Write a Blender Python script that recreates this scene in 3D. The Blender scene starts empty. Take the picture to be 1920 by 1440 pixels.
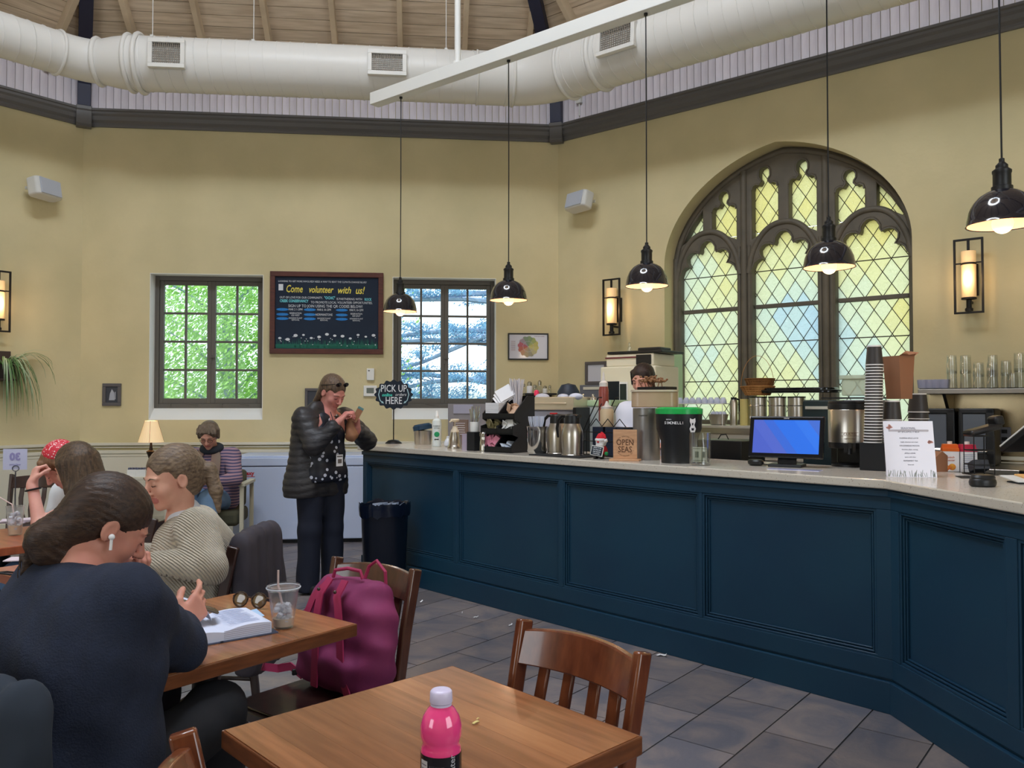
import bpy, bmesh, math, random
import numpy as np
from mathutils import Vector, Matrix
random.seed(7)
SC = bpy.context.scene
COL = SC.collection
PI = math.pi

# ------------------------------------------------------------ camera
F_PX, EYE = 1530.0, 1.42
PITCH = math.atan(37 / F_PX)
cam_d = bpy.data.cameras.new('camera'); cam = bpy.data.objects.new('camera', cam_d); COL.objects.link(cam)
cam_d.sensor_width = 36; cam_d.lens = F_PX / 1920 * 36; cam_d.clip_end = 200; cam_d.clip_start = .05
cam.location = (0, 0, EYE); cam.rotation_euler = (PI / 2 + PITCH, 0, 0)
SC.camera = cam

# ------------------------------------------------------------ world, sun, exposure
SC.view_settings.view_transform = 'Standard'; SC.view_settings.look = 'None'
SC.view_settings.exposure = -0.38; SC.view_settings.gamma = 1.0; SC.view_settings.use_curve_mapping = False
w = bpy.data.worlds.new('world'); SC.world = w; w.use_nodes = True
wn = w.node_tree; bg = wn.nodes['Background']
tc = wn.nodes.new('ShaderNodeTexCoord'); sx = wn.nodes.new('ShaderNodeSeparateXYZ'); cr = wn.nodes.new('ShaderNodeValToRGB')
wn.links.new(tc.outputs['Generated'], sx.inputs[0]); wn.links.new(sx.outputs['Z'], cr.inputs[0]); wn.links.new(cr.outputs[0], bg.inputs[0])
cr.color_ramp.elements[0].position = 0.0; cr.color_ramp.elements[0].color = (.30, .34, .30, 1)
cr.color_ramp.elements[1].position = .04; cr.color_ramp.elements[1].color = (.86, .93, 1, 1)
e = cr.color_ramp.elements.new(.55); e.color = (.66, .82, 1, 1)
bg.inputs[1].default_value = 3.0
sun_d = bpy.data.lights.new('sun', 'SUN'); sun_d.energy = 7.0; sun_d.angle = .02; sun_d.color = (1, .95, .85)
sun = bpy.data.objects.new('sun', sun_d); COL.objects.link(sun)
sun.rotation_euler = Vector((.8, .35, -.75)).to_track_quat('-Z', 'Y').to_euler()

# octagonal room: walls numbered clockwise from the back wall
WALL_LEN = 5.21
class Frame:
    """a vertical plane: x along it (to the right seen from inside), y outward, z up"""
    def __init__(s, o, ang):
        s.o = Vector((o[0], o[1], 0)); s.a = ang
        s.d = Vector((math.cos(ang), math.sin(ang), 0)); s.n = Vector((-math.sin(ang), math.cos(ang), 0))
    def P(s, t, y=0, z=0): return s.o + s.d * t + s.n * y + Vector((0, 0, z))
    def hit(s, px, py=800, y=0):
        r = ray(px, py); q = s.o + s.n * y
        k = (q - Vector((0, 0, EYE))).dot(s.n) / r.dot(s.n)
        p = Vector((0, 0, EYE)) + r * k
        return (p - q).dot(s.d), p.z
    def t(s, px, y=0, py=800): return s.hit(px, py, y)[0]
    def at(s, px, y=0, z=0): return s.P(s.hit(px, 800, y)[0], y, z)
def ray(px, py):
    c, sn = math.cos(PITCH), math.sin(PITCH)
    return Vector((1, 0, 0)) * (px - 960) + Vector((0, c, sn)) * F_PX + Vector((0, -sn, c)) * (720 - py)
def at_z(px, py, z):
    r = ray(px, py); k = (z - EYE) / r.z
    return Vector((0, 0, EYE)) + r * k
def at_y(px, py, Y):
    r = ray(px, py); return Vector((0, 0, EYE)) + r * (Y / r.y)
WALLS = []
_p = Vector((-4.65, 8.79, 0))
for k in range(8):
    fr = Frame(_p, math.radians(6 - 45 * k)); WALLS.append(fr); _p = fr.P(WALL_LEN)
WB, WR, WL = WALLS[0], WALLS[1], WALLS[7]
ROOM_C = sum((f.o for f in WALLS), Vector()) / 8
Z_TOP, INR, PITCH_ROOF = 5.0, 6.29, math.radians(36)
# front service counter, two legs
CORNER = Vector((1.745, 3.77, 0))
CA = Frame(CORNER + Vector((-.688, .725, 0)) * 4.37, math.atan2(-.725, .688))
CB = Frame(CORNER, math.radians(-84))
CLEN, CTOP = 4.37, 1.07

def area(name, loc, target, sx_, sy_, power, col):
    d = bpy.data.lights.new(name, 'AREA'); d.shape = 'RECTANGLE'; d.size = sx_; d.size_y = sy_; d.energy = power; d.color = col
    o = bpy.data.objects.new(name, d); COL.objects.link(o); o.location = loc
    o.rotation_euler = (Vector(target) - Vector(loc)).to_track_quat('-Z', 'Y').to_euler(); return o
LANT_R, LANT_Z = 1.9, Z_TOP + (INR - 1.9) * math.tan(PITCH_ROOF)
for k in range(8):
    f = WALLS[k]; q = ROOM_C + f.n * (LANT_R - .1)
    area('skylight', (q.x, q.y, LANT_Z + .55), (ROOM_C.x - f.n.x * 3.5, ROOM_C.y - f.n.y * 3.5, 2.5), 1.35, .9, 150, (.76, .87, 1))
for k in (3, 5):
    f = WALLS[k]; q = f.P(WALL_LEN / 2, -.12, 2.5)
    area('window_daylight', q, (ROOM_C.x, ROOM_C.y, 1.9), 2.6, 3.0, 130, (.86, .93, 1))  # fill lamps added before solid walls, standing for presumed unseen windows

# ------------------------------------------------------------ materials
def lin(c):
    c = c / 255.0
    return c / 12.92 if c <= .04045 else ((c + .055) / 1.055) ** 2.4
def L3(c): return (lin(c[0]), lin(c[1]), lin(c[2]), 1)
_M = {}
def mat(name, rgb=(200, 200, 200), rough=.5, metal=0, spec=.5, c2=None, nscale=4, nstretch=(1, 1, 1), ncontrast=(.35, .65),
        bump=0, bscale=60, bstretch=(1, 1, 1), coat=0, trans=0, emit=None, estr=0, alpha=1, ior=1.45, rnd=0, world=False, sub=0, sheen=0, wave=None):
    if name in _M: return _M[name]
    m = bpy.data.materials.new(name); m.use_nodes = True; nt = m.node_tree; N = nt.nodes; Lk = nt.links
    b = N['Principled BSDF']
    b.inputs['Base Color'].default_value = L3(rgb); b.inputs['Roughness'].default_value = rough
    b.inputs['Metallic'].default_value = metal; b.inputs['Specular IOR Level'].default_value = spec
    b.inputs['IOR'].default_value = ior
    if coat: b.inputs['Coat Weight'].default_value = coat; b.inputs['Coat Roughness'].default_value = .08
    if trans: b.inputs['Transmission Weight'].default_value = trans
    if sheen: b.inputs['Sheen Weight'].default_value = sheen
    if sub: b.inputs['Subsurface Weight'].default_value = sub; b.inputs['Subsurface Radius'].default_value = (.012, .005, .003)
    if emit: b.inputs['Emission Color'].default_value = L3(emit); b.inputs['Emission Strength'].default_value = estr
    b.inputs['Alpha'].default_value = alpha
    src = None
    def coords(stretch):
        t = N.new('ShaderNodeTexCoord'); mp = N.new('ShaderNodeMapping'); mp.inputs['Scale'].default_value = stretch
        if world:
            g = N.new('ShaderNodeNewGeometry'); Lk.new(g.outputs['Position'], mp.inputs[0])
        else: Lk.new(t.outputs['Object'], mp.inputs[0])
        return mp.outputs[0]
    if c2 is not None:
        n = N.new('ShaderNodeTexNoise'); n.inputs['Scale'].default_value = nscale; n.inputs['Detail'].default_value = 5
        Lk.new(coords(nstretch), n.inputs['Vector'])
        r = N.new('ShaderNodeValToRGB'); r.color_ramp.elements[0].position = ncontrast[0]; r.color_ramp.elements[1].position = ncontrast[1]
        r.color_ramp.elements[0].color = L3(rgb); r.color_ramp.elements[1].color = L3(c2)
        Lk.new(n.outputs['Fac'], r.inputs[0]); src = r.outputs[0]
    if rnd:
        oi = N.new('ShaderNodeObjectInfo'); mr = N.new('ShaderNodeMapRange')
        mr.inputs['To Min'].default_value = 1 - rnd; mr.inputs['To Max'].default_value = 1 + rnd
        Lk.new(oi.outputs['Random'], mr.inputs[0])
        hs = N.new('ShaderNodeHueSaturation'); hs.inputs['Color'].default_value = L3(rgb)
        if src: Lk.new(src, hs.inputs['Color'])
        Lk.new(mr.outputs[0], hs.inputs['Value']); src = hs.outputs[0]
    if src: Lk.new(src, b.inputs['Base Color'])
    h = None
    if bump:
        n2 = N.new('ShaderNodeTexNoise'); n2.inputs['Scale'].default_value = bscale; n2.inputs['Detail'].default_value = 3
        Lk.new(coords(bstretch), n2.inputs['Vector']); h = n2.outputs['Fac']
    if wave:
        wv = N.new('ShaderNodeTexWave'); wv.wave_type = 'BANDS'; wv.bands_direction = wave[0]; wv.inputs['Scale'].default_value = wave[1]
        wv.inputs['Distortion'].default_value = wave[2]; wv.inputs['Detail'].default_value = 1
        Lk.new(coords((1, 1, 1)), wv.inputs['Vector']); h = wv.outputs['Fac']; bump = wave[3]
    if h:
        bp = N.new('ShaderNodeBump'); bp.inputs['Strength'].default_value = bump; bp.inputs['Distance'].default_value = .01
        Lk.new(h, bp.inputs['Height']); Lk.new(bp.outputs[0], b.inputs['Normal'])
    _M[name] = m; return m
def thin_glass(name, rgb=(255, 255, 255), refl=.12, rough=0.0):
    if name in _M: return _M[name]
    m = bpy.data.materials.new(name); m.use_nodes = True; nt = m.node_tree; N = nt.nodes
    N.remove(N['Principled BSDF']); out = N['Material Output']
    t = N.new('ShaderNodeBsdfTransparent'); t.inputs[0].default_value = L3(rgb)
    g = N.new('ShaderNodeBsdfGlossy'); g.inputs['Roughness'].default_value = rough
    lw = N.new('ShaderNodeLayerWeight'); lw.inputs[0].default_value = .25
    mr = N.new('ShaderNodeMapRange'); mr.inputs['To Min'].default_value = refl * .35; mr.inputs['To Max'].default_value = min(1, refl * 4)
    mx = N.new('ShaderNodeMixShader'); nt.links.new(lw.outputs['Facing'], mr.inputs[0]); nt.links.new(mr.outputs[0], mx.inputs[0])
    nt.links.new(t.outputs[0], mx.inputs[1]); nt.links.new(g.outputs[0], mx.inputs[2]); nt.links.new(mx.outputs[0], out.inputs[0])
    _M[name] = m; return m

# ------------------------------------------------------------ mesh building
class MB:
    def __init__(s): s.v = []; s.f = []; s.m = []; s.T = Matrix(); s.mi = 0
    def add(s, vs, fs, T=None):
        T = s.T @ T if T is not None else s.T
        k = len(s.v); s.v += [tuple(T @ Vector(p)) for p in vs]
        s.f += [tuple(i + k for i in f) for f in fs]; s.m += [s.mi] * len(fs); return s
    def box(s, c, d, rz=0, rx=0, ry=0, taper=1):
        x, y, z = d[0] / 2, d[1] / 2, d[2] / 2; q = taper
        vs = [(-x, -y, -z), (x, -y, -z), (x, y, -z), (-x, y, -z), (-x * q, -y * q, z), (x * q, -y * q, z), (x * q, y * q, z), (-x * q, y * q, z)]
        T = Matrix.Translation(c) @ Matrix.Rotation(rz, 4, 'Z') @ Matrix.Rotation(ry, 4, 'Y') @ Matrix.Rotation(rx, 4, 'X')
        return s.add(vs, [(0, 3, 2, 1), (4, 5, 6, 7), (0, 1, 5, 4), (1, 2, 6, 5), (2, 3, 7, 6), (3, 0, 4, 7)], T)
    def lathe(s, prof, seg=24, T=None, sx=1, sy=1, caps=True):
        vs = []; fs = []; n = len(prof)
        for r, z in prof:
            for i in range(seg):
                a = 2 * PI * i / seg; vs.append((r * math.cos(a) * sx, r * math.sin(a) * sy, z))
        for j in range(n - 1):
            for i in range(seg):
                a, b = j * seg + i, j * seg + (i + 1) % seg; fs.append((a, b, b + seg, a + seg))
        if caps and prof[0][0] > 1e-5: fs.append(tuple(range(seg))[::-1])
        if caps and prof[-1][0] > 1e-5: fs.append(tuple((n - 1) * seg + i for i in range(seg)))
        return s.add(vs, fs, T)
    def cyl(s, c, r, h, seg=20, r2=None, T=None):
        T2 = Matrix.Translation(c) if T is None else Matrix.Translation(c) @ T
        return s.lathe([(r, 0), (r if r2 is None else r2, h)], seg, T2)
    def ball(s, c, r, seg=16, rings=10, sc=(1, 1, 1)):
        pr = [(r * math.sin(PI * j / rings), -r * math.cos(PI * j / rings)) for j in range(rings + 1)]
        return s.lathe(pr, seg, Matrix.Translation(c) @ Matrix.Diagonal((*sc, 1)))
    def tube(s, pts, r, seg=8, closed=False, flat=1, up=(0, 0, 1), caps=True):
        pts = [Vector(p) for p in pts]; n = len(pts); vs = []; fs = []
        rr = r if isinstance(r, (list, tuple)) else [r] * n
        prev = None
        for i, p in enumerate(pts):
            if closed: t = pts[(i + 1) % n] - pts[i - 1]
            else: t = pts[min(i + 1, n - 1)] - pts[max(i - 1, 0)]
            t.normalize()
            if prev is None:
                u = Vector(up); u = u - t * u.dot(t)
                if u.length < .05: u = Vector((1, 0, 0)); u = u - t * u.dot(t)
            else: u = prev - t * prev.dot(t)
            u.normalize(); prev = u; b = t.cross(u)
            for k in range(seg):
                a = 2 * PI * k / seg
                vs.append(p + u * math.cos(a) * rr[i] * flat + b * math.sin(a) * rr[i])
        for i in range(n if closed else n - 1):
            for k in range(seg):
                a = i * seg + k; b2 = i * seg + (k + 1) % seg; c = ((i + 1) % n) * seg + (k + 1) % seg; d = ((i + 1) % n) * seg + k
                fs.append((a, b2, c, d))
        if not closed and caps: fs += [tuple(range(seg))[::-1], tuple((n - 1) * seg + k for k in range(seg))]
        return s.add(vs, fs)
    def ribbon(s, pts, w, th, side):
        """flat strap along pts, its width along side"""
        pts = [Vector(p) for p in pts]; vs = []; fs = []; n = len(pts)
        ww = w if isinstance(w, (list, tuple)) else [w] * n
        for i, p in enumerate(pts):
            t = (pts[min(i + 1, n - 1)] - pts[max(i - 1, 0)]).normalized()
            sd = Vector(side if not callable(side) else side(i)); sd = (sd - t * sd.dot(t)).normalized(); nn = t.cross(sd)
            for a, b in ((-1, -1), (1, -1), (1, 1), (-1, 1)): vs.append(p + sd * a * ww[i] / 2 + nn * b * th / 2)
        for i in range(n - 1):
            for k in range(4): a = i * 4 + k; b = i * 4 + (k + 1) % 4; fs.append((a, b, b + 4, a + 4))
        fs += [(3, 2, 1, 0), tuple((n - 1) * 4 + k for k in range(4))]
        return s.add(vs, fs)
    def prism(s, poly, y0, y1, T=None):
        """poly in (x, z), extruded along y"""
        n = len(poly); vs = [(x, y0, z) for x, z in poly] + [(x, y1, z) for x, z in poly]
        fs = [tuple(range(n)), tuple(range(n, 2 * n))[::-1]] + [(i, n + i, n + (i + 1) % n, (i + 1) % n) for i in range(n)]
        return s.add(vs, fs, T)
    def slab(s, poly, z0, z1, T=None):
        n = len(poly); vs = [(x, y, z0) for x, y in poly] + [(x, y, z1) for x, y in poly]
        fs = [tuple(range(n))[::-1], tuple(range(n, 2 * n))] + [(i, (i + 1) % n, n + (i + 1) % n, n + i) for i in range(n)]
        return s.add(vs, fs, T)
    def shape(s, outer, holes, y0, y1, bev=0):
        """(x, z) outline with holes, extruded along y"""
        cu = bpy.data.curves.new('tmp', 'CURVE'); cu.dimensions = '2D'; cu.fill_mode = 'BOTH'; cu.extrude = abs(y1 - y0) / 2 - bev
        cu.bevel_depth = bev; cu.bevel_resolution = 2 if bev else 0; cu.offset = -bev
        for pl in [outer] + holes:
            sp = cu.splines.new('POLY'); sp.points.add(len(pl) - 1); sp.use_cyclic_u = True
            for i, (x, z) in enumerate(pl): sp.points[i].co = (x, z, 0, 1)
        o = bpy.data.objects.new('tmp', cu); me = o.to_mesh()
        T = Matrix.Translation((0, (y0 + y1) / 2, 0)) @ Matrix.Rotation(PI / 2, 4, 'X')
        s.add([v.co.copy() for v in me.vertices], [tuple(p.vertices) for p in me.polygons], T)
        o.to_mesh_clear(); bpy.data.objects.remove(o); bpy.data.curves.remove(cu); return s
    def text(s, txt, size, c=(0, 0, 0), depth=.001, align='CENTER', shear=0, sx=1, T=None, bold=0, mirror=False, fit=None):
        """flat lettering facing -y"""
        cu = bpy.data.curves.new('tmp', 'FONT'); cu.body = txt; cu.size = size; cu.align_x = align; cu.align_y = 'CENTER'; cu.extrude = depth / 2
        cu.shear = shear; cu.offset = bold; cu.resolution_u = 2
        o = bpy.data.objects.new('tmp', cu); me = o.to_mesh()
        if fit:
            xs_ = [v.co.x for v in me.vertices]; sx = fit / (max(xs_) - min(xs_))
        M = Matrix.Translation(c) @ (T if T is not None else Matrix()) @ Matrix.Diagonal((-sx if mirror else sx, 1, 1, 1)) @ Matrix.Rotation(PI / 2, 4, 'X')
        s.add([v.co.copy() for v in me.vertices], [tuple(p.vertices) for p in me.polygons], M)
        o.to_mesh_clear(); bpy.data.objects.remove(o); bpy.data.curves.remove(cu); return s
    def build(s, name, mats, parent=None, loc=None, rz=0, smooth=35, bevel=0, bseg=2):
        me = bpy.data.meshes.new(name); me.from_pydata(s.v, [], s.f)
        if not isinstance(mats, (list, tuple)): mats = [mats]
        for m in mats: me.materials.append(m)
        if len(mats) > 1: me.polygons.foreach_set('material_index', s.m)
        bm = bmesh.new(); bm.from_mesh(me); bmesh.ops.recalc_face_normals(bm, faces=bm.faces); bm.to_mesh(me); bm.free()
        return link(name, me, parent, loc, rz, smooth, bevel, bseg)
def link(name, me, parent=None, loc=None, rz=0, smooth=35, bevel=0, bseg=2):
    if smooth:
        me.polygons.foreach_set('use_smooth', [True] * len(me.polygons))
        if smooth < 180: me.set_sharp_from_angle(angle=math.radians(smooth))
    o = bpy.data.objects.new(name, me); COL.objects.link(o)
    if parent is not None: o.parent = parent
    if loc is not None: o.location = loc
    if rz: o.rotation_euler = (0, 0, rz)
    if bevel:
        b = o.modifiers.new('bevel', 'BEVEL'); b.width = bevel; b.segments = bseg; b.limit_method = 'ANGLE'; b.harden_normals = False
    return o
def thing(name, label, cat, loc=(0, 0, 0), rz=0, group=None):
    o = bpy.data.objects.new(name, None); COL.objects.link(o); o.location = loc; o.rotation_euler = (0, 0, rz); o.empty_display_size = .05
    o['label'] = label; o['category'] = cat
    if group: o['group'] = group
    return o
def tag(o, label, cat, group=None):
    o['label'] = label; o['category'] = cat
    if group: o['group'] = group
    return o
def struct(o): o['kind'] = 'structure'; return o
def stuff(o): o['kind'] = 'stuff'; return o
def sempty(name, loc=(0, 0, 0), rz=0):
    o = bpy.data.objects.new(name, None); COL.objects.link(o); o.location = loc; o.rotation_euler = (0, 0, rz); o['kind'] = 'structure'; return o
def dup(root, loc=None, rz=None, label=None, group=None):
    def cp(o, par):
        c = o.copy(); COL.objects.link(c)
        if par is not None: c.parent = par
        for ch in list(o.children): cp(ch, c)
        return c
    r = cp(root, None)
    if loc is not None: r.location = loc
    if rz is not None: r.rotation_euler = (0, 0, rz)
    if label: r['label'] = label
    if group: r['group'] = group
    return r
def simple(name, label, cat, mb, m, loc, rz=0, group=None, **k):
    return tag(mb.build(name, m, None, loc, rz, **k), label, cat, group)

# shared materials
m_wall = mat('yellow_plaster', (217, 204, 163), .85, c2=(203, 192, 152), nscale=1.3, bump=.15, bscale=25)
m_cream = mat('cream_paint', (216, 212, 196), .6)
m_crown = mat('grey_brown_paint', (100, 98, 98), .45)
m_white = mat('white_paint', (235, 235, 232), .45)
m_duct = mat('duct_paint', (232, 230, 226), .38)
m_board = mat('beadboard_paint', (226, 220, 226), .65, c2=(206, 198, 206), nscale=3, nstretch=(6, 6, .6), rnd=.07)
m_plank = mat('whitewashed_plank', (222, 204, 182), .7, c2=(196, 176, 152), nscale=5, nstretch=(.5, 6, 6), rnd=.10)
m_rafter = mat('rafter_wood', (212, 192, 164), .7, c2=(190, 170, 144), nscale=3)
m_navybeam = mat('dark_beam', (36, 38, 62), .5)
m_counter = mat('teal_navy_paint', (25, 56, 80), .38, c2=(29, 64, 86), nscale=1.5, spec=.4)
m_black = mat('black_plastic', (22, 23, 26), .4)
m_blackmat = mat('black_matte', (26, 27, 30), .8)
m_steel = mat('brushed_steel', (196, 190, 182), .28, 1, bump=.04, bscale=300, bstretch=(1, 1, .02))
m_steel2 = mat('polished_steel', (205, 203, 200), .12, 1)
m_iron = mat('black_iron', (28, 27, 28), .45, .3)
m_wood = mat('table_wood', (160, 104, 68), .26, c2=(134, 84, 52), nscale=3, nstretch=(14, 1.2, 4), coat=.35)
m_wood_edge = mat('table_edge_wood', (120, 70, 40), .3, c2=(98, 56, 32), nscale=4, nstretch=(3, 3, 20), coat=.3)
m_chair = mat('chair_wood', (118, 64, 38), .22, c2=(92, 46, 28), nscale=4, nstretch=(8, 8, 1.5), coat=.5)
m_chairdark = mat('dark_chair_wood', (64, 40, 34), .3, c2=(46, 29, 26), nscale=4, nstretch=(8, 8, 1.5), coat=.5)
m_glass = thin_glass('clear_glass', (248, 252, 252), .03)
m_glass2 = thin_glass('drinking_glass', (250, 252, 252), .22)
m_paper = mat('white_paper', (235, 234, 238), .6)
m_kraft = mat('kraft_paper', (150, 104, 76), .75)
# ============================================================ SHELL
def arch_z(x, a=1.19, h=1.07, zs=2.85):
    q = min(1, abs(x) / a); return zs + h * (.85 * math.sqrt(max(0, 1 - q * q)) + .15 * (1 - q))
def arch_poly(c, a, z0, h=1.07, zs=2.85, n=40):
    pts = [(c + a, z0)] + [(c + a * math.cos(PI * i / n), arch_z(a * math.cos(PI * i / n), a, h, zs)) for i in range(n + 1)] + [(c - a, z0)]
    return pts
GC, GA, GZ0 = 2.55, 1.19, 1.2
WIN = []
for (pl, pr) in ((278, 492), (735, 930)):
    WIN.append((WB.t(pl), WB.t(pr)))
WZ0, WZ1, WY = 1.245, 2.845, .16
SILLZ = 1.37
names = ['wall_back', 'wall_right', 'wall_right_front', 'wall_front_right', 'wall_front', 'wall_front_left', 'wall_left_front', 'wall_left']
for k, f in enumerate(WALLS):
    holes = []
    if k == 0: holes = [[(a, WZ0), (b, WZ0), (b, WZ1), (a, WZ1)] for a, b in WIN]
    if k == 1: holes = [arch_poly(GC, GA, GZ0)]
    mb = MB(); mb.shape([(-.12, 0), (WALL_LEN + .12, 0), (WALL_LEN + .12, Z_TOP + .1), (-.12, Z_TOP + .1)], holes, 0, .36)
    struct(mb.build(names[k], m_wall, None, f.o, f.a, smooth=0))
    # crown
    c = [(0, 4.425), (-.022, 4.425), (-.03, 4.445), (-.03, 4.465), (-.055, 4.49), (-.06, 4.53), (-.08, 4.55), (-.08, 4.575), (-.095, 4.583), (-.095, 4.605), (0, 4.605)]
    e0 = math.tan(PI / 8)
    mb = MB(); vs = []; fs = []; n = len(c)
    for s_, base in ((-1, 0), (1, WALL_LEN)):
        for y, z in c: vs.append((base - s_ * (-y) * e0 * 1, y, z))
    fs = [tuple(range(n)), tuple(range(n, 2 * n))[::-1]] + [(i, (i + 1) % n, n + (i + 1) % n, n + i) for i in range(n)]
    mb.add(vs, fs); struct(mb.build('trim_%d' % (k + 1), m_crown, None, f.o, f.a, smooth=0))
    # wainscot and chair rail
    if k in (7, 0, 1, 6):
        te = WALL_LEN if k != 0 else WALL_LEN
        mb = MB(); mb.box((te / 2, -.006, .46), (te, .012, .92)); mb.mi = 1
        mb.box((te / 2, -.012, .105), (te, .024, .21)); 
        struct(mb.build('baseboard_%s' % names[k][5:], [m_cream, m_cream], None, f.o, f.a, smooth=0))
        mb = MB(); 
        for z, hh, d in ((.985, .03, .045), (.95, .012, .03), (.90, .035, .024), (.86, .02, .016)): mb.box((te / 2, -d / 2 - .002, z), (te - .02, d, hh))
        struct(mb.build('trim_%d' % (k + 11), m_cream, None, f.o, f.a, smooth=0, bevel=.004))
    # frieze boards
    fz = sempty('wall_frieze', f.o, f.a)
    if k in (7, 0, 1):
        bw = .078; nb = int(WALL_LEN / bw); me = None
        mbb = MB(); mbb.box((0, -.008, (4.58 + Z_TOP) / 2), (bw - .006, .016, Z_TOP - 4.58 + .06))
        for i in range(nb + 1):
            if me is None: o = mbb.build('board', m_board, fz, smooth=0, bevel=.0025, bseg=1); me = o.data
            else: o = bpy.data.objects.new('board', me); COL.objects.link(o); o.parent = fz
            o.location = (bw * (i + .5) if i < nb else WALL_LEN - .05, -.0 if i < nb else .004, 0)
    else:
        mbb = MB(); mbb.box((WALL_LEN / 2, -.008, 4.83), (WALL_LEN, .016, .42)); mbb.build('board_backing', m_board, fz, smooth=0)
# ceiling: sloping board panels, rafters, hip beams, lantern
ceil = sempty('ceiling')
tp = math.tan(PITCH_ROOF); cp_ = math.cos(PITCH_ROOF)
SLOPE_LEN = (INR - LANT_R) / cp_
for k, f in enumerate(WALLS):
    pan = sempty('ceiling_panel', f.o, f.a)
    pan.parent = ceil
    bw = .125; rows = int(SLOPE_LEN / bw) + 1; rest = MB()
    def corner(s):      # s: distance up the slope -> (inset, z)
        return s * cp_, Z_TOP + s * math.sin(PITCH_ROOF)
    for r_ in range(rows):
        i0, z0 = corner(r_ * bw + .003); i1, z1 = corner((r_ + 1) * bw - .003)
        vs = []
        for dz in (0, .025):
            for (ii, zz) in ((i0, z0), (i1, z1)):
                for sgn in (0, 1):
                    x = ii * e0 if sgn == 0 else WALL_LEN - ii * e0
                    vs.append((x, -ii + dz * math.sin(PITCH_ROOF), zz + dz * cp_))
        fs = [(0, 1, 3, 2), (4, 6, 7, 5), (0, 4, 5, 1), (2, 3, 7, 6), (0, 2, 6, 4), (1, 5, 7, 3)]
        if k in (7, 0, 1) and r_ < 26:
            m1 = MB(); m1.add(vs, fs); m1.build('plank', m_plank, pan, smooth=0)
        else: rest.add(vs, fs)
    stuff(rest.build('upper_planks', m_plank, pan, smooth=0))
    bk = MB(); bk.add([(0, .03, Z_TOP + .05), (WALL_LEN, .03, Z_TOP + .05), (WALL_LEN - (INR - LANT_R) * e0, -(INR - LANT_R), LANT_Z + .08), ((INR - LANT_R) * e0, -(INR - LANT_R), LANT_Z + .08)], [(0, 1, 2, 3)])
    bk.build('roof_deck', m_rafter, pan, smooth=0)
    for j in range(8):
        t = .66 + .69 * j
        if t > WALL_LEN - .2: continue
        lim = min(t, WALL_LEN - t) / e0; ins = min(lim - .05, INR - LANT_R)
        if ins < .3: continue
        m1 = MB(); L_ = ins / cp_
        T = Matrix.Translation((t, 0, Z_TOP)) @ Matrix.Rotation(-PITCH_ROOF, 4, 'X')
        m1.T = T; m1.box((0, -L_ / 2, -.055), (.055, L_, .12)); m1.build('rafter', m_rafter, pan, smooth=0, bevel=.004)
# hip beams with curved foot and bracket block on the crown
for k, f in enumerate(WALLS):
    v = f.o; dv = Vector((ROOM_C.x - v.x, ROOM_C.y - v.y, 0)); R_ = dv.length; dv.normalize()
    a = math.atan2(dv.y, dv.x)
    tph = (LANT_Z - Z_TOP) / (R_ - LANT_R / math.cos(PI / 8)); Lh = R_ - LANT_R / math.cos(PI / 8)
    hb = MB()
    prof = [(.03, 4.62), (.13, 4.62), (.14, 4.85), (.20, 5.0 + .0), (.34, 5.0 + .34 * tph - .16), (Lh, 5.0 + Lh * tph - .16), (Lh, 5.0 + Lh * tph + .02), (.03, 5.0 + .03)]
    hb.prism(prof, -.065, .065); hb.build('hip_beam', m_navybeam, ceil, v, a, smooth=0, bevel=.006)
    bb = MB(); bb.prism([(.02, 4.40), (.10, 4.40), (.125, 4.43), (.125, 4.57), (.14, 4.58), (.14, 4.62), (.02, 4.62)], -.075, .075)
    bb.build('beam_bracket', m_crown, ceil, v, a, smooth=0, bevel=.006)
# lantern
lan = MB(); pts = [ROOM_C + Vector((math.cos(f.a + PI / 2 + PI / 8), math.sin(f.a + PI / 2 + PI / 8), 0)) * (LANT_R / math.cos(PI / 8)) for f in WALLS]
n = 8; vs = [(p.x, p.y, LANT_Z - .1) for p in pts] + [(p.x, p.y, LANT_Z + 1.2) for p in pts] + [(ROOM_C.x, ROOM_C.y, LANT_Z + 2.1)]
fs = [(i, (i + 1) % n, n + (i + 1) % n, n + i) for i in range(n)] + [(n + i, n + (i + 1) % n, 2 * n) for i in range(n)]
lan.add(vs, fs); lan.build('lantern', m_plank, ceil, smooth=0)

# ------------------------------------------------------------ floor tiles
m_slate = mat('slate_tile', (98, 97, 106), .40, c2=(134, 122, 118), nscale=2.2, nstretch=(1, 1, 1), ncontrast=(.38, .66), bump=.22, bscale=9, rnd=.17, world=True, spec=.5)
for nd in m_slate.node_tree.nodes:
    if nd.type == 'TEX_NOISE': nd.inputs['Distortion'].default_value = 1.8; nd.inputs['Detail'].default_value = 9; nd.inputs['Roughness'].default_value = .62
m_grout = mat('grout', (44, 44, 46), .8)
floor = MB(); floor.slab([(f.o.x, f.o.y) for f in WALLS][::-1], -.05, -.004)
floor = struct(floor.build('floor', m_grout, smooth=0))
e1 = Vector((.6225, .7826, 0)); e2 = Vector((.7826, -.6225, 0)); TO = Vector((1.091, 3.573, 0)); fa = math.atan2(e1.y, e1.x)
tw, tl = .302, .604
tm = MB(); tm.box((tl / 2, -tw / 2, -.004), (tl - .007, tw - .007, .008), 0); tme = None; far = MB(); cnt = 0
def inside_room(p, m=0): return all((p - f.o).dot(f.n) < -m for f in WALLS)
def in_view(p):
    if p.y < .8: return False
    px = 960 + F_PX * p.x / p.y; py = 757 + F_PX * EYE / p.y
    return -120 < px < 2040 and py < 1560
def behind_counter(p): return (p - CA.o).dot(CA.n) > .35 and (p - CA.o).dot(CA.d) > .1 or (p - CB.o).dot(CB.n) > .35 and p.y < 4.5
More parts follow.
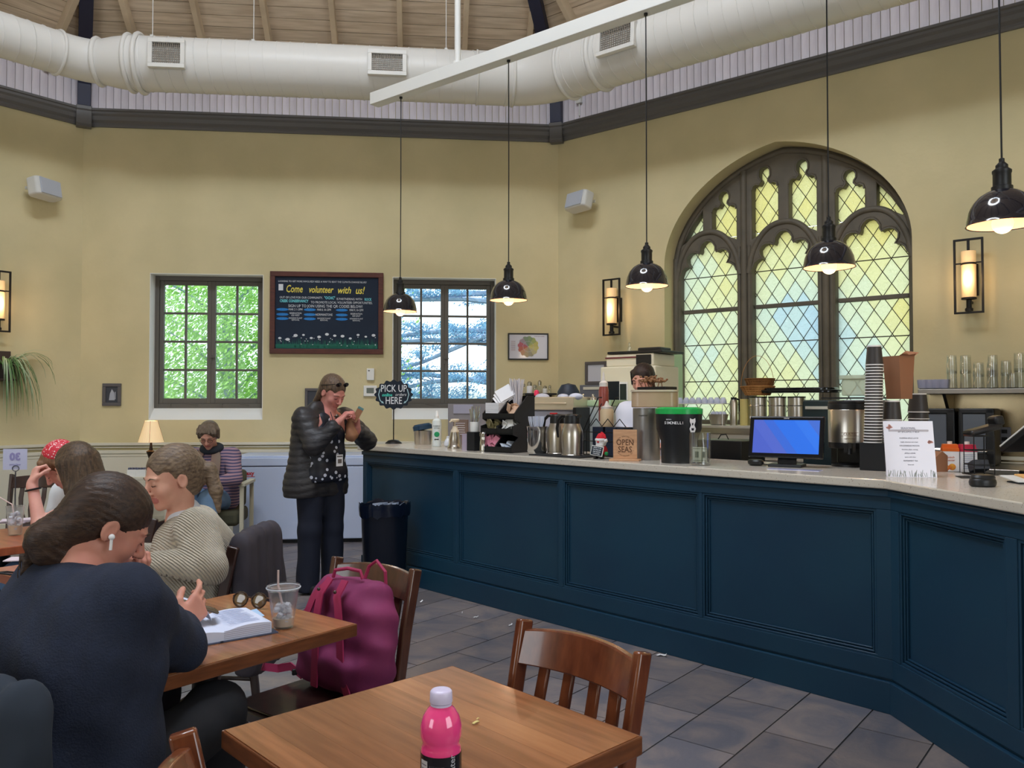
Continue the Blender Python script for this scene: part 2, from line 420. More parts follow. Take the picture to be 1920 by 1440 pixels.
for i in range(-24, 24):
    for j in range(-30, 30):
        c = TO + e1 * ((i + (.5 if j % 2 else 0)) * tl) + e2 * (j * tw); mid = c + e1 * tl / 2 + e2 * tw / 2
        if not inside_room(mid, -.1): continue
        if in_view(mid) and not behind_counter(mid) and cnt < 300:
            if tme is None: o = tm.build('tile', m_slate, floor, smooth=0, bevel=.0015, bseg=1); tme = o.data
            else: o = bpy.data.objects.new('tile', tme); COL.objects.link(o); o.parent = floor
            q = c; o.location = (q.x, q.y, random.uniform(-.0006, .0006)); o.rotation_euler = (0, 0, fa); cnt += 1
        else:
            far.T = Matrix.Translation((c.x, c.y, 0)) @ Matrix.Rotation(fa, 4, 'Z'); far.box((tl / 2, -tw / 2, -.004), (tl - .007, tw - .007, .008))
stuff(far.build('outlying_tiles', m_slate, floor, smooth=0))

# ------------------------------------------------------------ casement windows
m_winframe = mat('window_frame_paint', (96, 92, 86), .5)
for wi, (a, b) in enumerate(WIN):
    W = b - a; win = sempty('window_%d' % (wi + 1), WB.P(a, 0, 0), WB.a)
    mb = MB(); z0, z1 = SILLZ, WZ1 - .005
    ft = .05
    for (x0, x1, q0, q1) in ((0, ft, z0, z1), (W - ft, W, z0, z1), (ft, W - ft, z1 - ft, z1), (ft, W - ft, z0, z0 + .05)):
        mb.box(((x0 + x1) / 2, WY + .05, (q0 + q1) / 2), (x1 - x0, .10, q1 - q0))
    mb.build('window_frame', m_winframe, win, smooth=0, bevel=.004)
    # white plaster sill, sloping, and reveals
    mb = MB(); mb.add([(0, 0.0, WZ0), (W, 0.0, WZ0), (W, WY, SILLZ), (0, WY, SILLZ), (0, 0.001, WZ0 - .002), (W, .001, WZ0 - .002), (W, WY, WZ0 - .002), (0, WY, WZ0 - .002)],
                      [(0, 1, 2, 3), (4, 7, 6, 5), (0, 4, 5, 1), (2, 6, 7, 3), (0, 3, 7, 4), (1, 5, 6, 2)])
    for x in (.004, W - .004): mb.box((x, WY / 2 + .002, (WZ0 + WZ1) / 2), (.006, WY, WZ1 - WZ0))
    mb.box((W / 2, WY / 2, WZ1 - .003), (W, WY, .006))
    mb.build('window_sill', m_white, win, smooth=0)
    cx = W / 2 + .004
    for s, (x0, x1) in enumerate(((ft, cx), (cx, W - ft))):
        sash = MB(); st = .045; q0, q1 = z0 + .05, z1 - ft; y = WY + .045
        for (u0, u1, v0, v1) in ((x0, x0 + st, q0, q1), (x1 - st, x1, q0, q1), (x0 + st, x1 - st, q1 - .045, q1), (x0 + st, x1 - st, q0, q0 + .06)):
            sash.box(((u0 + u1) / 2, y, (v0 + v1) / 2), (u1 - u0, .05, v1 - v0))
        gx0, gx1, gz0, gz1 = x0 + st, x1 - st, q0 + .06, q1 - .045
        so = sash.build('sash', m_winframe, win, smooth=0, bevel=.004)
        mn = MB(); mn.box(((gx0 + gx1) / 2, y, (gz0 + gz1) / 2), (.024, .03, gz1 - gz0))
        for r_ in range(1, 4): mn.box(((gx0 + gx1) / 2, y, gz0 + (gz1 - gz0) * r_ / 4), (gx1 - gx0, .03, .024))
        mn.build('muntin_grid', m_winframe, so, smooth=0, bevel=.003)
        for r_ in range(4):
            for c_ in range(2):
                p = MB(); pw = (gx1 - gx0) / 2; ph = (gz1 - gz0) / 4
                p.box((gx0 + pw * (c_ + .5), y, gz0 + ph * (r_ + .5)), (pw, .004, ph)); p.build('pane', m_glass, so, smooth=0)
        hd = MB(); hx = (x0 + x1) / 2
        hd.box((hx, WY + .005, z0 + .035), (.30, .012, .014)); hd.box((hx - .15, WY + .0, z0 + .035), (.02, .03, .03)); hd.box((hx + .1, WY - .005, z0 + .045), (.1, .01, .01), ry=.2)
        hd.build('stay_bar', m_winframe, so, smooth=0)
    lt = MB(); lt.box((cx, WY + .015, z0 + .55), (.02, .012, .09)); lt.box((cx + .02, WY + .002, z0 + .57), (.06, .012, .014)); lt.build('window_latch', m_winframe, win, smooth=0)

# ------------------------------------------------------------ gothic window in the right wall
m_stone = mat('painted_tracery', (104, 96, 84), .55, c2=(92, 86, 76), nscale=6, bump=.1, bscale=40)
m_lead = mat('lead', (70, 62, 54), .5, .5)
def pane_mat():
    m = bpy.data.materials.new('cathedral_glass'); m.use_nodes = True; nt = m.node_tree; N = nt.nodes; N.remove(N['Principled BSDF'])
    oi = N.new('ShaderNodeObjectInfo'); nz = N.new('ShaderNodeTexNoise'); nz.inputs['Scale'].default_value = .75; nz.inputs['Detail'].default_value = 1
    nt.links.new(oi.outputs['Location'], nz.inputs['Vector'])
    mxx = N.new('ShaderNodeMath'); mxx.operation = 'MULTIPLY_ADD'; mxx.inputs[1].default_value = .14
    sub = N.new('ShaderNodeMath'); sub.operation = 'MULTIPLY_ADD'; sub.inputs[1].default_value = 1.15; sub.inputs[2].default_value = -.16
    nt.links.new(nz.outputs['Fac'], sub.inputs[0]); nt.links.new(oi.outputs['Random'], mxx.inputs[0]); nt.links.new(sub.outputs[0], mxx.inputs[2])
    r = N.new('ShaderNodeValToRGB'); cols = [(0, (242, 230, 164)), (.30, (244, 238, 192)), (.44, (242, 242, 212)), (.58, (236, 242, 226)), (.9, (218, 234, 240))]
    r.color_ramp.elements[0].color = L3(cols[0][1]); r.color_ramp.elements[1].position = .76; r.color_ramp.elements[1].color = L3(cols[-1][1])
    for p, c in cols[1:-1]: e = r.color_ramp.elements.new(p); e.color = L3(c)
    nt.links.new(mxx.outputs[0], r.inputs[0])
    tr = N.new('ShaderNodeBsdfTranslucent'); nt.links.new(r.outputs[0], tr.inputs[0])
    gl = N.new('ShaderNodeBsdfGlossy'); gl.inputs['Roughness'].default_value = .15; gl.inputs[0].default_value = (.9, .9, .9, 1)
    n2 = N.new('ShaderNodeTexNoise'); n2.inputs['Scale'].default_value = 30; n2.inputs['Distortion'].default_value = 1.5; g = N.new('ShaderNodeNewGeometry'); nt.links.new(g.outputs['Position'], n2.inputs['Vector'])
    bp = N.new('ShaderNodeBump'); bp.inputs['Strength'].default_value = .5; bp.inputs['Distance'].default_value = .02; nt.links.new(n2.outputs['Fac'], bp.inputs['Height'])
    nt.links.new(bp.outputs[0], tr.inputs['Normal']); nt.links.new(bp.outputs[0], gl.inputs['Normal'])
    tt = N.new('ShaderNodeBsdfTransparent'); nt.links.new(r.outputs[0], tt.inputs[0])
    mx = N.new('ShaderNodeMixShader'); mx.inputs[0].default_value = .07; nt.links.new(tr.outputs[0], mx.inputs[1]); nt.links.new(gl.outputs[0], mx.inputs[2])
    nt.links.new(mx.outputs[0], N['Material Output'].inputs[0]); return m
m_pane = pane_mat()
win = sempty('window_3', WR.o, WR.a)
TY = .20
lights = [(1.445, 2.055), (2.235, 2.855), (3.04, 3.65)]
half = [(0, 0), (.03, -.005), (.06, -.03), (.083, -.07), (.082, -.1), (.095, -.128), (.125, -.11), (.165, -.105), (.205, -.12), (.235, -.16), (.232, -.205), (.205, -.252), (.245, -.255), (.285, -.285), (.308, -.34)]
holes = []
for a, b in [(a - .012, b + .012) for a, b in lights]:
    c = (a + b) / 2; k_ = (b - a) / 2 / .31
    right = [(c + x * k_, 3.106 + z) for x, z in half]; left = [(c - x * k_, z) for x, z in [(p[0] * 1, 3.106 + p[1]) for p in half]][1:]
    holes.append([(b, 1.255)] + right[::-1] + left + [(a, 1.255)])
    assert True
def ogee(a, b, top, sh, zl, zr):
    c = (a + b) / 2; hw = (b - a) / 2
    r_ = .058
    out = [(b, zr), (b, sh - .05), (b - .01, sh - .015), (b - .04, sh), (c + .06, sh - .01), (c + .036, sh + .02), (c + .040, sh + .040), (c + r_, sh + .065), (c + r_, top - .035), (c + .04, top - .002), (c, top + .014)]
    L_ = [(2 * c - x, z) for x, z in out[1:-1]][::-1]
    return out + L_ + [(a, zl)]
up = [ogee(2.228, 2.49, 3.755, 3.60, 3.06, 3.20), ogee(2.60, 2.862, 3.755, 3.60, 3.20, 3.06),
      ogee(1.802, 2.062, 3.577, 3.44, 3.205, 3.08), ogee(3.038, 3.298, 3.577, 3.44, 3.08, 3.205),
      [(1.695, 3.18), (1.695, 3.42), (1.58, 3.28), (1.463, 3.09), (1.58, 3.16)], [(3.405, 3.42), (3.405, 3.18), (3.52, 3.16), (3.637, 3.09), (3.52, 3.28)]]
mb = MB(); mb.shape(arch_poly(GC, GA + .03, GZ0 - .02), holes + up, TY, TY + .15, bev=.018)
tr_o = mb.build('tracery', m_stone, win, smooth=40)
# mouldings: shafts on the mullions, head arches, outer roll
mb = MB()
for x, w_ in ((2.145, .045), (2.9475, .045)):
    for dx, r_ in ((0, .034), (-.052, .018), (.052, .018)):
        zt = arch_z(x - GC) - .06
        mb.cyl((x + dx, TY + .004, GZ0), r_, (zt if dx == 0 else 3.0) - GZ0, 10)
for x in (1.393, 3.707): mb.cyl((x, TY + .0, GZ0), .028, 1.75, 10)
mb.tube([(GC + 1.155 * math.cos(PI * i / 40), TY + .005, arch_z(1.155 * math.cos(PI * i / 40), 1.155, 1.03)) for i in range(41)], .028, 8)
for a, b in lights:
    c = (a + b) / 2; hw = (b - a) / 2 + .045
    mb.tube([(c + hw * x, TY + .006, 2.72 + .47 * (1 - abs(x) ** 2.3) ** .62) for x in [i / 12 - 1 for i in range(25)]], .03, 8)
for o_ in up[:4]:
    pass
mb.build('tracery_moulding', m_stone, win, smooth=50)
for o_ in up[:4] + [holes[0], holes[1], holes[2]]:      # chamfer rolls that follow each opening head
    m2 = MB(); m2.tube([(x, TY + .002, z) for x, z in o_[1:-1]], .010, 6); m2.build('cusp_moulding', m_stone, win, smooth=60)
tb = MB()
for a, b in lights: tb.box(((a + b) / 2, TY + .08, 2.385), (b - a, .05, .04))
tb.build('transom_bar', m_stone, win, smooth=0, bevel=.006)
# lattice of lead and diamond panes
PY = TY + .10
lead = MB(); DW, DH = .154, .228; npane = 0; extra = MB()
def clip(poly, a, b, z0, z1):
    def cl(pl, ax, lim, sg):
        out = []
        for i in range(len(pl)):
            p, q = pl[i], pl[(i + 1) % len(pl)]; dp, dq = sg * (p[ax] - lim), sg * (q[ax] - lim)
            if dp >= 0: out.append(p)
            if dp * dq < 0: t = dp / (dp - dq); out.append(tuple(p[k] + (q[k] - p[k]) * t for k in (0, 1)))
        return out
    for ax, lim, sg in ((0, a, 1), (0, b, -1), (1, z0, 1), (1, z1, -1)):
        if poly: poly = cl(poly, ax, lim, sg)
    return poly
def lattice(a, b, z0, z1):
    global npane
    c = (a + b) / 2; nx = 6; nz = 20
    zb = 1.255
    for i in range(-nx, nx + 1):
        for j in range(0, 30):
            cx_ = c + i * DW / 2; cz = zb + j * DH / 2
            if (i + j) % 2: continue
            pl = clip([(cx_ + DW / 2, cz), (cx_, cz + DH / 2), (cx_ - DW / 2, cz), (cx_, cz - DH / 2)], a, b, z0, z1)
            if len(pl) < 3: continue
            ar = abs(sum(pl[k][0] * pl[(k + 1) % len(pl)][1] - pl[(k + 1) % len(pl)][0] * pl[k][1] for k in range(len(pl)))) / 2
            if ar < .0006: continue
            mx_ = sum(p[0] for p in pl) / len(pl); mz_ = sum(p[1] for p in pl) / len(pl)
            m1 = MB(); m1.prism([(x - mx_, z - mz_) for x, z in pl], 0, .004)
            o = m1.build('pane', m_pane, win, (mx_, PY, mz_), smooth=0); npane += 1
            o.rotation_euler = (random.uniform(-.03, .03), 0, random.uniform(-.03, .03))
            for k in range(len(pl)):
                p, q = pl[k], pl[(k + 1) % len(pl)]
                if abs(p[0] - q[0]) > 1e-5 and p[0] < q[0] and abs(p[1] - q[1]) > 1e-5: lead.tube([(p[0], PY - .002, p[1]), (q[0], PY - .002, q[1])], .0034, 4, caps=False)
for a, b in lights: 
    lattice(a - .02, b + .02, 1.25, 3.125)
    for z in (1.65, 2.03, 2.74): lead.tube([(a, PY - .012, z), (b, PY - .012, z)], .005, 6)
for a, b, z0, z1 in ((2.22, 2.50, 3.13, 3.77), (2.59, 2.87, 3.13, 3.77), (1.79, 2.07, 3.13, 3.59), (3.03, 3.31, 3.13, 3.59), (1.45, 1.72, 3.125, 3.45), (3.38, 3.65, 3.125, 3.45)): lattice(a, b, z0, z1)
stuff(lead.build('lead_lattice', m_lead, win, smooth=0))
print('panes', npane, 'tiles', cnt)

# ------------------------------------------------------------ outside
m_grass = mat('lawn', (150, 146, 124), .9, c2=(160, 154, 130), nscale=2)
g = MB(); g.slab([(-60, -60), (60, -60), (60, 60), (-60, 60)], -.5, -.3); struct(g.build('ground', m_grass, smooth=0))
def leaf_mat(name, c, trn):
    m = mat(name, c, .55, rnd=0); nt = m.node_tree; N = nt.nodes
    t = N.new('ShaderNodeBsdfTranslucent'); t.inputs[0].default_value = L3(trn); mx = N.new('ShaderNodeMixShader'); mx.inputs[0].default_value = .45
    nt.links.new(N['Principled BSDF'].outputs[0], mx.inputs[1]); nt.links.new(t.outputs[0], mx.inputs[2]); nt.links.new(mx.outputs[0], N['Material Output'].inputs[0]); return m
m_leaf = leaf_mat('sunlit_leaf', (140, 186, 104), (190, 232, 140)); m_needle = leaf_mat('cedar_needle', (136, 184, 216), (150, 190, 214)); m_bark = mat('bark', (146, 164, 192), .9)  # bluish haze of the bright view is put into needle and bark colours
def leaves(centres, n, size, spread, flat=1.0, rng=None):
    rng = rng or random; v = np.zeros((n * 4, 3)); 
    for i in range(n):
        c, s = rng.choice(centres)
        p = Vector((rng.gauss(0, 1), rng.gauss(0, 1), rng.gauss(0, 1) * flat)) * s + Vector(c)
        nrm = Vector((rng.gauss(0, 1), rng.gauss(0, 1), rng.gauss(.4, 1))).normalized(); u = nrm.orthogonal().normalized(); w_ = nrm.cross(u)
        a = size * rng.uniform(.6, 1.3)
        for k, (x, y) in enumerate(((-1, 0), (0, -.45), (1, 0), (0, .45))): v[i * 4 + k] = p + u * x * a + w_ * y * a
    return v
def foliage(name, v, m, parent):
    n = len(v) // 4; me = bpy.data.meshes.new(name); me.from_pydata(v.tolist(), [], [(4 * i, 4 * i + 1, 4 * i + 2, 4 * i + 3) for i in range(n)]); me.materials.append(m)
    return stuff(link(name, me, parent, smooth=0))
q1 = at_y(392, 660, 13.5)
tr1 = thing('leafy_tree', 'dense bright green leafy tree filling the view through the left casement window', 'tree', (q1.x, q1.y, -.3))
mb = MB(); mb.tube([(0, .8, 0), (.1, .8, 1.5), (-.05, .9, 3.2)], [.16, .12, .07], 8)
for k in range(14):
    z = .8 + k * .2; a = k * 2.4; mb.tube([(0, .8, z), (math.cos(a) * .8, .6 + math.sin(a) * .4, z + .5), (math.cos(a) * 1.4, .5 + math.sin(a) * .6, z + .7)], [.035, .02, .01], 5)
mb.build('trunk', m_bark, tr1)
cs = [((random.uniform(-2.6, 2.6), random.uniform(-.3, 1.6), random.uniform(0, 4.6)), .35) for _ in range(260)]
foliage('foliage', leaves(cs, 70000, .038, .4), m_leaf, tr1)
q2 = at_y(900, 660, 17)
tr2 = thing('cedar_tree', 'bluish cedar tree with layered level branches outside the right casement window', 'tree', (q2.x + .2, q2.y, -.3))
mb = MB(); mb.tube([(1.9, 1, 0), (1.95, 1, 3), (2.0, 1, 6)], [.3, .24, .14], 10); mb.build('trunk', m_bark, tr2)
mb = MB(); cs = []; rg = random.Random(5)
for (z0, z1, x1) in ((4.15, 3.95, -3.2), (3.75, 4.1, -3.2), (3.35, 3.15, -3.4), (2.95, 3.1, -3.2), (2.5, 1.9, -3.1), (2.15, 2.35, -3.3), (1.75, 1.7, -3.3), (4.4, 4.3, -3.0), (3.8, 2.3, -2.6), (1.5, 2.0, -3.2)):
    pts = []
    for k in range(9):
        u = k / 8; pts.append((1.95 + (x1 - 1.95) * u, 1 - u * .7 + rg.uniform(-.1, .1), z0 + (z1 - z0) * u + math.sin(u * 9 + z0) * .07))
    mb.tube(pts, [.085 * (1 - .75 * k / 8) for k in range(9)], 6)
    for k in range(1, 9):
        for q in range(3):
            p = pts[k]; e = (p[0] + rg.uniform(-.6, .2), p[1] + rg.uniform(-.5, .5), p[2] + rg.uniform(.0, .35)); mb.tube([p, e], [.016, .006], 4, caps=False)
            cs += [(((p[0] + e[0]) / 2, (p[1] + e[1]) / 2, (p[2] + e[2]) / 2 + .03), .13), (e, .12)]
for k in range(60): cs.append(((rg.uniform(-3.4, 2), 1, rg.uniform(.2, 1.9)), .2))
mb.build('branches', m_bark, tr2)
foliage('foliage', leaves(cs, 42000, .030, .2, .35, rg), m_needle, tr2)
# ============================================================ DUCT
DZ = 4.78; INS = .9
def inset_corner(f, ins):       # where the inset lines of wall f and the wall before it meet
    return f.P(ins * math.tan(PI / 8), -ins, 0)
duct = thing('ventilation_duct', 'large white spiral ventilation duct running round under the roof along the walls', 'duct')
def duct_section(p, q, r, nseam, name='duct_section'):
    p, q = Vector(p), Vector(q); mb = MB(); mb.tube([p, q], r, 40); o = mb.build(name, m_duct, duct, smooth=60)
    if nseam:
        L_ = (q - p).length; d = (q - p) / L_; sm = MB(); step = .13
        u = Vector((0, 0, 1)); b = d.cross(u); k = 0; pts = []
        turns = L_ / step; n = int(turns * 20)
        for i in range(n + 1):
            a = 2 * PI * i / 20; pts.append(p + d * (L_ * i / n) + (u * math.cos(a) + b * math.sin(a)) * (r + .001))
        sm.tube(pts, .0065, 4, caps=False); stuff(sm.build('spiral_seam', m_duct, o, smooth=60))
    return o
def ring(c, d, r, w_=.02, th=.02):
    c = Vector(c); d = Vector(d).normalized(); u = Vector((0, 0, 1)); b = d.cross(u)
    mb = MB(); mb.tube([c + (u * math.cos(2 * PI * i / 40) + b * math.sin(2 * PI * i / 40)) * (r + .005) for i in range(40)], th, 8, closed=True)
    return mb.build('collar_ring', m_duct, duct, smooth=60)
def vent(f, t, r, ang, w_, h):
    """grille on the duct's room side"""
    o = bpy.data.objects.new('air_vent', None); COL.objects.link(o); o.parent = duct
    c = f.P(t, -INS, DZ); T = Matrix.Translation(c) @ Matrix.Rotation(f.a, 4, 'Z') @ Matrix.Rotation(-ang, 4, 'X') @ Matrix.Translation((0, -r - .012, 0))
    mb = MB(); mb.T = T
    for (x, z, a, b) in ((0, h / 2 + .02, w_ + .08, .04), (0, -h / 2 - .02, w_ + .08, .04), (w_ / 2 + .02, 0, .04, h), (-w_ / 2 - .02, 0, .04, h)): mb.box((x, 0, z), (a, .05, b))
    mb.build('vent_frame', m_duct, o, smooth=0, bevel=.003)
    mb = MB(); mb.T = T; mb.box((0, .03, 0), (w_, .01, h)); mb.build('vent_back', mat('vent_dark', (70, 62, 56), .9), o, smooth=0)
    mb = MB(); mb.T = T
    for i in range(1, 14): mb.box((-w_ / 2 + w_ * i / 14, -.005, 0), (.005, .008, h))
    for i in range(1, 9): mb.box((0, -.002, -h / 2 + h * i / 9), (w_, .008, .005))
    stuff(mb.build('vent_grille', mat('vent_metal', (150, 140, 128), .5), o, smooth=0))
rB, rL, rR = .26, .20, .275
up_ = Vector((0, 0, DZ))
PBc = lambda t: WB.P(t, -INS, DZ)
PRc = lambda t: WR.P(t, -INS, DZ)
PLc = lambda t: WL.P(t, -INS, DZ)
cL = inset_corner(WB, INS) + up_; cR = inset_corner(WR, INS) + up_
def elbow(a, b, c, r0, r1, name, n=12):
    pts = []; rr = []
    for i in range(n + 1):
        u = i / n; pts.append(a * (1 - u) ** 2 + b * 2 * u * (1 - u) + c * u * u); rr.append(r0 + (r1 - r0) * u)
    mb = MB(); mb.tube(pts, rr, 40, caps=False); mb.build(name, m_duct, duct, smooth=60)
duct_section(PLc(WALL_LEN - .373 - 4.2), PLc(WALL_LEN - .373 - .26), rL, 1)
ring(PLc(WALL_LEN - .373 - .26), WL.d, rL, th=.016)
elbow(PLc(WALL_LEN - .373 - .26), cL, PBc(.373 + .12), rL, rL + .005, 'duct_elbow')
ring(PBc(.50), WB.d, rL + .01, th=.024)
mb = MB(); mb.tube([PBc(.50), PBc(.66), PBc(.80)], [rL + .005, rB - .02, rB], 40, caps=False); mb.build('duct_reducer', m_duct, duct, smooth=60)
ring(PBc(.80), WB.d, rB, th=.022); ring(PBc(.90), WB.d, rB + .01, th=.024)
tRe = WALL_LEN - .373
duct_section(PBc(.78), PBc(tRe - .62), rB, 1)
ring(PBc(tRe - .62), WB.d, rB, th=.01); ring(PBc(tRe - .33), WB.d, rB, th=.008); ring(PBc(tRe - .25), WB.d, rB, th=.016)
duct_section(PBc(tRe - .62), PBc(tRe - .25), rB + .005, 0)
elbow(PBc(tRe - .25), cR, PRc(.373 + .45), rB, rR, 'duct_elbow')
ring(PRc(.373 + .42), WR.d, rR, th=.02); ring(PRc(.373 + .80), WR.d, rR, th=.026)
duct_section(PRc(.373 + .45), PRc(4.9), rR, 1)
vent(WB, 1.22, rB, math.radians(0), .26, .20); vent(WB, WB.t(726, -INS), rB, math.radians(0), .30, .17)
vent(WR, WR.t(1150, -INS) + .22, rR, math.radians(4), .33, .19)
for t in (WB.t(470, -INS), 1.0, 3.9):
    mb = MB(); p = PBc(t) + Vector((0, 0, rB)); mb.tube([p, p + Vector((0, 0, .62 if t > 2 or t < 1.1 else .62))], .004, 6); mb.box((p.x, p.y, p.z + .012), (.03, .05, .03)); mb.build('hanger_wire', m_white, duct, smooth=0)

# ============================================================ TRACK BEAM AND PENDANTS
b0 = Vector((-1.0, 7.28, 0)); bd = Vector((.777, -.629, 0)); ba = math.atan2(bd.y, bd.x)
lamp_beam = thing('pendant_beam', 'long white box beam hanging under the duct with the pendant cords dropping from it', 'beam', (*(b0 + bd * -.36).xy, 4.18), ba)
mb = MB(); mb.box((2.6, 0, .055), (5.2, .105, .11)); mb.build('beam_box', m_white, lamp_beam, smooth=0, bevel=.004)
rt = .36 + .694
mb = MB(); mb.cyl((rt, 0, .11), .026, 2.4, 16); mb.cyl((rt, 0, .11), .045, .02, 16); mb.build('support_rod', m_white, lamp_beam)
mb = MB(); mb.cyl((4.6, 0, .11), .026, 2.1, 16); mb.build('support_rod', m_white, lamp_beam)
p5 = Vector((2.26, 3.74, 0)); lb2d = Vector((.1, -1, 0)).normalized()
lamp_beam2 = thing('pendant_beam', 'short white box beam above the cash register end of the counter', 'beam', (p5.x - .1, p5.y + .9, 4.18), math.atan2(lb2d.y, lb2d.x))
mb = MB(); mb.box((1.1, 0, .055), (2.2, .105, .11)); mb.build('beam_box', m_white, lamp_beam2, smooth=0, bevel=.004)
mb = MB(); mb.cyl((1.1, 0, .11), .026, 2.1, 16); mb.build('support_rod', m_white, lamp_beam2)
m_shade = mat('black_enamel', (24, 24, 34), .12, coat=1); m_shade_in = mat('shade_inside', (250, 200, 170), .5)
m_bulb = mat('glowing_bulb', (255, 225, 190), .3, emit=(255, 200, 140), estr=2.6)
plabels = ['pendant lamp in front of the right casement window', 'pendant lamp above the tasting wheel poster, second from the far end',
           'middle pendant lamp, hanging beside the wall sconce left of the arched window', 'pendant lamp hanging in front of the arched window', 'pendant lamp nearest the camera, above the cash register']
def pendant(x, y, lab, k):
    zr = 2.245
    t = thing('pendant_lamp', 'black dome ' + lab, 'pendant lamp', (x, y, zr), .3 * k, 'black dome pendant lamps over the counter')
    R_ = .15; mb = MB()
    pr = [(R_ + .003, -.003), (R_, .0), (R_ * .985, .022), (R_ * .93, .062), (R_ * .82, .100), (R_ * .66, .130), (R_ * .46, .150), (.045, .158), (.04, .16)]
    inn = [(r_ - .003, z - .003) for r_, z in pr[1:-1]][::-1]
    mb.lathe(pr + [(.0, .158)], 40, caps=False); mb.build('lamp_shade', m_shade, t, smooth=60)
    mb = MB(); mb.lathe([(R_ - .004, .0), (R_ * .97, .02), (R_ * .91, .055), (R_ * .8, .087), (R_ * .64, .116), (R_ * .44, .138), (.001, .148)], 40, caps=False); mb.build('shade_lining', m_shade_in, t, smooth=60)
    mb = MB(); mb.lathe([(.045, .15), (.045, .175), (.038, .178), (.038, .235), (.041, .24), (.041, .25), (.026, .262), (.026, .275), (.012, .29), (.012, .305), (.004, .31)], 20); mb.build('lamp_socket', m_black, t)
    mb = MB(); mb.tube([(0, 0, .30), (.002, .001, 1.1), (0, 0, 4.18 - zr)], .0045, 6); mb.lathe([(.014, 4.165 - zr), (.014, 4.18 - zr)], 12); mb.build('lamp_cord', m_black, t)
    mb = MB(); mb.ball((0, 0, .005), .046, 20, 14); mb.cyl((0, 0, .04), .02, .06, 12); mb.build('light_bulb', m_bulb, t, smooth=60)
    d = bpy.data.lights.new('bulb_light', 'POINT'); d.energy = 5; d.color = (1, .72, .45); d.shadow_soft_size = .04
    o = bpy.data.objects.new('bulb_light', d); COL.objects.link(o); o.parent = t; o.location = (0, 0, -.06)
for k in range(4):
    p = b0 + bd * (1.252 * k); pendant(p.x, p.y, plabels[k], k)
pendant(p5.x, p5.y, plabels[4], 4)

# ============================================================ SCONCES, SPEAKERS, WALL THINGS
m_sglass = mat('amber_glass', (236, 214, 176), .4, emit=(255, 190, 112), estr=.42, trans=0)
def sconce(f, t, lab, z0=2.15):
    s = thing('wall_sconce', lab, 'wall lamp', f.P(t, 0, z0), f.a, 'black framed wall sconces with glass cylinders')
    H = .61; W = .20; D = .12; mb = MB(); mb.box((0, -.012, H / 2 - .02), (.10, .024, .26)); mb.box((0, -.06, .10), (.02, .12, .02)); mb.build('back_plate', m_iron, s, smooth=0, bevel=.003)
    mb = MB(); y = -D - .02
    for x in (-W / 2, W / 2): mb.box((x, y, H / 2), (.016, .022, H))
    for z in (.008, H - .008): mb.box((0, y, z), (W, .022, .016))
    mb.box((0, y, .41), (W, .008, .012)); mb.box((0, y, H - .05), (.02, .016, .09))
    for z in (.10, .42): mb.box((0, -D / 2 - .01, z), (.012, D, .012))
    mb.build('lamp_frame', m_iron, s, smooth=0, bevel=.002)
    mb = MB(); mb.lathe([(.052, .13), (.054, .135), (.054, .505), (.050, .505), (.050, .135)], 24, Matrix.Translation((0, y + .005, 0))); mb.build('glass_cylinder', m_sglass, s)
    mb = MB(); mb.lathe([(.056, .115), (.056, .13), (.02, .11), (.02, .05), (.03, .04), (.03, .02)][::-1], 20, Matrix.Translation((0, y + .005, 0))); mb.build('lamp_holder', m_iron, s)
    mb = MB(); mb.lathe([(.0545, .395), (.058, .396), (.058, .41), (.0545, .411)], 24, Matrix.Translation((0, y + .005, 0))); mb.build('glass_band', m_iron, s)
    mb = MB(); mb.ball((0, y + .005, .27), .03, 12, 8, (1, 1, 1.6)); mb.build('light_bulb', mat('sconce_bulb', (255, 220, 160), .4, emit=(255, 205, 120), estr=9), s)
    d = bpy.data.lights.new('sconce_light', 'POINT'); d.energy = 5; d.color = (1, .62, .30); d.shadow_soft_size = .06
    o = bpy.data.objects.new('sconce_light', d); COL.objects.link(o); o.parent = s; o.location = (0, y - .09, .27)
sconce(WR, .80, 'black framed wall sconce between the room corner and the arched window')
sconce(WR, 4.19, 'black framed wall sconce right of the arched window, above the glass shelf')
sconce(WL, WL.t(-16), 'black framed wall sconce cut off at the left edge above the hanging plant', 2.13)
m_spk = mat('speaker_shell', (214, 214, 212), .5); m_grl = mat('speaker_grille', (186, 192, 206), .7)
def speaker(f, t, z, tilt, yaw, lab):
    s = thing('loudspeaker', lab, 'loudspeaker', f.P(t, 0, z), f.a, 'wall loudspeakers')
    mb = MB(); T = Matrix.Translation((0, -.17, 0)) @ Matrix.Rotation(yaw, 4, 'Z') @ Matrix.Rotation(tilt, 4, 'X')
    mb.T = T; n = 12; pl = [(-.165, .06), (.165, .06)]; pts = [(-.165, .05), (-.12, .075), (.12, .075), (.165, .05), (.165, -.06), (.13, -.085), (-.13, -.085), (-.165, -.06)]
    mb.slab(pts, -.095, .095); mb.build('speaker_body', m_spk, s, smooth=0, bevel=.02, bseg=3)
    mb = MB(); mb.T = T; mb.box((0, -.088, 0), (.26, .012, .165)); mb.build('speaker_grille', m_grl, s, smooth=0, bevel=.005)
    mb = MB(); mb.box((0, -.012, 0), (.09, .024, .11)); mb.box((0, -.05, -.01), (.04, .09, .03)); mb.box((0, -.09, 0), (.30, .02, .03)); mb.build('wall_bracket', m_spk, s, smooth=0, bevel=.004)
ts, zs = WR.hit(1103, 384); speaker(WR, ts, zs, math.radians(-14), math.radians(-14), 'white loudspeaker on the wall between the corner and the arched window')
ts, zs = WL.hit(70, 360); speaker(WL, ts, zs, math.radians(-10), math.radians(24), 'white loudspeaker high on the left wall above the hanging plant')
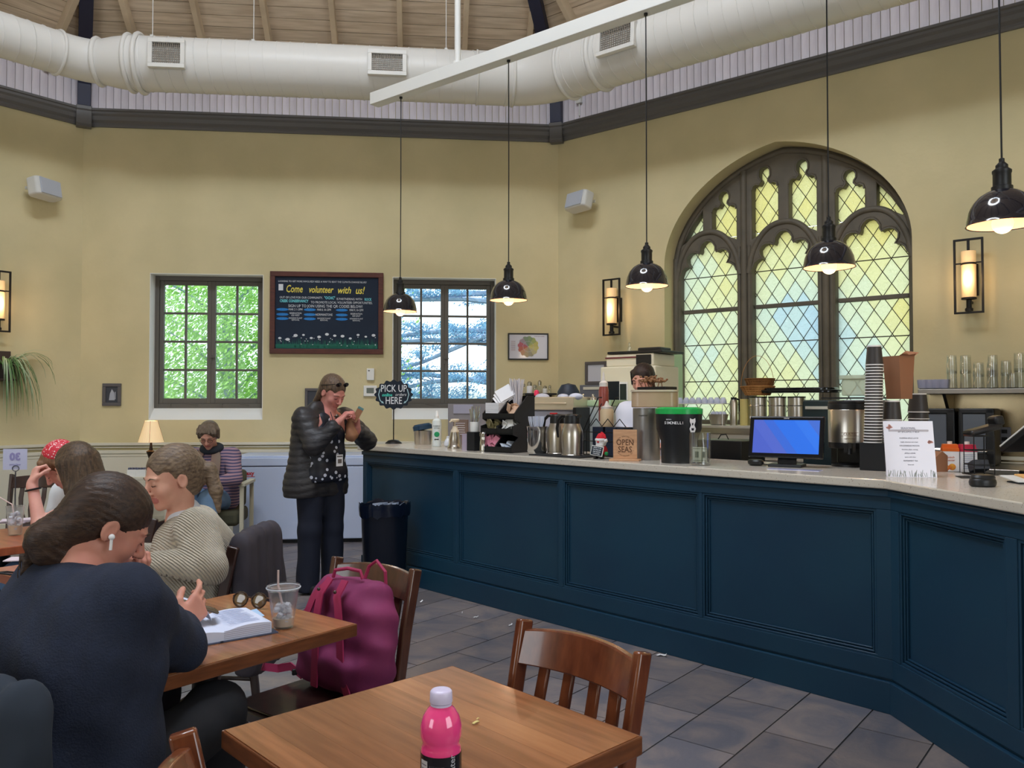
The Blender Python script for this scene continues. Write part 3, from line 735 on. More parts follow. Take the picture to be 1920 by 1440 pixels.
def wallthing(f, px, py, y=0): t, z = f.hit(px, py); return f.P(t, y, z)
def wsize(f, x0, x1, y0, y1): 
    a, b = f.hit(x0, (y0 + y1) / 2), f.hit(x1, (y0 + y1) / 2); c, d = f.hit((x0 + x1) / 2, y1), f.hit((x0 + x1) / 2, y0); return b[0] - a[0], d[1] - c[1], (a[0] + b[0]) / 2, (c[1] + d[1]) / 2
def frame_parts(par, w_, h, b, d, m, y=0):
    for nm, x, z, a, c in (('frame_rail', 0, h / 2 - b / 2, w_, b), ('frame_rail', 0, -h / 2 + b / 2, w_, b), ('frame_stile', -w_ / 2 + b / 2, 0, b, h - 2 * b), ('frame_stile', w_ / 2 - b / 2, 0, b, h - 2 * b)):
        mb = MB(); mb.box((0, 0, 0), (a, d, c)); mb.build(nm, m, par, (x, -d / 2 + y, z), smooth=0, bevel=min(.004, b / 4))
# chalkboard
W_, H_, t_, z_ = wsize(WB, 507, 719, 511, 664)
cb = thing('chalkboard', 'large chalkboard inviting volunteers in a red-brown wooden frame between the casement windows', 'chalkboard', WB.P(t_, -.004, z_), WB.a)
frame_parts(cb, W_, H_, .055, .04, mat('mahogany', (96, 48, 38), .45, c2=(74, 38, 30), nscale=6, nstretch=(1, 8, 8)))
mb = MB(); mb.box((0, -.01, 0), (W_ - .1, .014, H_ - .1)); mb.build('slate_panel', mat('chalk_slate', (22, 34, 54), .8, c2=(28, 42, 62), nscale=2), cb, smooth=0)
m_chalk = mat('white_chalk', (222, 226, 232), .9); m_yel = mat('yellow_chalk', (232, 216, 96), .9); m_cy = mat('cyan_chalk', (120, 214, 226), .9); m_blu = mat('blue_chalk', (40, 124, 204), .9); m_grn = mat('green_chalk', (44, 112, 96), .9)
X0 = -W_ / 2 + .075; iw, ih = W_ - .13, H_ - .13; top = H_ / 2 - .065
def bx_(u): return -iw / 2 + u * iw
def bz_(v): return top - v * ih
Y1 = -.0185
mb = MB(); mb.text("LOOKING TO GET MORE INVOLVED? NEED A WAY TO BEAT THE CLIMATE-CHANGE BLUES?", .028, (bx_(.455), Y1, bz_(.055)), fit=iw * .87)
mb.text('OUT OF LOVE FOR OUR COMMUNITY,', .034, (bx_(.245), Y1, bz_(.285)), fit=iw * .42); mb.text('IS PARTNERING WITH', .034, (bx_(.72), Y1, bz_(.298)), fit=iw * .25)
mb.text("TO PROMOTE LOCAL VOLUNTEER OPPORTUNITIES.", .036, (bx_(.645), Y1, bz_(.350)), fit=iw * .61)
mb.text("SIGN UP TO JOIN USING THE QR CODES BELOW!", .044, (bx_(.485), Y1, bz_(.405)), fit=iw * .73)
for cx, a, b1, b2, c1, c2 in ((.19, 'MAR 2 1-3PM', 'RESERVATION', '630 WEST', 'INVASIVE PLANT', 'REMOVAL'), (.47, 'MAR 8, 10-12PM', 'NORMANSTONE', '', 'INVASIVE PLANT', 'REMOVAL'), (.79, 'MAR 9, 10-12PM', 'RESERVATION', '630 EAST', 'INVASIVE PLANT', 'REMOVAL')):
    mb.text(a, .034, (bx_(cx), Y1, bz_(.455)), fit=iw * .135)
    mb.text(b1, .027 if b2 else .036, (bx_(cx), Y1, bz_(.508 if b2 else .525)), fit=iw * (.115 if b2 else .165))
    if b2: mb.text(b2, .026, (bx_(cx), Y1, bz_(.538)), fit=iw * .08)
    mb.text(c1, .024, (bx_(cx), Y1, bz_(.578)), fit=iw * .13); mb.text(c2, .022, (bx_(cx), Y1, bz_(.604)), fit=iw * .075)
mb.build('white_lettering', m_chalk, cb, smooth=0)
mb = MB(); mb.text("Come", .115, (bx_(.175), Y1, bz_(.165)), shear=.2, fit=iw * .16, bold=.0016); mb.text("volunteer", .105, (bx_(.435), Y1, bz_(.17)), shear=.3, fit=iw * .24, bold=.0016); mb.text("with", .105, (bx_(.665), Y1, bz_(.175)), shear=.3, fit=iw * .13, bold=.0016); mb.text("us!", .115, (bx_(.82), Y1, bz_(.175)), shear=.3, fit=iw * .09, bold=.0016); mb.build('yellow_lettering', m_yel, cb, smooth=0)
mb = MB(); mb.text("\"OCHC\"", .044, (bx_(.525), Y1, bz_(.285)), bold=.0012, fit=iw * .105); mb.text("ROCK", .04, (bx_(.905), Y1, bz_(.30)), bold=.0012, fit=iw * .07); mb.text("CREEK CONSERVANCY", .042, (bx_(.175), Y1, bz_(.335)), bold=.0012, fit=iw * .28); mb.build('cyan_lettering', m_cy, cb, smooth=0)
mb = MB()
for cx in (.062, .33, .645):
    for v, tx in ((.455, 'WHEN'), (.525, 'WHERE'), (.585, 'WHAT')): mb.lathe([(0, 0), (.07, 0), (.07, .0012), (0, .0012)], 16, Matrix.Translation((bx_(cx), Y1 + .002, bz_(v))) @ Matrix.Diagonal((.95, 1, .22, 1)) @ Matrix.Rotation(PI / 2, 4, 'X'))
mb.build('blue_chalk_patches', m_blu, cb, smooth=0)
mb = MB()
for cx in (.062, .33, .645):
    for v, tx in ((.455, 'WHEN:'), (.525, 'WHERE:'), (.585, 'WHAT:')): mb.text(tx, .032, (bx_(cx), Y1 - .0008, bz_(v)))
mb.build('patch_lettering', mat('dark_blue_chalk', (70, 150, 214), .9), cb, smooth=0)
mb = MB(); rg = random.Random(3)
for i in range(260):
    x = bx_(rg.random()); h = rg.uniform(.04, .12); z = bz_(1.0) + .002; l = rg.uniform(-.015, .015)
    mb.add([(x - .004, Y1, z), (x + .004, Y1, z), (x + l, Y1, z + h)], [(0, 1, 2)])
mb.box((0, Y1 + .001, bz_(.975)), (iw, .001, .045)); stuff(mb.build('chalk_grass', m_grn, cb, smooth=0))
mb = MB()
for i in range(44):
    big = i < 13; x = bx_((i + .5) / 13 if big else rg.random()); z = bz_(rg.uniform(.80, .88) if big else rg.uniform(.84, .97)); r_ = rg.uniform(.014, .024) if big else .006
    mb.lathe([(0, 0), (r_, 0), (r_, .001), (0, .001)], 10, Matrix.Translation((x, Y1 - .001, z)) @ Matrix.Diagonal((1, 1, .7, 1)) @ Matrix.Rotation(PI / 2, 4, 'X'))
mb.box((bx_(.045), Y1, bz_(.14)), (.05, .001, .07)); stuff(mb.build('chalk_flowers', m_chalk, cb, smooth=0))
# coffee wheel poster
W_, H_, t_, z_ = wsize(WB, 952, 1028, 625, 675)
pw = thing('framed_poster', 'black framed poster with a colourful round tasting wheel beside the right casement window', 'picture', WB.P(t_, -.003, z_), WB.a)
frame_parts(pw, W_, H_, .015, .025, m_black)
mb = MB(); mb.box((0, -.008, 0), (W_ - .02, .008, H_ - .02)); mb.build('poster_sheet', mat('poster_paper', (186, 184, 196), .25, coat=.5), pw, smooth=0)
wc = [(196, 188, 110), (164, 176, 110), (134, 156, 116), (126, 146, 124), (160, 144, 156), (176, 96, 110), (184, 106, 90), (190, 146, 116), (176, 156, 124), (160, 154, 132), (190, 182, 140), (204, 196, 124)]
mb = MB(); R0 = H_ * .37
mats = [mat('wheel_colour_%s' % 'abcdefghijkl'[i], c, .5) for i, c in enumerate(wc)]
for i in range(24):
    mb.mi = i // 2; a0, a1 = 2 * PI * i / 24, 2 * PI * (i + 1) / 24; rr = R0 * (1 + (.08 if i % 2 else 0))
    for r0_, r1_ in ((.05, .5), (.53, 1)): mb.prism([(math.cos(a0) * rr * r0_, math.sin(a0) * rr * r0_), (math.cos(a1) * rr * r0_, math.sin(a1) * rr * r0_), (math.cos(a1) * rr * r1_, math.sin(a1) * rr * r1_), (math.cos(a0) * rr * r1_, math.sin(a0) * rr * r1_)], -.0135, -.0125)
mb.build('printed_wheel', mats, pw, smooth=0)
mb = MB(); 
for i in range(9): mb.box((-W_ * .37, -.0130, .06 - i * .013), (.05, .0006, .003))
mb.text("FLAVOR WHEEL", .016, (W_ * .28, -.0130, H_ * .38)); mb.build('small_print', m_chair, pw, smooth=0)
# small pictures and boxes on the wall
W_, H_, t_, z_ = wsize(WB, 193, 228, 719, 761)
sp = thing('framed_photo', 'small grey framed dark photograph low on the wall left of the left casement window', 'picture', WB.P(t_, -.003, z_), WB.a)
m_grfr = mat('grey_frame', (92, 88, 90), .5)
frame_parts(sp, W_, H_, .035, .022, m_grfr)
mb = MB(); mb.box((0, -.006, 0), (W_ - .06, .006, H_ - .06)); mb.build('photo_print', mat('dark_photo', (60, 62, 70), .5), sp, smooth=0)
mb = MB(); mb.prism([(-.03, -.06), (.03, -.06), (.025, .02), (0, .06), (-.02, .01)], -.0105, -.0095); mb.box((.035, -.010, -.01), (.008, .001, .08)); mb.build('photo_figure', mat('pale_print', (170, 174, 186), .5), sp, smooth=0)
W_, H_, t_, z_ = wsize(WB, 572, 606, 728, 776)
sp2 = thing('framed_photo', 'small grey framed picture on the wall half hidden behind the standing person', 'picture', WB.P(t_, -.003, z_), WB.a)
frame_parts(sp2, W_, H_, .03, .022, m_grfr); mb = MB(); mb.box((0, -.006, 0), (W_ - .05, .006, H_ - .05)); mb.build('photo_print', mat('dark_photo', (60, 62, 70), .5), sp2, smooth=0)
W_, H_, t_, z_ = wsize(WB, 688, 702, 691, 713)
mo = thing('sensor_box', 'small white sensor box on the wall above the thermostat', 'sensor', WB.P(t_, -.002, z_), WB.a)
mb = MB(); mb.box((0, -.02, 0), (W_, .04, H_)); mb.build('sensor_case', m_white, mo, smooth=0, bevel=.006); mb = MB(); mb.box((-W_ * .2, -.041, H_ * .3), (.02, .004, .01)); mb.build('sensor_lens', m_black, mo, smooth=0)
W_, H_, t_, z_ = wsize(WB, 682, 707, 723, 743)
mo = thing('thermostat', 'white thermostat with a grey display on the wall beside the pick up sign', 'thermostat', WB.P(t_, -.002, z_), WB.a)
mb = MB(); mb.box((0, -.014, 0), (W_, .028, H_)); mb.build('thermostat_case', m_white, mo, smooth=0, bevel=.005); mb = MB(); mb.box((.0, -.029, .004), (W_ * .55, .004, H_ * .5)); mb.build('display', mat('lcd_grey', (112, 122, 116), .3), mo, smooth=0)
jb = thing('junction_box', 'small white electrical box on the boards beside the dark roof beam in the corner', 'box', WR.P(WR.t(1089, py=200), -.03, 4.86), WR.a)
mb = MB(); mb.box((0, 0, 0), (.07, .05, .12)); mb.build('box_case', m_spk, jb, smooth=0, bevel=.004); mb = MB(); mb.tube([(0, 0, -.06), (0, 0, -.2)], .008, 8); mb.build('conduit', m_spk, jb)

# ============================================================ SERVICE COUNTER
co = thing('service_counter', 'long dark blue panelled service counter turning a corner, under the speckled stone top', 'counter', CA.o, CA.a)
BODY_D = .62
def counter_leg(f, L0, L1, panels, par_inv, zt=1.02):
    """panels: list of (x0, x1) of recessed fields, in the leg's own frame"""
    pass
inv = (Matrix.Translation(CA.o) @ Matrix.Rotation(CA.a, 4, 'Z')).inverted()
def leg(f, L0, L1, panels, name):
    Tm = inv @ Matrix.Translation(f.o) @ Matrix.Rotation(f.a, 4, 'Z')
    zt = 1.025
    mb = MB(); mb.T = Tm; mb.box(((L0 + L1) / 2, BODY_D / 2 + .03, zt / 2), (L1 - L0, BODY_D, zt)); mb.build('counter_body', m_counter, co, smooth=0)
    # face frame: rails and stiles proud of recessed fields
    mb = MB(); mb.T = Tm; zb, zp = .245, .93
    mb.box(((L0 + L1) / 2, .013, (zp + zt) / 2), (L1 - L0, .034, zt - zp)); mb.box(((L0 + L1) / 2, .013, (zb + .155) / 2), (L1 - L0, .034, zb - .155))
    xs = [L0] + [v for p in panels for v in p] + [L1]
    for a, b in zip(xs[::2], xs[1::2]):
        if b - a > .002: mb.box(((a + b) / 2, .013, (zb + zp) / 2), (b - a, .034, zp - zb))
    mb.build('face_frame', m_counter, co, smooth=0, bevel=.003)
    for a, b in panels:
        pm = MB(); pm.T = Tm; pm.box(((a + b) / 2, .027, (zb + zp) / 2), (b - a, .006, zp - zb)); po = pm.build('panel', m_counter, co, smooth=0)
        ml = MB(); ml.T = Tm
        for i, (ins, w_, d) in enumerate(((0, .012, .0), (.016, .009, .007), (.029, .007, .013))):
            a2, b2, z1, z2 = a + ins, b - ins, zb + ins, zp - ins
            for c, s in ((((a2 + b2) / 2, (.024 + d) / 2, z1 + w_ / 2), (b2 - a2, .024 - d, w_)), (((a2 + b2) / 2, (.024 + d) / 2, z2 - w_ / 2), (b2 - a2, .024 - d, w_)),
                         ((a2 + w_ / 2, (.024 + d) / 2, (z1 + z2) / 2), (w_, .024 - d, z2 - z1 - 2 * w_)), ((b2 - w_ / 2, (.024 + d) / 2, (z1 + z2) / 2), (w_, .024 - d, z2 - z1 - 2 * w_))): ml.box(c, s)
        ml.build('panel_moulding', m_counter, po, smooth=0, bevel=.0015, bseg=1)
    pl = MB(); pl.T = Tm; pl.box(((L0 + L1) / 2, .006, .072), (L1 - L0, .05, .144)); pl.box(((L0 + L1) / 2 , .016, .15), (L1 - L0, .028, .012)); pl.build('plinth', m_counter, co, smooth=0, bevel=.003)
    cv = MB(); cv.T = Tm; cv.box(((L0 + L1) / 2, -.010, 1.005), (L1 - L0, .018, .03)); cv.build('cove_strip', m_counter, co, smooth=0, bevel=.004)
ta = lambda px: CA.t(px, 0, 1000)
leg(CA, 0, CLEN, [(ta(688) if False else .05, ta(851) - .0), (ta(858), ta(1049)), (ta(1056), ta(1311)), (ta(1317), ta(1643))], 'a')
tq = CB.t(1886, 0, 1000); tw2 = tq - .065; tg = CB.t(1908, 0, 1000) - tq
leg(CB, 0.0, 2.9, [(.065 + i * (tw2 + tg), .065 + i * (tw2 + tg) + tw2) for i in range(3) if .065 + i * (tw2 + tg) + tw2 < 2.85], 'b')
m_stone_top = mat('speckled_quartz', (206, 200, 190), .16, spec=.6)
nt = m_stone_top.node_tree; N = nt.nodes
vz = N.new('ShaderNodeTexVoronoi'); vz.inputs['Scale'].default_value = 120; g = N.new('ShaderNodeTexCoord'); nt.links.new(g.outputs['Object'], vz.inputs['Vector'])
rr = N.new('ShaderNodeValToRGB'); rr.color_ramp.elements[0].position = .36; rr.color_ramp.elements[0].color = L3((150, 134, 116)); rr.color_ramp.elements[1].position = .50; rr.color_ramp.elements[1].color = L3((206, 198, 186))
n3 = N.new('ShaderNodeTexNoise'); n3.inputs['Scale'].default_value = 60; nt.links.new(g.outputs['Object'], n3.inputs['Vector'])
ad = N.new('ShaderNodeMath'); ad.operation = 'MULTIPLY_ADD'; ad.inputs[1].default_value = .9; ad.inputs[2].default_value = -.15; nt.links.new(n3.outputs['Fac'], ad.inputs[0])
a2 = N.new('ShaderNodeMath'); a2.operation = 'ADD'; nt.links.new(vz.outputs['Distance'], a2.inputs[0]); nt.links.new(ad.outputs[0], a2.inputs[1]); nt.links.new(a2.outputs[0], rr.inputs[0]); nt.links.new(rr.outputs[0], N['Principled BSDF'].inputs['Base Color'])
OH = .035
def isect(p, d, q, e):
    k = ((q.x - p.x) * e.y - (q.y - p.y) * e.x) / (d.x * e.y - d.y * e.x); return p + d * k
A0 = CA.P(-.04, -OH); fc = isect(CA.P(0, -OH), CA.d, CB.P(0, -OH), CB.d); B1 = CB.P(2.9, -OH)
A1 = CA.P(-.04, BODY_D + .04); bc = isect(CA.P(0, BODY_D + .04), CA.d, CB.P(0, BODY_D + .04), CB.d); B2 = CB.P(2.9, BODY_D + .04)
mb = MB(); mb.slab([(p.x, p.y) for p in (A0, fc, B1, B2, bc, A1)], 1.028, CTOP)
tag(mb.build('countertop', m_stone_top, smooth=0, bevel=.006), 'pale speckled stone countertop with a bend, lying along the blue service counter', 'countertop')
# scuffs of white paint on the plinth and stray paper scraps on the floor
for k, (px, py, s) in enumerate(((1240, 1231, .05), (892, 1159, .03), (957, 1174, .025), (790, 1130, .03), (867, 1151, .012))):
    p = at_z(px, py, 0); mb = MB(); mb.ribbon([(-s / 2, 0, .004), (-.1 * s, .2 * s, .002 + s * .1), (s * .35, .1 * s, .003), (s / 2, -.25 * s, .012)], s * .35, .001, (0, 1, 0))
    tag(mb.build('paper_scrap', m_paper, None, (p.x, p.y, .003), .5 * k, smooth=0), ['curled white paper scrap on the floor against the counter plinth, largest of the scraps', 'small white scrap on the floor between the pink backpack and the wooden chair', 'tiny white scrap on the floor just left of the wooden chair post',
        'white scrap on the floor beside the chair with the pink backpack', 'tiniest white crumb on the floor between two paper scraps'][k], 'paper scrap', 'paper scraps on the tiled floor')
# ============================================================ TABLES AND CHAIRS
def rot_of(v): return math.atan2(-v[0], v[1])
UU = Vector((.682, -.731, 0)); VV = Vector((-.731, -.682, 0))
m_planks = [mat('table_wood', ()), mat('table_wood_pale', (174, 116, 76), .26, c2=(154, 98, 62), nscale=3, nstretch=(14, 1.2, 4), coat=.35), mat('table_wood_dark', (142, 90, 58), .26, c2=(122, 76, 48), nscale=3, nstretch=(14, 1.2, 4), coat=.35)]
def table(loc, rz, sx_, sy_, lab, strips=12, seed=1, tint=None):
    t = thing('cafe_table', lab, 'table', (loc[0], loc[1], 0), rz); rg = random.Random(seed)
    w_ = (sx_ - .012) / strips
    top = bpy.data.objects.new('tabletop', None); COL.objects.link(top); top.parent = t
    for i in range(strips):
        mb = MB(); mb.box((-sx_ / 2 + .006 + w_ * (i + .5), 0, .733), (w_ - .0003, sy_ - .012, .034)); mb.build('wood_strip', m_planks[rg.choice((0, 0, 1, 2))] if not tint else tint, top, smooth=0)
    mb = MB()
    for x, y, a, b in ((0, sy_ / 2 - .003, sx_, .006), (0, -sy_ / 2 + .003, sx_, .006), (sx_ / 2 - .003, 0, .006, sy_ - .012), (-sx_ / 2 + .003, 0, .006, sy_ - .012)): mb.box((x, y, .7305), (a, b, .038))
    mb.build('edge_band', m_wood_edge if not tint else tint, top, smooth=0, bevel=.003)
    mb = MB(); mb.cyl((0, 0, .03), .038, .66, 20); mb.box((0, 0, .70), (.36, .36, .02)); mb.build('pedestal', m_iron, t)
    for k in range(4):
        mb = MB(); a = PI / 4 + k * PI / 2; mb.tube([(0, 0, .05), (math.cos(a) * .12, math.sin(a) * .12, .035), (math.cos(a) * .28, math.sin(a) * .28, .012)], [.03, .022, .014], 8); mb.build('foot', m_iron, t)
    return t
def chair(loc, rz, lab, m=None, ms=None, group='wooden cafe chairs', h=.86):
    m = m or m_chair; ms = ms or m_chairdark
    t = thing('cafe_chair', lab, 'chair', (loc[0], loc[1], 0), rz, group)
    n = 28; pts = []
    for i in range(n):
        a = 2 * PI * i / n; ca, sa = math.cos(a), math.sin(a); ex = .45
        x = .205 * math.copysign(abs(ca) ** ex, ca); y = .20 * math.copysign(abs(sa) ** ex, sa); x *= 1 + .07 * (y / .2); pts.append((x, y + .01))
    mb = MB(); mb.slab(pts, .425, .455); mb.slab([(x * .93, y * .93) for x, y in pts], .455, .462); mb.build('seat', ms, t, smooth=35, bevel=.008)
    for s in (-1, 1):
        mb = MB(); mb.tube([(s * .175, .165, .43), (s * .185, .185, 0)], [.019, .014], 10); mb.build('leg', ms, t)
        mb = MB(); q = [(s * .17, -.21, 0), (s * .178, -.175, .25), (s * .182, -.175, .46), (s * .188, -.205, .66), (s * .192, -.25, h)]
        mb.ribbon(q, [.03, .036, .04, .044, .046], .024, (0, 1, 0)); mb.build('back_post', m, t, smooth=40, bevel=.006)
    # curved crest rail
    def crest(z, dy, x): return Vector((x, -.228 - dy - .035 * (1 - (x / .18) ** 2), z))
    mb = MB(); N_ = 14; vs = []; fs = []
    for i in range(N_ + 1):
        x = -.18 + .36 * i / N_; ztop = h - .022 + .012 * (1 - (x / .18) ** 2)
        for z, dy in ((h - .105, -.008), (ztop, .018)):
            for th in (-.011, .011): p = crest(z, dy, x); vs.append((p.x, p.y + th, p.z))
    for i in range(N_):
        a = i * 4; b = a + 4
        for q in ((a, a + 1, b + 1, b), (a + 2, b + 2, b + 3, a + 3), (a, b, b + 2, a + 2), (a + 1, a + 3, b + 3, b + 1)): fs.append(q)
    fs += [(0, 2, 3, 1), (4 * N_, 4 * N_ + 1, 4 * N_ + 3, 4 * N_ + 2)]
    mb.add(vs, fs); mb.build('crest_rail', m, t, smooth=40, bevel=.004)
    for k, (xt, xb) in enumerate(((-.115, -.055), (-.042, -.02), (.042, .02), (.115, .055))):
        p0 = crest(h - .10, 0, xt); q = [p0, (xt * 1.02, p0.y + .02, h - .18), (xt * .85 + xb * .15, -.205, h - .27), (xb, -.175, .50)]
        mb = MB(); mb.ribbon(q, [.032, .033, .030, .026], .012, (1, 0, 0)); mb.build('slat', m, t, smooth=40, bevel=.003)
    mb = MB(); mb.box((0, -.172, .50), (.34, .02, .035)); mb.build('lower_rail', m, t, smooth=0, bevel=.004)
    mb = MB()
    for s in (-1, 1): mb.tube([(s * .18, .175, .22), (s * .176, -.18, .22)], .009, 8)
    mb.tube([(-.178, 0, .22), (.178, 0, .22)], .009, 8); mb.build('stretcher', ms, t)
    return t
# nearest table: square corners found on the floor plane of the photo
tc_ = Vector((-.152, 2.11, 0)) + (UU + VV) * .305
table(tc_, math.atan2(VV.y, VV.x), .61, .61, 'square brown wooden table nearest the camera with the pink drink bottle on it', 9, 1)
cb_ = Vector((.15, 1.985, 0)); chair(cb_ + VV * .23, rot_of(VV), 'reddish wooden slat-back chair tucked behind the nearest table')
VC = Vector((-.58, -.81, 0)).normalized()
chair(Vector((-.50, 2.87, 0)) + VC * .22, rot_of(VC), 'dark wooden chair carrying the pink backpack', m=mat('chair_wood_mid', (92, 56, 42), .24, c2=(70, 42, 32), nscale=4, nstretch=(8, 8, 1.5), coat=.5))
R2 = Vector((-.481, 2.494, 0)); ea = Vector((-.62, -.785, 0)).normalized(); eb = Vector((-.755, .656, 0)).normalized()
T2 = R2 + ea * .31 + eb * .325
table(T2, math.atan2(ea.y, ea.x), .62, .65, 'square wooden table holding the open book, sunglasses and iced drink cup', 9, 5)
# the chair under the photographer's own side of the nearest table
chair((-.264, 1.31, 0), rot_of((.94, .33)), 'brown chair seen end on at the bottom edge, left of the nearest table')
# the row further back
m_wood_red = mat('table_wood_red', (176, 96, 66), .28, c2=(150, 80, 54), nscale=3, nstretch=(14, 1.2, 4), coat=.35)
for R_, lab, sd_ in ((Vector((-1.245, 3.40, 0)), 'reddish wooden table under the folded hands of the person in beige', 8), (Vector((-2.12, 4.12, 0)), 'reddish wooden table with the number 30 sign at the left edge', 9)):
    c_ = R_ + ea * .31 + eb * .325; table(c_, math.atan2(ea.y, ea.x), .62, .65, lab, 8, sd_, m_wood_red)
chair((-3.62, 6.05, 0), rot_of((.1, -1)), 'dark chair facing us behind the number 30 sign', m=m_chairdark, h=.88)

# ============================================================ BEHIND THE SCENE: freezer, bin, lamp table
m_frz = mat('freezer_enamel', (200, 214, 244), .35)
xl = WB.t(447, -.72); xr_ = WB.t(690, -.72)
fz = thing('chest_freezer', 'white chest freezer against the back wall behind the standing person', 'freezer', WB.P((xl + xr_) / 2, -.38, 0), WB.a)
FW = xr_ - xl + .1
mb = MB(); mb.box((0, 0, .41), (FW, .66, .74)); mb.build('freezer_body', m_frz, fz, smooth=0, bevel=.01)
mb = MB(); mb.box((0, 0, .83), (FW + .01, .68, .085)); mb.box((0, .0, .88), (FW * .985, .62, .02)); mb.build('lid', m_frz, fz, smooth=0, bevel=.014, bseg=3)
mb = MB(); mb.box((0, 0, .783), (FW - .01, .65, .014)); mb.build('lid_gasket', mat('gasket', (120, 126, 150), .7), fz, smooth=0)
mb = MB(); mb.box((0, 0, .022), (FW - .04, .6, .036)); mb.build('freezer_base', m_black, fz, smooth=0)
mb = MB(); mb.text('Galaxy', .055, (-FW / 2 + .13, -.332, .715), bold=.002); mb.box((-FW / 2 + .13, -.331, .682), (.17, .002, .006)); mb.build('brand_lettering', mat('red_print', (196, 52, 60), .5), fz, smooth=0)
bp = CA.P(CA.t(724, -.24), -.25, 0)
bn = thing('waste_bin', 'round black waste bin with a liner in front of the far end of the counter', 'bin', (bp.x, bp.y, 0))
mb = MB(); mb.lathe([(.15, 0), (.155, .01), (.18, .62), (.186, .63), (.186, .645), (.176, .645), (.145, .03), (0, .03)], 32); mb.build('bin_body', mat('bin_plastic', (20, 28, 44), .3), bn)
mb = MB(); rg = random.Random(2); pr = []
for i in range(49):
    a = 2 * PI * i / 48; pr.append((math.cos(a), math.sin(a), rg.uniform(-.008, .02)))
vs = []; fs = []
for j, (r_, z, w_) in enumerate(((.150, .5, 0), (.176, .648, .4), (.190, .655, 1), (.193, .62, .6), (.189, .56, 1))):
    for i in range(48): vs.append((pr[i][0] * (r_ + (pr[i][2] * .3 if w_ else 0)), pr[i][1] * (r_ + (pr[i][2] * .3 if w_ else 0)), z + pr[i][2] * w_))
for j in range(4):
    for i in range(48): a = j * 48 + i; b = j * 48 + (i + 1) % 48; fs.append((a, b, b + 48, a + 48))
mb.add(vs, fs); mb.build('bin_liner', mat('liner_film', (14, 22, 40), .18), bn)
tr_ = MB(); 
for k in range(5): tr_.ribbon([(-.1 + .05 * k, -.06 + .03 * (k % 3), .60), (-.07 + .05 * k, -.04, .655 + .008 * (k % 2)), (-.02 + .04 * k, .02, .64)], .05, .003, (.3, 1, .4))
tag(stuff(tr_.build('crumpled_rubbish', mat('foil', (150, 160, 180), .35), None, (bp.x, bp.y, 0), smooth=0)), 'crumpled pale rubbish filling the top of the black bin', 'rubbish')

def ptloc(px, py, Y): p = at_y(px, py, Y); return p
lp = at_y(283, 850, 8.15)
st_ = thing('side_table', 'low cream side table by the back wall under the lit table lamp', 'table', (lp.x - .08, lp.y + .05, 0), WB.a)
mb = MB(); mb.box((0, 0, .69), (.62, .45, .03)); mb.build('tabletop', m_cream, st_, smooth=0, bevel=.005)
for x in (-.27, .27):
    for y in (-.18, .18): mb = MB(); mb.box((x, y, .3375), (.035, .035, .675)); mb.build('leg', m_cream, st_, smooth=0, bevel=.003)
lm = thing('table_lamp', 'lit table lamp with a pleated cream shade by the back wall', 'lamp', (lp.x, lp.y, .705), 0)
zt = at_y(283, 789, 8.15).z - .705; zb_ = at_y(283, 829, 8.15).z - .705
mb = MB(); mb.lathe([(.06, 0), (.062, .01), (.025, .02), (.014, .05), (.02, .09), (.011, .13), (.03, .2), (.045, .24), (.018, .255), (.012, .30), (.008, zb_ + .05), (.003, zt - .01), (0, zt - .01)], 20); mb.build('lamp_base', mat('bronze', (52, 40, 34), .35, .6), lm)
vs = []; fs = []; n = 64
for r_, z in ((.118, zb_), (.058, zt)):
    for i in range(n): a = 2 * PI * i / n; q = r_ * (1 + .018 * (i % 2)); vs.append((q * math.cos(a), q * math.sin(a), z))
fs = [(i, (i + 1) % n, n + (i + 1) % n, n + i) for i in range(n)]
m_lsh = mat('lampshade_fabric', (255, 236, 200), .8, emit=(255, 196, 120), estr=.42); mb = MB(); mb.add(vs, fs); mb.build('lamp_shade', m_lsh, lm, smooth=20)
mb = MB()
for a in (0.3, 1.87, 3.44, 5.0): mb.tube([(.1195 * math.cos(a), .1195 * math.sin(a), zb_), (.060 * math.cos(a), .060 * math.sin(a), zt)], .0018, 5)
mb.build('shade_rib', m_chair, lm)
mb = MB(); mb.ball((0, 0, zt - .07), .025, 12, 8); mb.build('light_bulb', mat('lamp_bulb', (255, 220, 160), .4, emit=(255, 205, 130), estr=8), lm)
d = bpy.data.lights.new('lamp_light', 'POINT'); d.energy = 2.5; d.color = (1, .7, .38); d.shadow_soft_size = .03; o = bpy.data.objects.new('lamp_light', d); COL.objects.link(o); o.parent = lm; o.location = (0, 0, zt + .03)
for k, (px, w_) in enumerate(((246, .05), (262, .045))):
    q = at_y(px, 890, 8.0); mb = MB(); mb.box((0, 0, .035), (.09, .06, .07)); mb.mi = 1
    for i in range(3): mb.box((-.028 + .028 * i, -.0, .078), (.02, .05, .02))
    tag(mb.build('sugar_caddy', [m_white, mat('packet_blue', (90, 96, 120), .6)], None, (q.x, q.y + .03, .705), .2, smooth=0, bevel=.002), ['small white sugar caddy on the cream side table, nearer the wall corner', 'small white sugar caddy on the cream side table, nearer the lamp'][k], 'caddy', 'sugar caddies on the side table')
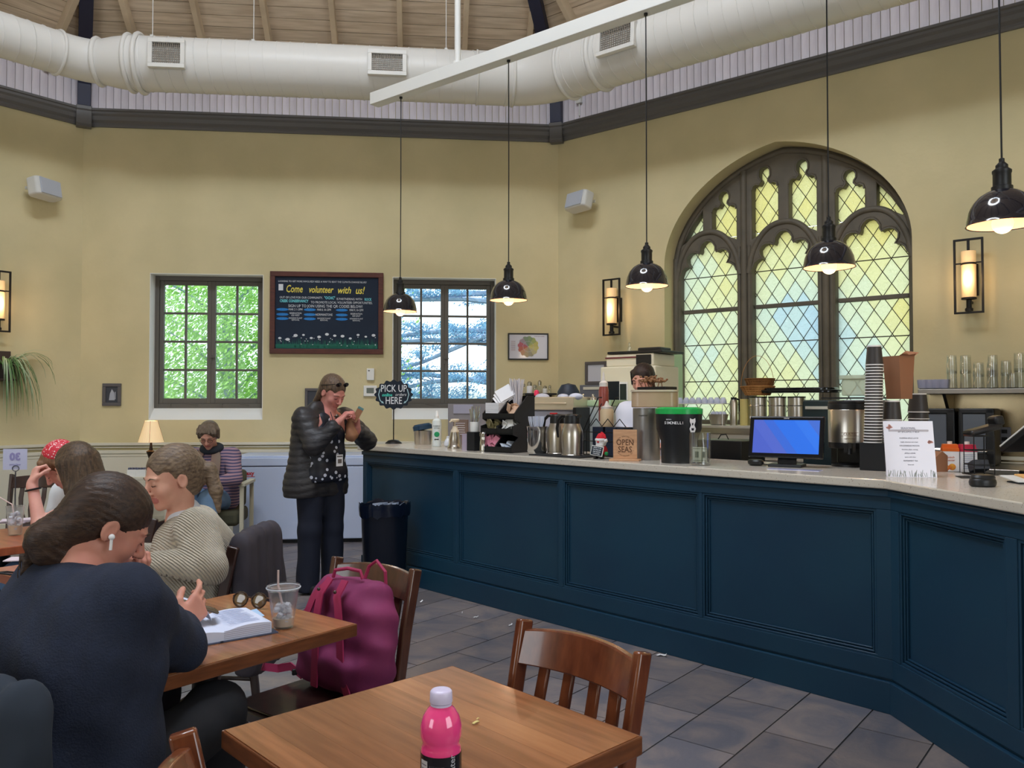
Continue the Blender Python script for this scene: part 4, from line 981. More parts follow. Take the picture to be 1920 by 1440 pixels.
# armchair under the laptop user
ac = thing('armchair', 'pale wooden framed armchair by the back wall left of the freezer', 'chair', (-2.82, 7.75, 0), rot_of((.12, -1)))
m_pale = mat('pale_wood', (206, 200, 176), .5); m_olive = mat('olive_cushion', (86, 84, 66), .9)
for s in (-1, 1):
    mb = MB(); mb.box((s * .30, 0, .67), (.06, .52, .03)); mb.build('armrest', m_pale, ac, smooth=0, bevel=.006)
    for y in (-.23, .23): mb = MB(); mb.box((s * .30, y, .3275), (.035, .035, .655)); mb.build('leg', m_pale, ac, smooth=0, bevel=.003)
mb = MB(); mb.box((0, 0, .36), (.54, .5, .14)); mb.build('seat_cushion', m_olive, ac, smooth=60, bevel=.04, bseg=3)
mb = MB(); mb.box((0, -.22, .60), (.50, .1, .36), rx=.12); mb.build('back_cushion', m_olive, ac, smooth=60, bevel=.04, bseg=3)

# hanging spider plant on the left wall
pt, pz = WL.hit(2, 690)
bkp = thing('wall_planter', 'carved dark wooden bracket holding the spider plant on the left wall', 'planter', WL.P(WL.t(-4), 0, pz), WL.a)
mb = MB(); mb.box((.0, -.012, .02), (.20, .024, .30)); mb.box((0, -.09, -.12), (.2, .18, .02)); mb.build('wall_bracket', mat('dark_carved_wood', (72, 56, 48), .6), bkp, smooth=0, bevel=.004)
mb = MB(); mb.lathe([(.06, -.11), (.085, .02), (.09, .03), (.08, .03), (.07, 0), (0, 0)], 20, Matrix.Translation((0, -.11, 0))); mb.build('pot', mat('dark_pot', (60, 50, 46), .6), bkp)
pl_ = thing('spider_plant', 'spider plant with long arching striped leaves spilling from the wall planter', 'plant', WL.P(WL.t(-4), -.11, pz + .02), WL.a)
m_sp = [mat('spider_leaf', (98, 138, 84), .5), mat('spider_leaf_pale', (168, 190, 156), .5)]
rg = random.Random(11)
for i in range(110):
    a = rg.uniform(0, 2 * PI); out = rg.uniform(.10, .34); drop = rg.uniform(.15, .62); up0 = rg.uniform(.04, .15)
    if i < 7: out = rg.uniform(.36, .5); drop = rg.uniform(.0, .35); a = rg.uniform(-.9, .5); up0 = .17
    dx, dy = math.cos(a), math.sin(a)
    if dy > 0: dy *= .3
    pts = []
    for k in range(8):
        u = k / 7; pts.append((dx * (.03 + out * (1 - (1 - u) ** 1.7)), dy * (.03 + out * .9 * (1 - (1 - u) ** 1.7)), up0 * math.sin(min(1, u * 2.2) * PI / 2) - drop * u ** 2.1))
    mb = MB(); mb.ribbon(pts, [.008, .012, .013, .013, .012, .010, .006, .001], .0012, (-dy, dx, .1)); mb.build('leaf', m_sp[rg.random() < .35], pl_, smooth=60)
# ============================================================ THINGS ON THE FRONT COUNTER
GA = 'things on the service counter'
def cp(px, off=.3):
    p = CA.at(px, off, CTOP); return p, p.y / F_PX
def top(py, p): return EYE + (757 - py) * p.y / F_PX - p.z
m_cardb = mat('chalk_black', (24, 34, 48), .8)
# pick-up sign
p, s = cp(738, .34)
t = thing('counter_sign', 'round scalloped chalk sign on a thin stand reading PICK UP online orders HERE', 'sign', p, .14)
mb = MB(); mb.lathe([(.075, 0), (.07, .008), (.045, .028), (.012, .034), (0, .034)], 28); mb.build('sign_base', m_iron, t)
zc = top(740, p); mb = MB(); mb.tube([(0, 0, .03), (0, 0, zc - .08)], .005, 8); mb.build('sign_post', m_iron, t)
pl = [((.162 + .008 * math.cos(a * 16)) * math.cos(a), zc + (.125 + .008 * math.cos(a * 16)) * math.sin(a)) for a in [2 * PI * i / 128 for i in range(128)]]
mb = MB(); mb.prism(pl, -.006, .006); mb.build('sign_board', m_cardb, t, smooth=0)
mb = MB(); mb.text('PICK UP', .088, (0, -.0075, zc + .052), sx=.72, bold=.0005); mb.text('HERE', .088, (.0, -.0075, zc - .055), sx=.72, bold=.0005); mb.text('orders', .036, (.06, -.0075, zc), shear=.3)
mb.build('chalk_lettering', m_chalk, t, smooth=0)
mb = MB(); mb.text('online', .036, (-.06, -.0075, zc - .003), shear=.3, bold=.0015); mb.build('green_lettering', mat('teal_chalk', (70, 190, 176), .8), t, smooth=0)
for sg in (-1, 1):
    mb = MB(); mb.ribbon([(sg * .118, -.007, zc + .05), (sg * .132, -.007, zc), (sg * .118, -.007, zc - .05), (sg * .098, -.007, zc - .07)], .007, .001, (1, 0, 0)); mb.prism([(sg * .085, zc - .078), (sg * .108, zc - .072), (sg * .098, zc - .055)], -.0078, -.0066); mb.build('painted_arrow', mat('pale_blue_chalk', (170, 206, 216), .8), t, smooth=0)
# slanted caddy
p, s = cp(793, .42); t = thing('waste_caddy', 'small steel caddy with a slanted blue-black lid beside the white spray bottle', 'caddy', p, CA.a + .5)
mb = MB(); mb.lathe([(.07, 0), (.072, .01), (.078, .12), (0, .12)], 28); mb.build('caddy_body', m_steel, t)
mb = MB(); mb.lathe([(.082, .0), (.084, .035), (.07, .05), (.03, .052), (.028, .04), (0, .04)], 28, Matrix.Translation((0, 0, .125)) @ Matrix.Rotation(-.18, 4, 'Y')); mb.build('lid', mat('caddy_lid', (38, 66, 92), .25), t)
def bottle(px, off, prof, m, lab, name='bottle', cat='bottle', seg=24, parts=(), group=None, loc=None):
    p = loc or cp(px, off)[0]; t = thing(name, lab, cat, p, -math.atan2(p.x, p.y), group)
    mb = MB(); mb.lathe(prof, seg); mb.build(name.split('_')[-1] + '_body', m, t)
    for nm, pr, mm in parts: mb = MB(); mb.lathe(pr, seg); mb.build(nm, mm, t)
    return t, p
t, p = bottle(819, .3, [(.030, 0), (.033, .004), (.033, .17), (.03, .19), (.014, .205), (0, .205)], mat('white_bottle', (224, 232, 232), .35), 'tall white spray bottle with a green round logo', 'spray_bottle',
       parts=(('spray_cap', [(.015, .205), (.015, .225), (.011, .23), (.009, .255), (.004, .262), (0, .262)], m_white),))
mb = MB(); mb.lathe([(0, 0), (.019, 0), (.019, .001), (0, .001)], 20, Matrix.Translation((0, -.0335, .09)) @ Matrix.Rotation(PI / 2, 4, 'X')); mb.build('green_logo', mat('green_print', (30, 150, 96), .5), t)
t.scale = (1.15, 1.15, 1.12)
mb = MB(); mb.text('CLEAN+', .014, (0, -.034, .15)); mb.text('SANITIZER', .009, (0, -.034, .135)); mb.text('green', .014, (0, -.034, .055), bold=.0006); mb.build('label_print', m_blackmat, t, smooth=0)
bottle(840, .33, [(.018, 0), (.031, .012), (.033, .03), (.024, .055), (.012, .07), (.012, .085), (0, .088)], mat('white_ceramic', (222, 226, 236), .25), 'small white ceramic cream jug between the spray bottle and the pump dispenser', 'cream_jug', 'jug')
t, p = bottle(853, .2, [(.058, 0), (.06, .012), (.056, .022), (.05, .03), (.046, .075), (.038, .11), (.034, .13), (0, .13)], m_steel, 'bell shaped steel syrup dispenser with a cream pump top', 'pump_dispenser', 'dispenser',
       parts=(('pump_collar', [(.034, .13), (.030, .145), (.022, .155), (.018, .175), (0, .175)], mat('cream_plastic', (222, 208, 184), .4)),))
mb = MB(); mb.tube([(0, 0, .17), (0, 0, .215)], .006, 8); mb.lathe([(.004, .205), (.032, .212), (.036, .224), (.03, .232), (0, .233)], 20); mb.tube([(0, 0, .218), (-.03, -.03, .216), (-.042, -.04, .206)], .007, 8); mb.build('pump_head', mat('cream_plastic', ()), t)
p, s = cp(864, .45); t = thing('notice_card', 'brown notice card standing behind the pump dispenser', 'card', p, CA.a + .2)
mb = MB(); mb.box((0, 0, .11), (.15, .012, .22)); mb.build('card_board', mat('brown_card', (128, 106, 96), .7), t, smooth=0)
mb = MB()
for i in range(6): mb.box((0, -.0068, .19 - .018 * i), (.10 - .01 * (i % 2), .0008, .004))
mb.build('card_print', m_paper, t, smooth=0)
p, s = cp(873, .13); t = thing('menu_card', 'small pinkish grey card standing between the pump dispenser and the black box', 'card', p, CA.a + .1)
mb = MB(); mb.box((0, 0, .062), (.055, .02, .124)); mb.build('card_board', mat('pink_grey_card', (176, 164, 184), .6), t, smooth=0)
p, s = cp(890, .14); t = thing('cutlery_holder', 'black box with a white cup of knives standing on it', 'holder', p, CA.a)
mb = MB(); mb.box((0, 0, .07), (.085, .085, .14)); mb.build('black_box', m_blackmat, t, smooth=0, bevel=.003)
mb = MB(); mb.lathe([(.032, .14), (.034, .142), (.036, .215), (.033, .215), (.031, .146), (0, .146)], 24); mb.build('white_cup', m_white, t)
for k in range(9):
    a = k * 2.4; mb = MB(); mb.ribbon([(.012 * math.cos(a), .012 * math.sin(a), .15), (.026 * math.cos(a), .026 * math.sin(a), .23), (.05 * math.cos(a), .03 * math.sin(a), .29 + .02 * (k % 3))], [.006, .009, .014], .002, (1, .2, 0)); mb.build('knife', m_steel2, t)
bottle(906, .09, [(.025, 0), (.025, .075), (.023, .078), (.023, .11), (.026, .112), (.026, .135), (.02, .142), (0, .142)], m_steel2, 'slim steel shaker in front of the black condiment organizer', 'shaker', 'shaker')
# tiered organizer
p, s = cp(951, .22); og = thing('condiment_organizer', 'black three tier organizer with napkins, straws and sweetener packets', 'organizer', p, CA.a + .12)
W_ = 76 * s; H_ = .46; D_ = .26
H_ = top(742, p)
def tier(z0, z1, y0):   # open compartment
    o = MB(); o.box((0, y0 / 2 + D_ / 4, z0 + .004), (W_, D_ / 2 - y0, .008)); o.box((0, y0 + .004, z0 + (z1 - z0) * .22), (W_, .008, (z1 - z0) * .44)); return o
for x in (-W_ / 2, 0, W_ / 2):
    mb = MB(); mb.T = Matrix.Translation((x, 0, 0)) @ Matrix.Rotation(PI / 2, 4, 'Z')
    mb.prism([(-.13, 0), (.13, 0), (.13, H_), (.05, H_), (-.10, H_ - .13), (-.10, H_ - .17), (-.04, H_ - .2), (-.12, .19), (-.12, .13), (-.06, .11), (-.13, .05)], -.005, .005); mb.build('side_panel', m_black, og, smooth=0)
mb = MB(); mb.box((0, .125, H_ / 2), (W_, .01, H_)); mb.build('back_panel', m_black, og, smooth=0)
for z, y0 in ((.0, -.13), (.13, -.12), (H_ - .17, -.10)):
    mb = MB(); mb.box((0, (y0 + .12) / 2, z + .005), (W_, .12 - y0, .01)); mb.box((0, y0 + .004, z + .022), (W_, .008, .04)); mb.build('tray', m_black, og, smooth=0)
def rot_box(mb, c, d, rx, ry, rz): mb.box(c, d, rz=rz, rx=rx, ry=ry)
packs = [('pink packets', (238, 150, 176), (-.25, .02), 26, 'pink sweetener packets spilling from the bottom left tier'), ('pale', (206, 214, 226), (.25, .02), 10, 'pale blue sweetener packets lying in the bottom right tier'),
         ('tan', (170, 160, 118), (-.25, .14), 16, 'olive sugar packets standing in the middle left tier'), ('white', (226, 226, 222), (.25, .14), 16, 'white sugar packets heaped in the middle right tier'), ('brown', (214, 178, 150), (.25, H_ - .16), 10, 'brown and peach packets in the top right tier')]
rg = random.Random(4); Tog = Matrix.Translation(p) @ Matrix.Rotation(CA.a + .12, 4, 'Z')
for nm, c, (fx, z), n_, lab in packs:
    mm = mat('packet_' + nm.split()[0], c, .6)
    for i in range(n_):
        hgt = .03 + .05 * rg.random() if nm != 'pale' else .012 + .004 * i
        q = Tog @ Vector((fx * W_ + rg.uniform(-.3, .3) * W_ / 2.2, -.09 + rg.uniform(0, .08), z + hgt))
        mb = MB(); mb.box((0, 0, 0), (.044, .003, .06), rx=rg.uniform(-.7, .7) if nm != 'pale' else 1.45, ry=rg.uniform(-.6, .6)); 
        if i == 0: me0 = None
        tag(mb.build('sweetener_packet', mm, None, q, CA.a + rg.uniform(-.4, .4), smooth=0), lab, 'packet', lab)
q = Tog @ Vector((-.25 * W_, -.03, H_ - .155)); mb = MB()
for i in range(12): mb.box((0, 0, .006 + .0085 * i), (W_ * .42, .11, .0075), rz=.02 * (i % 3)); 
tag(stuff(mb.build('napkin_stack', m_paper, None, q, CA.a + .12, smooth=0)), 'stack of white napkins in the top left tier of the organizer', 'napkins')
q = Tog @ Vector((-.14 * W_, .0, H_ - .02)); mb = MB()
for i in range(3): mb.box((.01 * i, 0, .02 * i), (.10, .006, .12), rx=-.7, ry=.75 + .06 * i)
tag(mb.build('folded_napkins', m_paper, None, q, CA.a + .12, smooth=0), 'loose folded napkins leaning out of the top left tier', 'napkins')
m_straw = mat('straw_wrapper', (216, 210, 214), .5)
rgs = random.Random(8); base = Tog @ Vector((.17 * W_, .06, H_ - .12)); sl = (760 - 709) * s * 1.15
for i in range(46):
    a = rgs.uniform(0, 2 * PI); r_ = math.sqrt(rgs.random()); b0_ = (.018 * r_ * math.cos(a), .018 * r_ * math.sin(a), 0); b1_ = (.058 * r_ * math.cos(a) - .01, .04 * r_ * math.sin(a), sl + rgs.uniform(-.01, .02))
    mb = MB(); mb.tube([b0_, b1_], .0042, 5); tag(mb.build('wrapped_straw', m_straw, None, base), 'white paper wrapped straws fanned upright in the organizer', 'straw', 'wrapped straws in the organizer')
# steel crock with forks
p, s = cp(1007, .17); t = thing('utensil_crock', 'steel crock of clear plastic forks next to the black organizer', 'crock', p, CA.a)
mb = MB(); mb.lathe([(.055, 0), (.06, .004), (.072, .03), (.072, .16), (.078, .188), (.080, .192), (.076, .192), (.068, .16), (.064, .01), (0, .01)], 32); mb.build('crock_body', m_steel2, t)
m_clearpl = thin_glass('clear_plastic', (236, 240, 250), .35)
for k in range(14):
    a = k * 2.4; r_ = .05 * math.sqrt((k + .5) / 14); x, y = r_ * math.cos(a), r_ * math.sin(a)
    mb = MB(); mb.ribbon([(x * .6, y * .6, .05), (x, y, .19), (x * 1.2, y * 1.2, .235), (x * 1.25, y * 1.25, .262)], [.006, .007, .016, .014], .002, (1, .3 * math.sin(k), 0)); mb.build('fork', mat('fork_plastic', (216, 222, 240), .2, alpha=.75), t)
# vacuum carafes
def carafe(px, off, lab, sc_, ang, red):
    p, s = cp(px, off); t = thing('vacuum_carafe', lab, 'carafe', p, CA.a + ang, 'steel vacuum carafes on the counter')
    k = sc_; mb = MB(); mb.lathe([(.066 * k, 0), (.070 * k, .006 * k), (.070 * k, .012 * k), (.067 * k, .016 * k), (.071 * k, .13 * k), (.066 * k, .17 * k), (.052 * k, .205 * k), (.046 * k, .22 * k), (0, .22 * k)], 36); mb.build('carafe_body', m_steel, t)
    mb = MB(); mb.lathe([(.050 * k, .212 * k), (.050 * k, .235 * k), (.046 * k, .262 * k), (.036 * k, .272 * k), (0, .274 * k)], 28); mb.box((.045 * k, 0, .255 * k), (.035 * k, .03 * k, .018 * k), ry=-.35); mb.build('carafe_lid', m_black, t)
    mb = MB(); mb.tube([(-.035 * k, 0, .26 * k), (-.075 * k, 0, .262 * k), (-.105 * k, 0, .235 * k), (-.115 * k, 0, .18 * k), (-.108 * k, 0, .12 * k)], [.012, .014, .014, .013, .008], 10, flat=.7); mb.build('handle', m_black, t, smooth=60)
    if red: mb = MB(); mb.box((-.03 * k, 0, .277 * k), (.05 * k, .022 * k, .01 * k)); mb.build('red_lever', mat('red_plastic', (196, 40, 48), .4), t, bevel=.002)
carafe(1045, .22, 'steel vacuum carafe with a red lever, left of its slightly stouter twin', 1.02, .15, True)
carafe(1073, .16, 'stouter steel vacuum carafe with a black collar, right of the red-levered one', 1.03, .2, False)
mb = MB(); p, s = cp(1066, .2); mb.box((0, 0, .004), (.46, .3, .008)); simple('rubber_mat', 'black rubber mat lying under the two steel carafes', 'mat', mb, m_blackmat, p, CA.a, bevel=.002)
# wire rack with boxes and squeeze bottles
p, s = cp(1140, .40); t = thing('wire_rack', 'black wire rack with zigzag ends holding squeeze bottles and dark boxes', 'rack', p, CA.a)
hr = top(740, p)
for y in (-.10, .08):
    mb = MB(); mb.tube([(-.13, y, .004), (-.13, y, .17), (.0, y, hr - .02), (.03, y, hr - .02)], .004, 6); mb.tube([(-.105, y, .004), (-.105, y, .165), (.03, y, hr - .06)], .003, 6); mb.build('rack_side', m_iron, t)
for z in (.10, .16):
    mb = MB(); mb.tube([(-.14, -.10, z), (.22, -.10, z)], .003, 6); mb.tube([(-.14, .08, z), (.22, .08, z)], .003, 6); mb.build('rack_rail', m_iron, t)
mb = MB(); mb.tube([(-.06 + .05 * i, -.11, .20 + (.05 if i % 2 else 0)) for i in range(7)], .0035, 6); mb.build('zigzag_rail', m_iron, t)
for x in (-.02, .09, .17): mb = MB(); mb.box((x, -.02, .10), (.09 if x < .1 else .05, .13, .19)); mb.build('dark_box', mat('dark_box', (30, 40, 60), .6), t, smooth=0, bevel=.003)
mb = MB(); mb.box((0, 0, .004), (.36, .22, .006)); mb.build('rack_tray', m_black, t, smooth=0)
def squeeze(px, py0, py1, wpx, c, lab, base_off=.42, dy=0):
    p = CA.at(px, base_off, 0); s = p.y / F_PX; z1 = EYE + (757 - py0) * s; z0 = EYE + (757 - py1) * s; p.z = z0; h = z1 - z0; r_ = wpx * s / 2
    t = thing('squeeze_bottle', lab, 'bottle', p, 0, 'squeeze bottles in the wire rack'); mb = MB(); mb.lathe([(r_ * .96, 0), (r_, .005), (r_, h * .62), (r_ * .8, h * .72), (0, h * .72)], 24); mb.build('bottle_body', mat('sauce_' + lab[:3], c, .3), t)
    mb = MB(); mb.lathe([(r_ * .86, h * .70), (r_ * .86, h * .78), (r_ * .4, h * .82), (r_ * .12, h), (0, h)], 20); mb.build('nozzle_cap', mat('clear_cap', (222, 214, 208), .3), t)
squeeze(1132, 697, 790, 19, (150, 74, 66), 'red squeeze bottle standing up behind the wire rack')
squeeze(1138, 752, 800, 26, (214, 190, 156), 'pale caramel squeeze bottle in the wire rack', .36)
# little plush figure with chalk sign
p, s = cp(1127, .13); t = thing('plush_figure', 'small plush figure in a red pointed hat holding a chalkboard note', 'figurine', p, CA.a + .1)
m_redf = mat('red_felt', (196, 36, 48), .9); m_wf = mat('white_felt', (232, 230, 232), .9); m_gf = mat('green_felt', (40, 140, 80), .9)
mb = MB(); mb.ball((0, .01, .05), .038, 16, 10, (1, .8, 1.1)); mb.build('body', m_redf, t, smooth=60)
mb = MB(); mb.ball((0, 0, .105), .036, 16, 10, (1, .9, .9)); mb.ball((0, -.012, .088), .03, 14, 8, (1, .7, .8)); mb.build('head_and_beard', m_wf, t, smooth=60)
mb = MB(); mb.ball((0, -.034, .108), .007, 10, 6); mb.build('nose', m_redf, t, smooth=60)
mb = MB(); mb.lathe([(.036, .12), (.036, .128), (.03, .14), (.018, .16), (0, .165)], 18); mb.tube([(0, 0, .158), (.02, 0, .15), (.036, -.005, .128)], [.016, .012, .008], 8); mb.build('hat', m_redf, t, smooth=60)
mb = MB(); mb.ball((.04, -.006, .115), .012, 10, 8); mb.build('hat_pompom', m_wf, t, smooth=60); mb = MB(); mb.lathe([(.036, .112), (.039, .116), (.039, .126), (.035, .13)], 18); mb.build('hat_brim', m_wf, t, smooth=60)
for sg in (-1, 1):
    mb = MB(); mb.ball((sg * .048, -.012, .035), .013, 10, 8); mb.build('mitten', m_gf, t, smooth=60)
    mb = MB(); mb.tube([(sg * .018, -.005, .02), (sg * .02, -.02, .012)], .013, 8); mb.ball((sg * .022, -.034, .012), .014, 10, 8, (1, 1.3, .8)); mb.build('boot', m_black, t, smooth=60)
mb = MB(); mb.T = Matrix.Translation((0, -.045, .052)) @ Matrix.Rotation(.12, 4, 'Y') @ Matrix.Rotation(-.2, 4, 'X'); mb.box((0, 0, 0), (.09, .004, .062)); mb.build('note_board', m_white, t, smooth=0)
mb = MB(); mb.T = Matrix.Translation((0, -.0475, .052)) @ Matrix.Rotation(.12, 4, 'Y') @ Matrix.Rotation(-.2, 4, 'X'); mb.box((0, 0, 0), (.083, .001, .055)); mb.mi = 1
for i, tx in enumerate(('WHAT IF WE', 'DECORATED', 'AND BAKED', 'TOGETHER')): mb.text(tx, .011, (0, -.001, .019 - .0125 * i), sx=.95)
mb.build('note_slate', [m_cardb, m_chalk], t, smooth=0)
# wooden sign
p, s = cp(1172, .10); t = thing('wooden_sign', 'small pale wooden sign on a base engraved OPEN SEAS', 'sign', p, CA.a + .50)
m_ply = mat('plywood', (206, 160, 122), .5, c2=(190, 144, 108), nscale=5, nstretch=(2, 2, 14)); m_burn = mat('engraving', (104, 70, 50), .7)
Wp = 45 * s; Hp = top(809, p); mb = MB(); mb.box((0, 0, .006), (Wp * 1.25, .09, .012)); mb.build('sign_base', m_ply, t, smooth=0, bevel=.002)
mb = MB(); mb.box((0, 0, .012 + Hp / 2), (Wp, .008, Hp - .0)); mb.build('sign_board', m_ply, t, smooth=0, bevel=.002)
mb = MB(); mb.text('OPEN', .052, (0, -.0045, Hp * .62), sx=.8, bold=.0006); mb.text('SEAS', .052, (0, -.0045, Hp * .38), sx=.8, bold=.0006)
R_ = Wp * .40
for up1, tx in ((1, 'COFFEE ROASTED FRESH'), (0, '* WASHINGTON DC *')):
    for i, ch in enumerate(tx):
        a = (PI * .86 - i / (len(tx) - 1) * PI * .72) if up1 else (PI * 1.15 + i / (len(tx) - 1) * PI * .7)
        mb.text(ch, .009, (R_ * math.cos(a), -.0045, Hp * .5 + R_ * math.sin(a) * 1.02), T=Matrix.Rotation(-(a - PI / 2) if up1 else -(a + PI / 2), 4, 'Y'))
mb.build('engraved_lettering', m_burn, t, smooth=0)
# grinder with hopper
p, s = cp(1212, .28); t = thing('coffee_grinder', 'round silver grinder base under the beige translucent hopper', 'grinder', p, -.16)
m_silver = mat('silver_paint', (158, 156, 156), .35, .7); hg = top(765, p); r_ = 25 * s
mb = MB(); mb.lathe([(r_ * .98, 0), (r_, .005), (r_, hg), (0, hg)], 40); mb.build('grinder_body', m_silver, t)
mb = MB(); mb.text('mazzer', .016, (-.02, -r_ - .001, hg * .86), sx=1.2); mb.build('maker_lettering', m_blackmat, t, smooth=0)
h2 = top(735, p) - hg; m_hop = mat('hopper_plastic', (190, 164, 136), .25, c2=(170, 140, 112), nscale=3, spec=.6)
mb = MB(); 
def rrect(w_, d, r_, n=6):
    pts = []
    for cx, cy, a0 in ((w_ / 2 - r_, d / 2 - r_, 0), (-w_ / 2 + r_, d / 2 - r_, PI / 2), (-w_ / 2 + r_, -d / 2 + r_, PI), (w_ / 2 - r_, -d / 2 + r_, 1.5 * PI)):
        for i in range(n + 1): a = a0 + PI / 2 * i / n; pts.append((cx + r_ * math.cos(a), cy + r_ * math.sin(a)))
    return pts
hw = 84 * s
mb.slab([(x + .05, y) for x, y in rrect(hw, .26, .05)], hg + .004, hg + h2); mb.build('bean_hopper', m_hop, t, smooth=40, bevel=.006)
mb = MB(); mb.slab([(x + .05, y) for x, y in rrect(hw + .01, .27, .05)], hg + h2, hg + h2 + .012); mb.build('hopper_lid', mat('hopper_lid', (206, 190, 168), .3), t, smooth=40)
zt_ = p.z + hg + h2 + .012
q = CA.at(1232, .32, zt_); s2 = q.y / F_PX; t = thing('dark_tray', 'dark tray holding dried brown flowers on top of the hopper', 'tray', q, CA.a)
mb = MB(); mb.box((.0, 0, .010), (.22, .12, .02)); mb.build('tray_body', m_black, t, smooth=0, bevel=.004)
q2_ = q.copy(); q2_.z += .02; q2_ -= Vector((.025, 0, .006)); fl = thing('dried_flowers', 'bunch of dried brown flower heads lying on the dark tray', 'flowers', q2_, CA.a); rg = random.Random(6); m_fl = mat('dried_petals', (132, 92, 62), .9, c2=(156, 116, 84), nscale=20)
for i in range(9): mb = MB(); x = rg.uniform(-.09, .09); mb.tube([(x, rg.uniform(-.04, .04), 0), (x * 1.2, 0, .04)], .003, 5); mb.build('stem', m_kraft, fl)
mb = MB()
for i in range(170):
    c = (rg.gauss(0, .042), rg.gauss(0, .025), .05 + abs(rg.gauss(0, .012)) - .012); mb.ball(c, rg.uniform(.006, .011), 6, 4, (1, 1, .8))
stuff(mb.build('petals', m_fl, fl, smooth=60))
# black bin with green lid
p, s = cp(1273, .20); t = thing('grinder_bin', 'black tapering grinder bin with a bright green lid', 'bin', p, -.2)
hb = top(776, p); r_ = 43 * s; r0 = 33 * s
mb = MB(); mb.lathe([(r0, 0), (r0 * 1.0, .01), (r0 * 1.02, hb * .45), (r_ * .97, hb * .7), (r_, hb), (0, hb)], 40, sy=.8); mb.build('bin_body', mat('black_metallic', (30, 31, 35), .35), t)
mb = MB(); mb.lathe([(r_ * 1.02, hb), (r_ * 1.03, hb + .03), (r_ * .9, hb + .04), (r_ * .5, hb + .036), (0, hb + .036)], 40, sy=.8); mb.build('lid', mat('green_lid', (24, 176, 84), .2, coat=.5, emit=(24, 176, 84), estr=0), t)
mb = MB()
for i, ch in enumerate('SIMONELLI'):
    a = -PI / 2 - .62 + i * .098; mb.text(ch, .022, (r_ * .99 * math.cos(a), r_ * .80 * math.sin(a) - .002, hb * .82), T=Matrix.Rotation(a + PI / 2, 4, 'Z'), bold=.0003)
for i, ch in enumerate('NUOVA'):
    a = -PI / 2 - .55 + i * .05; mb.text(ch, .010, (r_ * .99 * math.cos(a), r_ * .80 * math.sin(a) - .002, hb * .89), T=Matrix.Rotation(a + PI / 2, 4, 'Z'))
a = -PI / 2 + .62; mb.T = Matrix.Translation((r_ * .985 * math.cos(a), r_ * .80 * math.sin(a) - .003, hb * .78)) @ Matrix.Rotation(a + PI / 2, 4, 'Z')
mb.shape([(-.018, .04), (-.006, .034), (.006, .034), (.018, .04), (.020, .02), (.011, .0), (.022, -.022), (.014, -.042), (-.014, -.042), (-.022, -.022), (-.011, 0), (-.020, .02)], [[(-.006, .012), (.006, .012), (.004, -.002), (-.004, -.002)], [(-.010, -.018), (.010, -.018), (.008, -.032), (-.008, -.032)]], -.001, .001)
mb.build('white_logo', m_paper, t, smooth=0)
# tip glass with banknotes
p, s = cp(1312, .12); t = thing('tip_glass', 'clear square glass with folded banknotes in it', 'glass', p, CA.a); hg = top(811, p); r_ = 20 * s
mb = MB(); mb.lathe([(r_ * .92, 0), (r_, .006), (r_, hg), (r_ * .93, hg), (r_ * .9, .012), (0, .012)], 32); mb.build('glass_body', m_glass2, t)
m_note = mat('banknote', (190, 192, 172), .7)
for k, (x, y, a) in enumerate(((-.02, 0, .3), (.02, .012, -.3))): 
    mb = MB(); mb.box((0, 0, 0), (.05, .002, .085)); mb.mi = 1; mb.box((0, -.0014, 0), (.022, .0008, .035)); mb.box((0, -.0014, .034), (.044, .0008, .004)); mb.box((0, -.0014, -.034), (.044, .0008, .004))
    tag(mb.build('banknote', [m_note, mat('banknote_ink', (110, 116, 100), .7)], None, p + CA.d * x + CA.n * y + Vector((0, 0, .06)), CA.a + a, smooth=0), ['folded banknote standing at the left inside the tip glass', 'folded banknote showing its round emblem, right inside the tip glass'][k], 'banknote', 'banknotes in the tip glass')
# customer screen
p = at_z(1466, 876, CTOP) + CA.n * .05; s = p.y / F_PX; t = thing('touch_screen', 'black framed touch screen showing a blue picture, tilted back on the counter', 'monitor', p, CA.a + .27)
Ws, Hs = 136 * s * 1.0, 80 * s; tilt = -.28
T = Matrix.Translation((0, 0, .045 + Hs / 2)) @ Matrix.Rotation(tilt, 4, 'X')
mb = MB(); mb.T = T; mb.box((0, 0, 0), (Ws, .022, Hs)); mb.build('screen_housing', mat('glossy_black', (16, 18, 24), .1), t, smooth=0, bevel=.008, bseg=3)
sc_m = bpy.data.materials.new('lit_screen'); sc_m.use_nodes = True; nt = sc_m.node_tree; N = nt.nodes; b = N['Principled BSDF']; b.inputs['Roughness'].default_value = .15
tcn = N.new('ShaderNodeTexCoord'); sp_ = N.new('ShaderNodeSeparateXYZ'); nt.links.new(tcn.outputs['Object'], sp_.inputs[0])
ma = N.new('ShaderNodeMath'); ma.operation = 'MULTIPLY_ADD'; ma.inputs[1].default_value = 1.3; nt.links.new(sp_.outputs['X'], ma.inputs[0]); nt.links.new(sp_.outputs['Z'], ma.inputs[2])
rp = N.new('ShaderNodeValToRGB'); rp.color_ramp.interpolation = 'CONSTANT'; els = rp.color_ramp.elements; els[0].color = L3((80, 104, 210)); els[1].position = .30; els[1].color = L3((46, 120, 244))
for q_, c in ((.12, (86, 110, 214)), (.22, (60, 112, 226)), (.46, (54, 128, 250)), (.56, (72, 118, 222))): e = els.new(q_); e.color = L3(c)
mr = N.new('ShaderNodeMath'); mr.operation = 'MULTIPLY_ADD'; mr.inputs[1].default_value = 1.1; mr.inputs[2].default_value = .12; nt.links.new(ma.outputs[0], mr.inputs[0]); nt.links.new(mr.outputs[0], rp.inputs[0])
nt.links.new(rp.outputs[0], b.inputs['Emission Color']); b.inputs['Base Color'].default_value = (.01, .01, .02, 1); b.inputs['Emission Strength'].default_value = 1.15
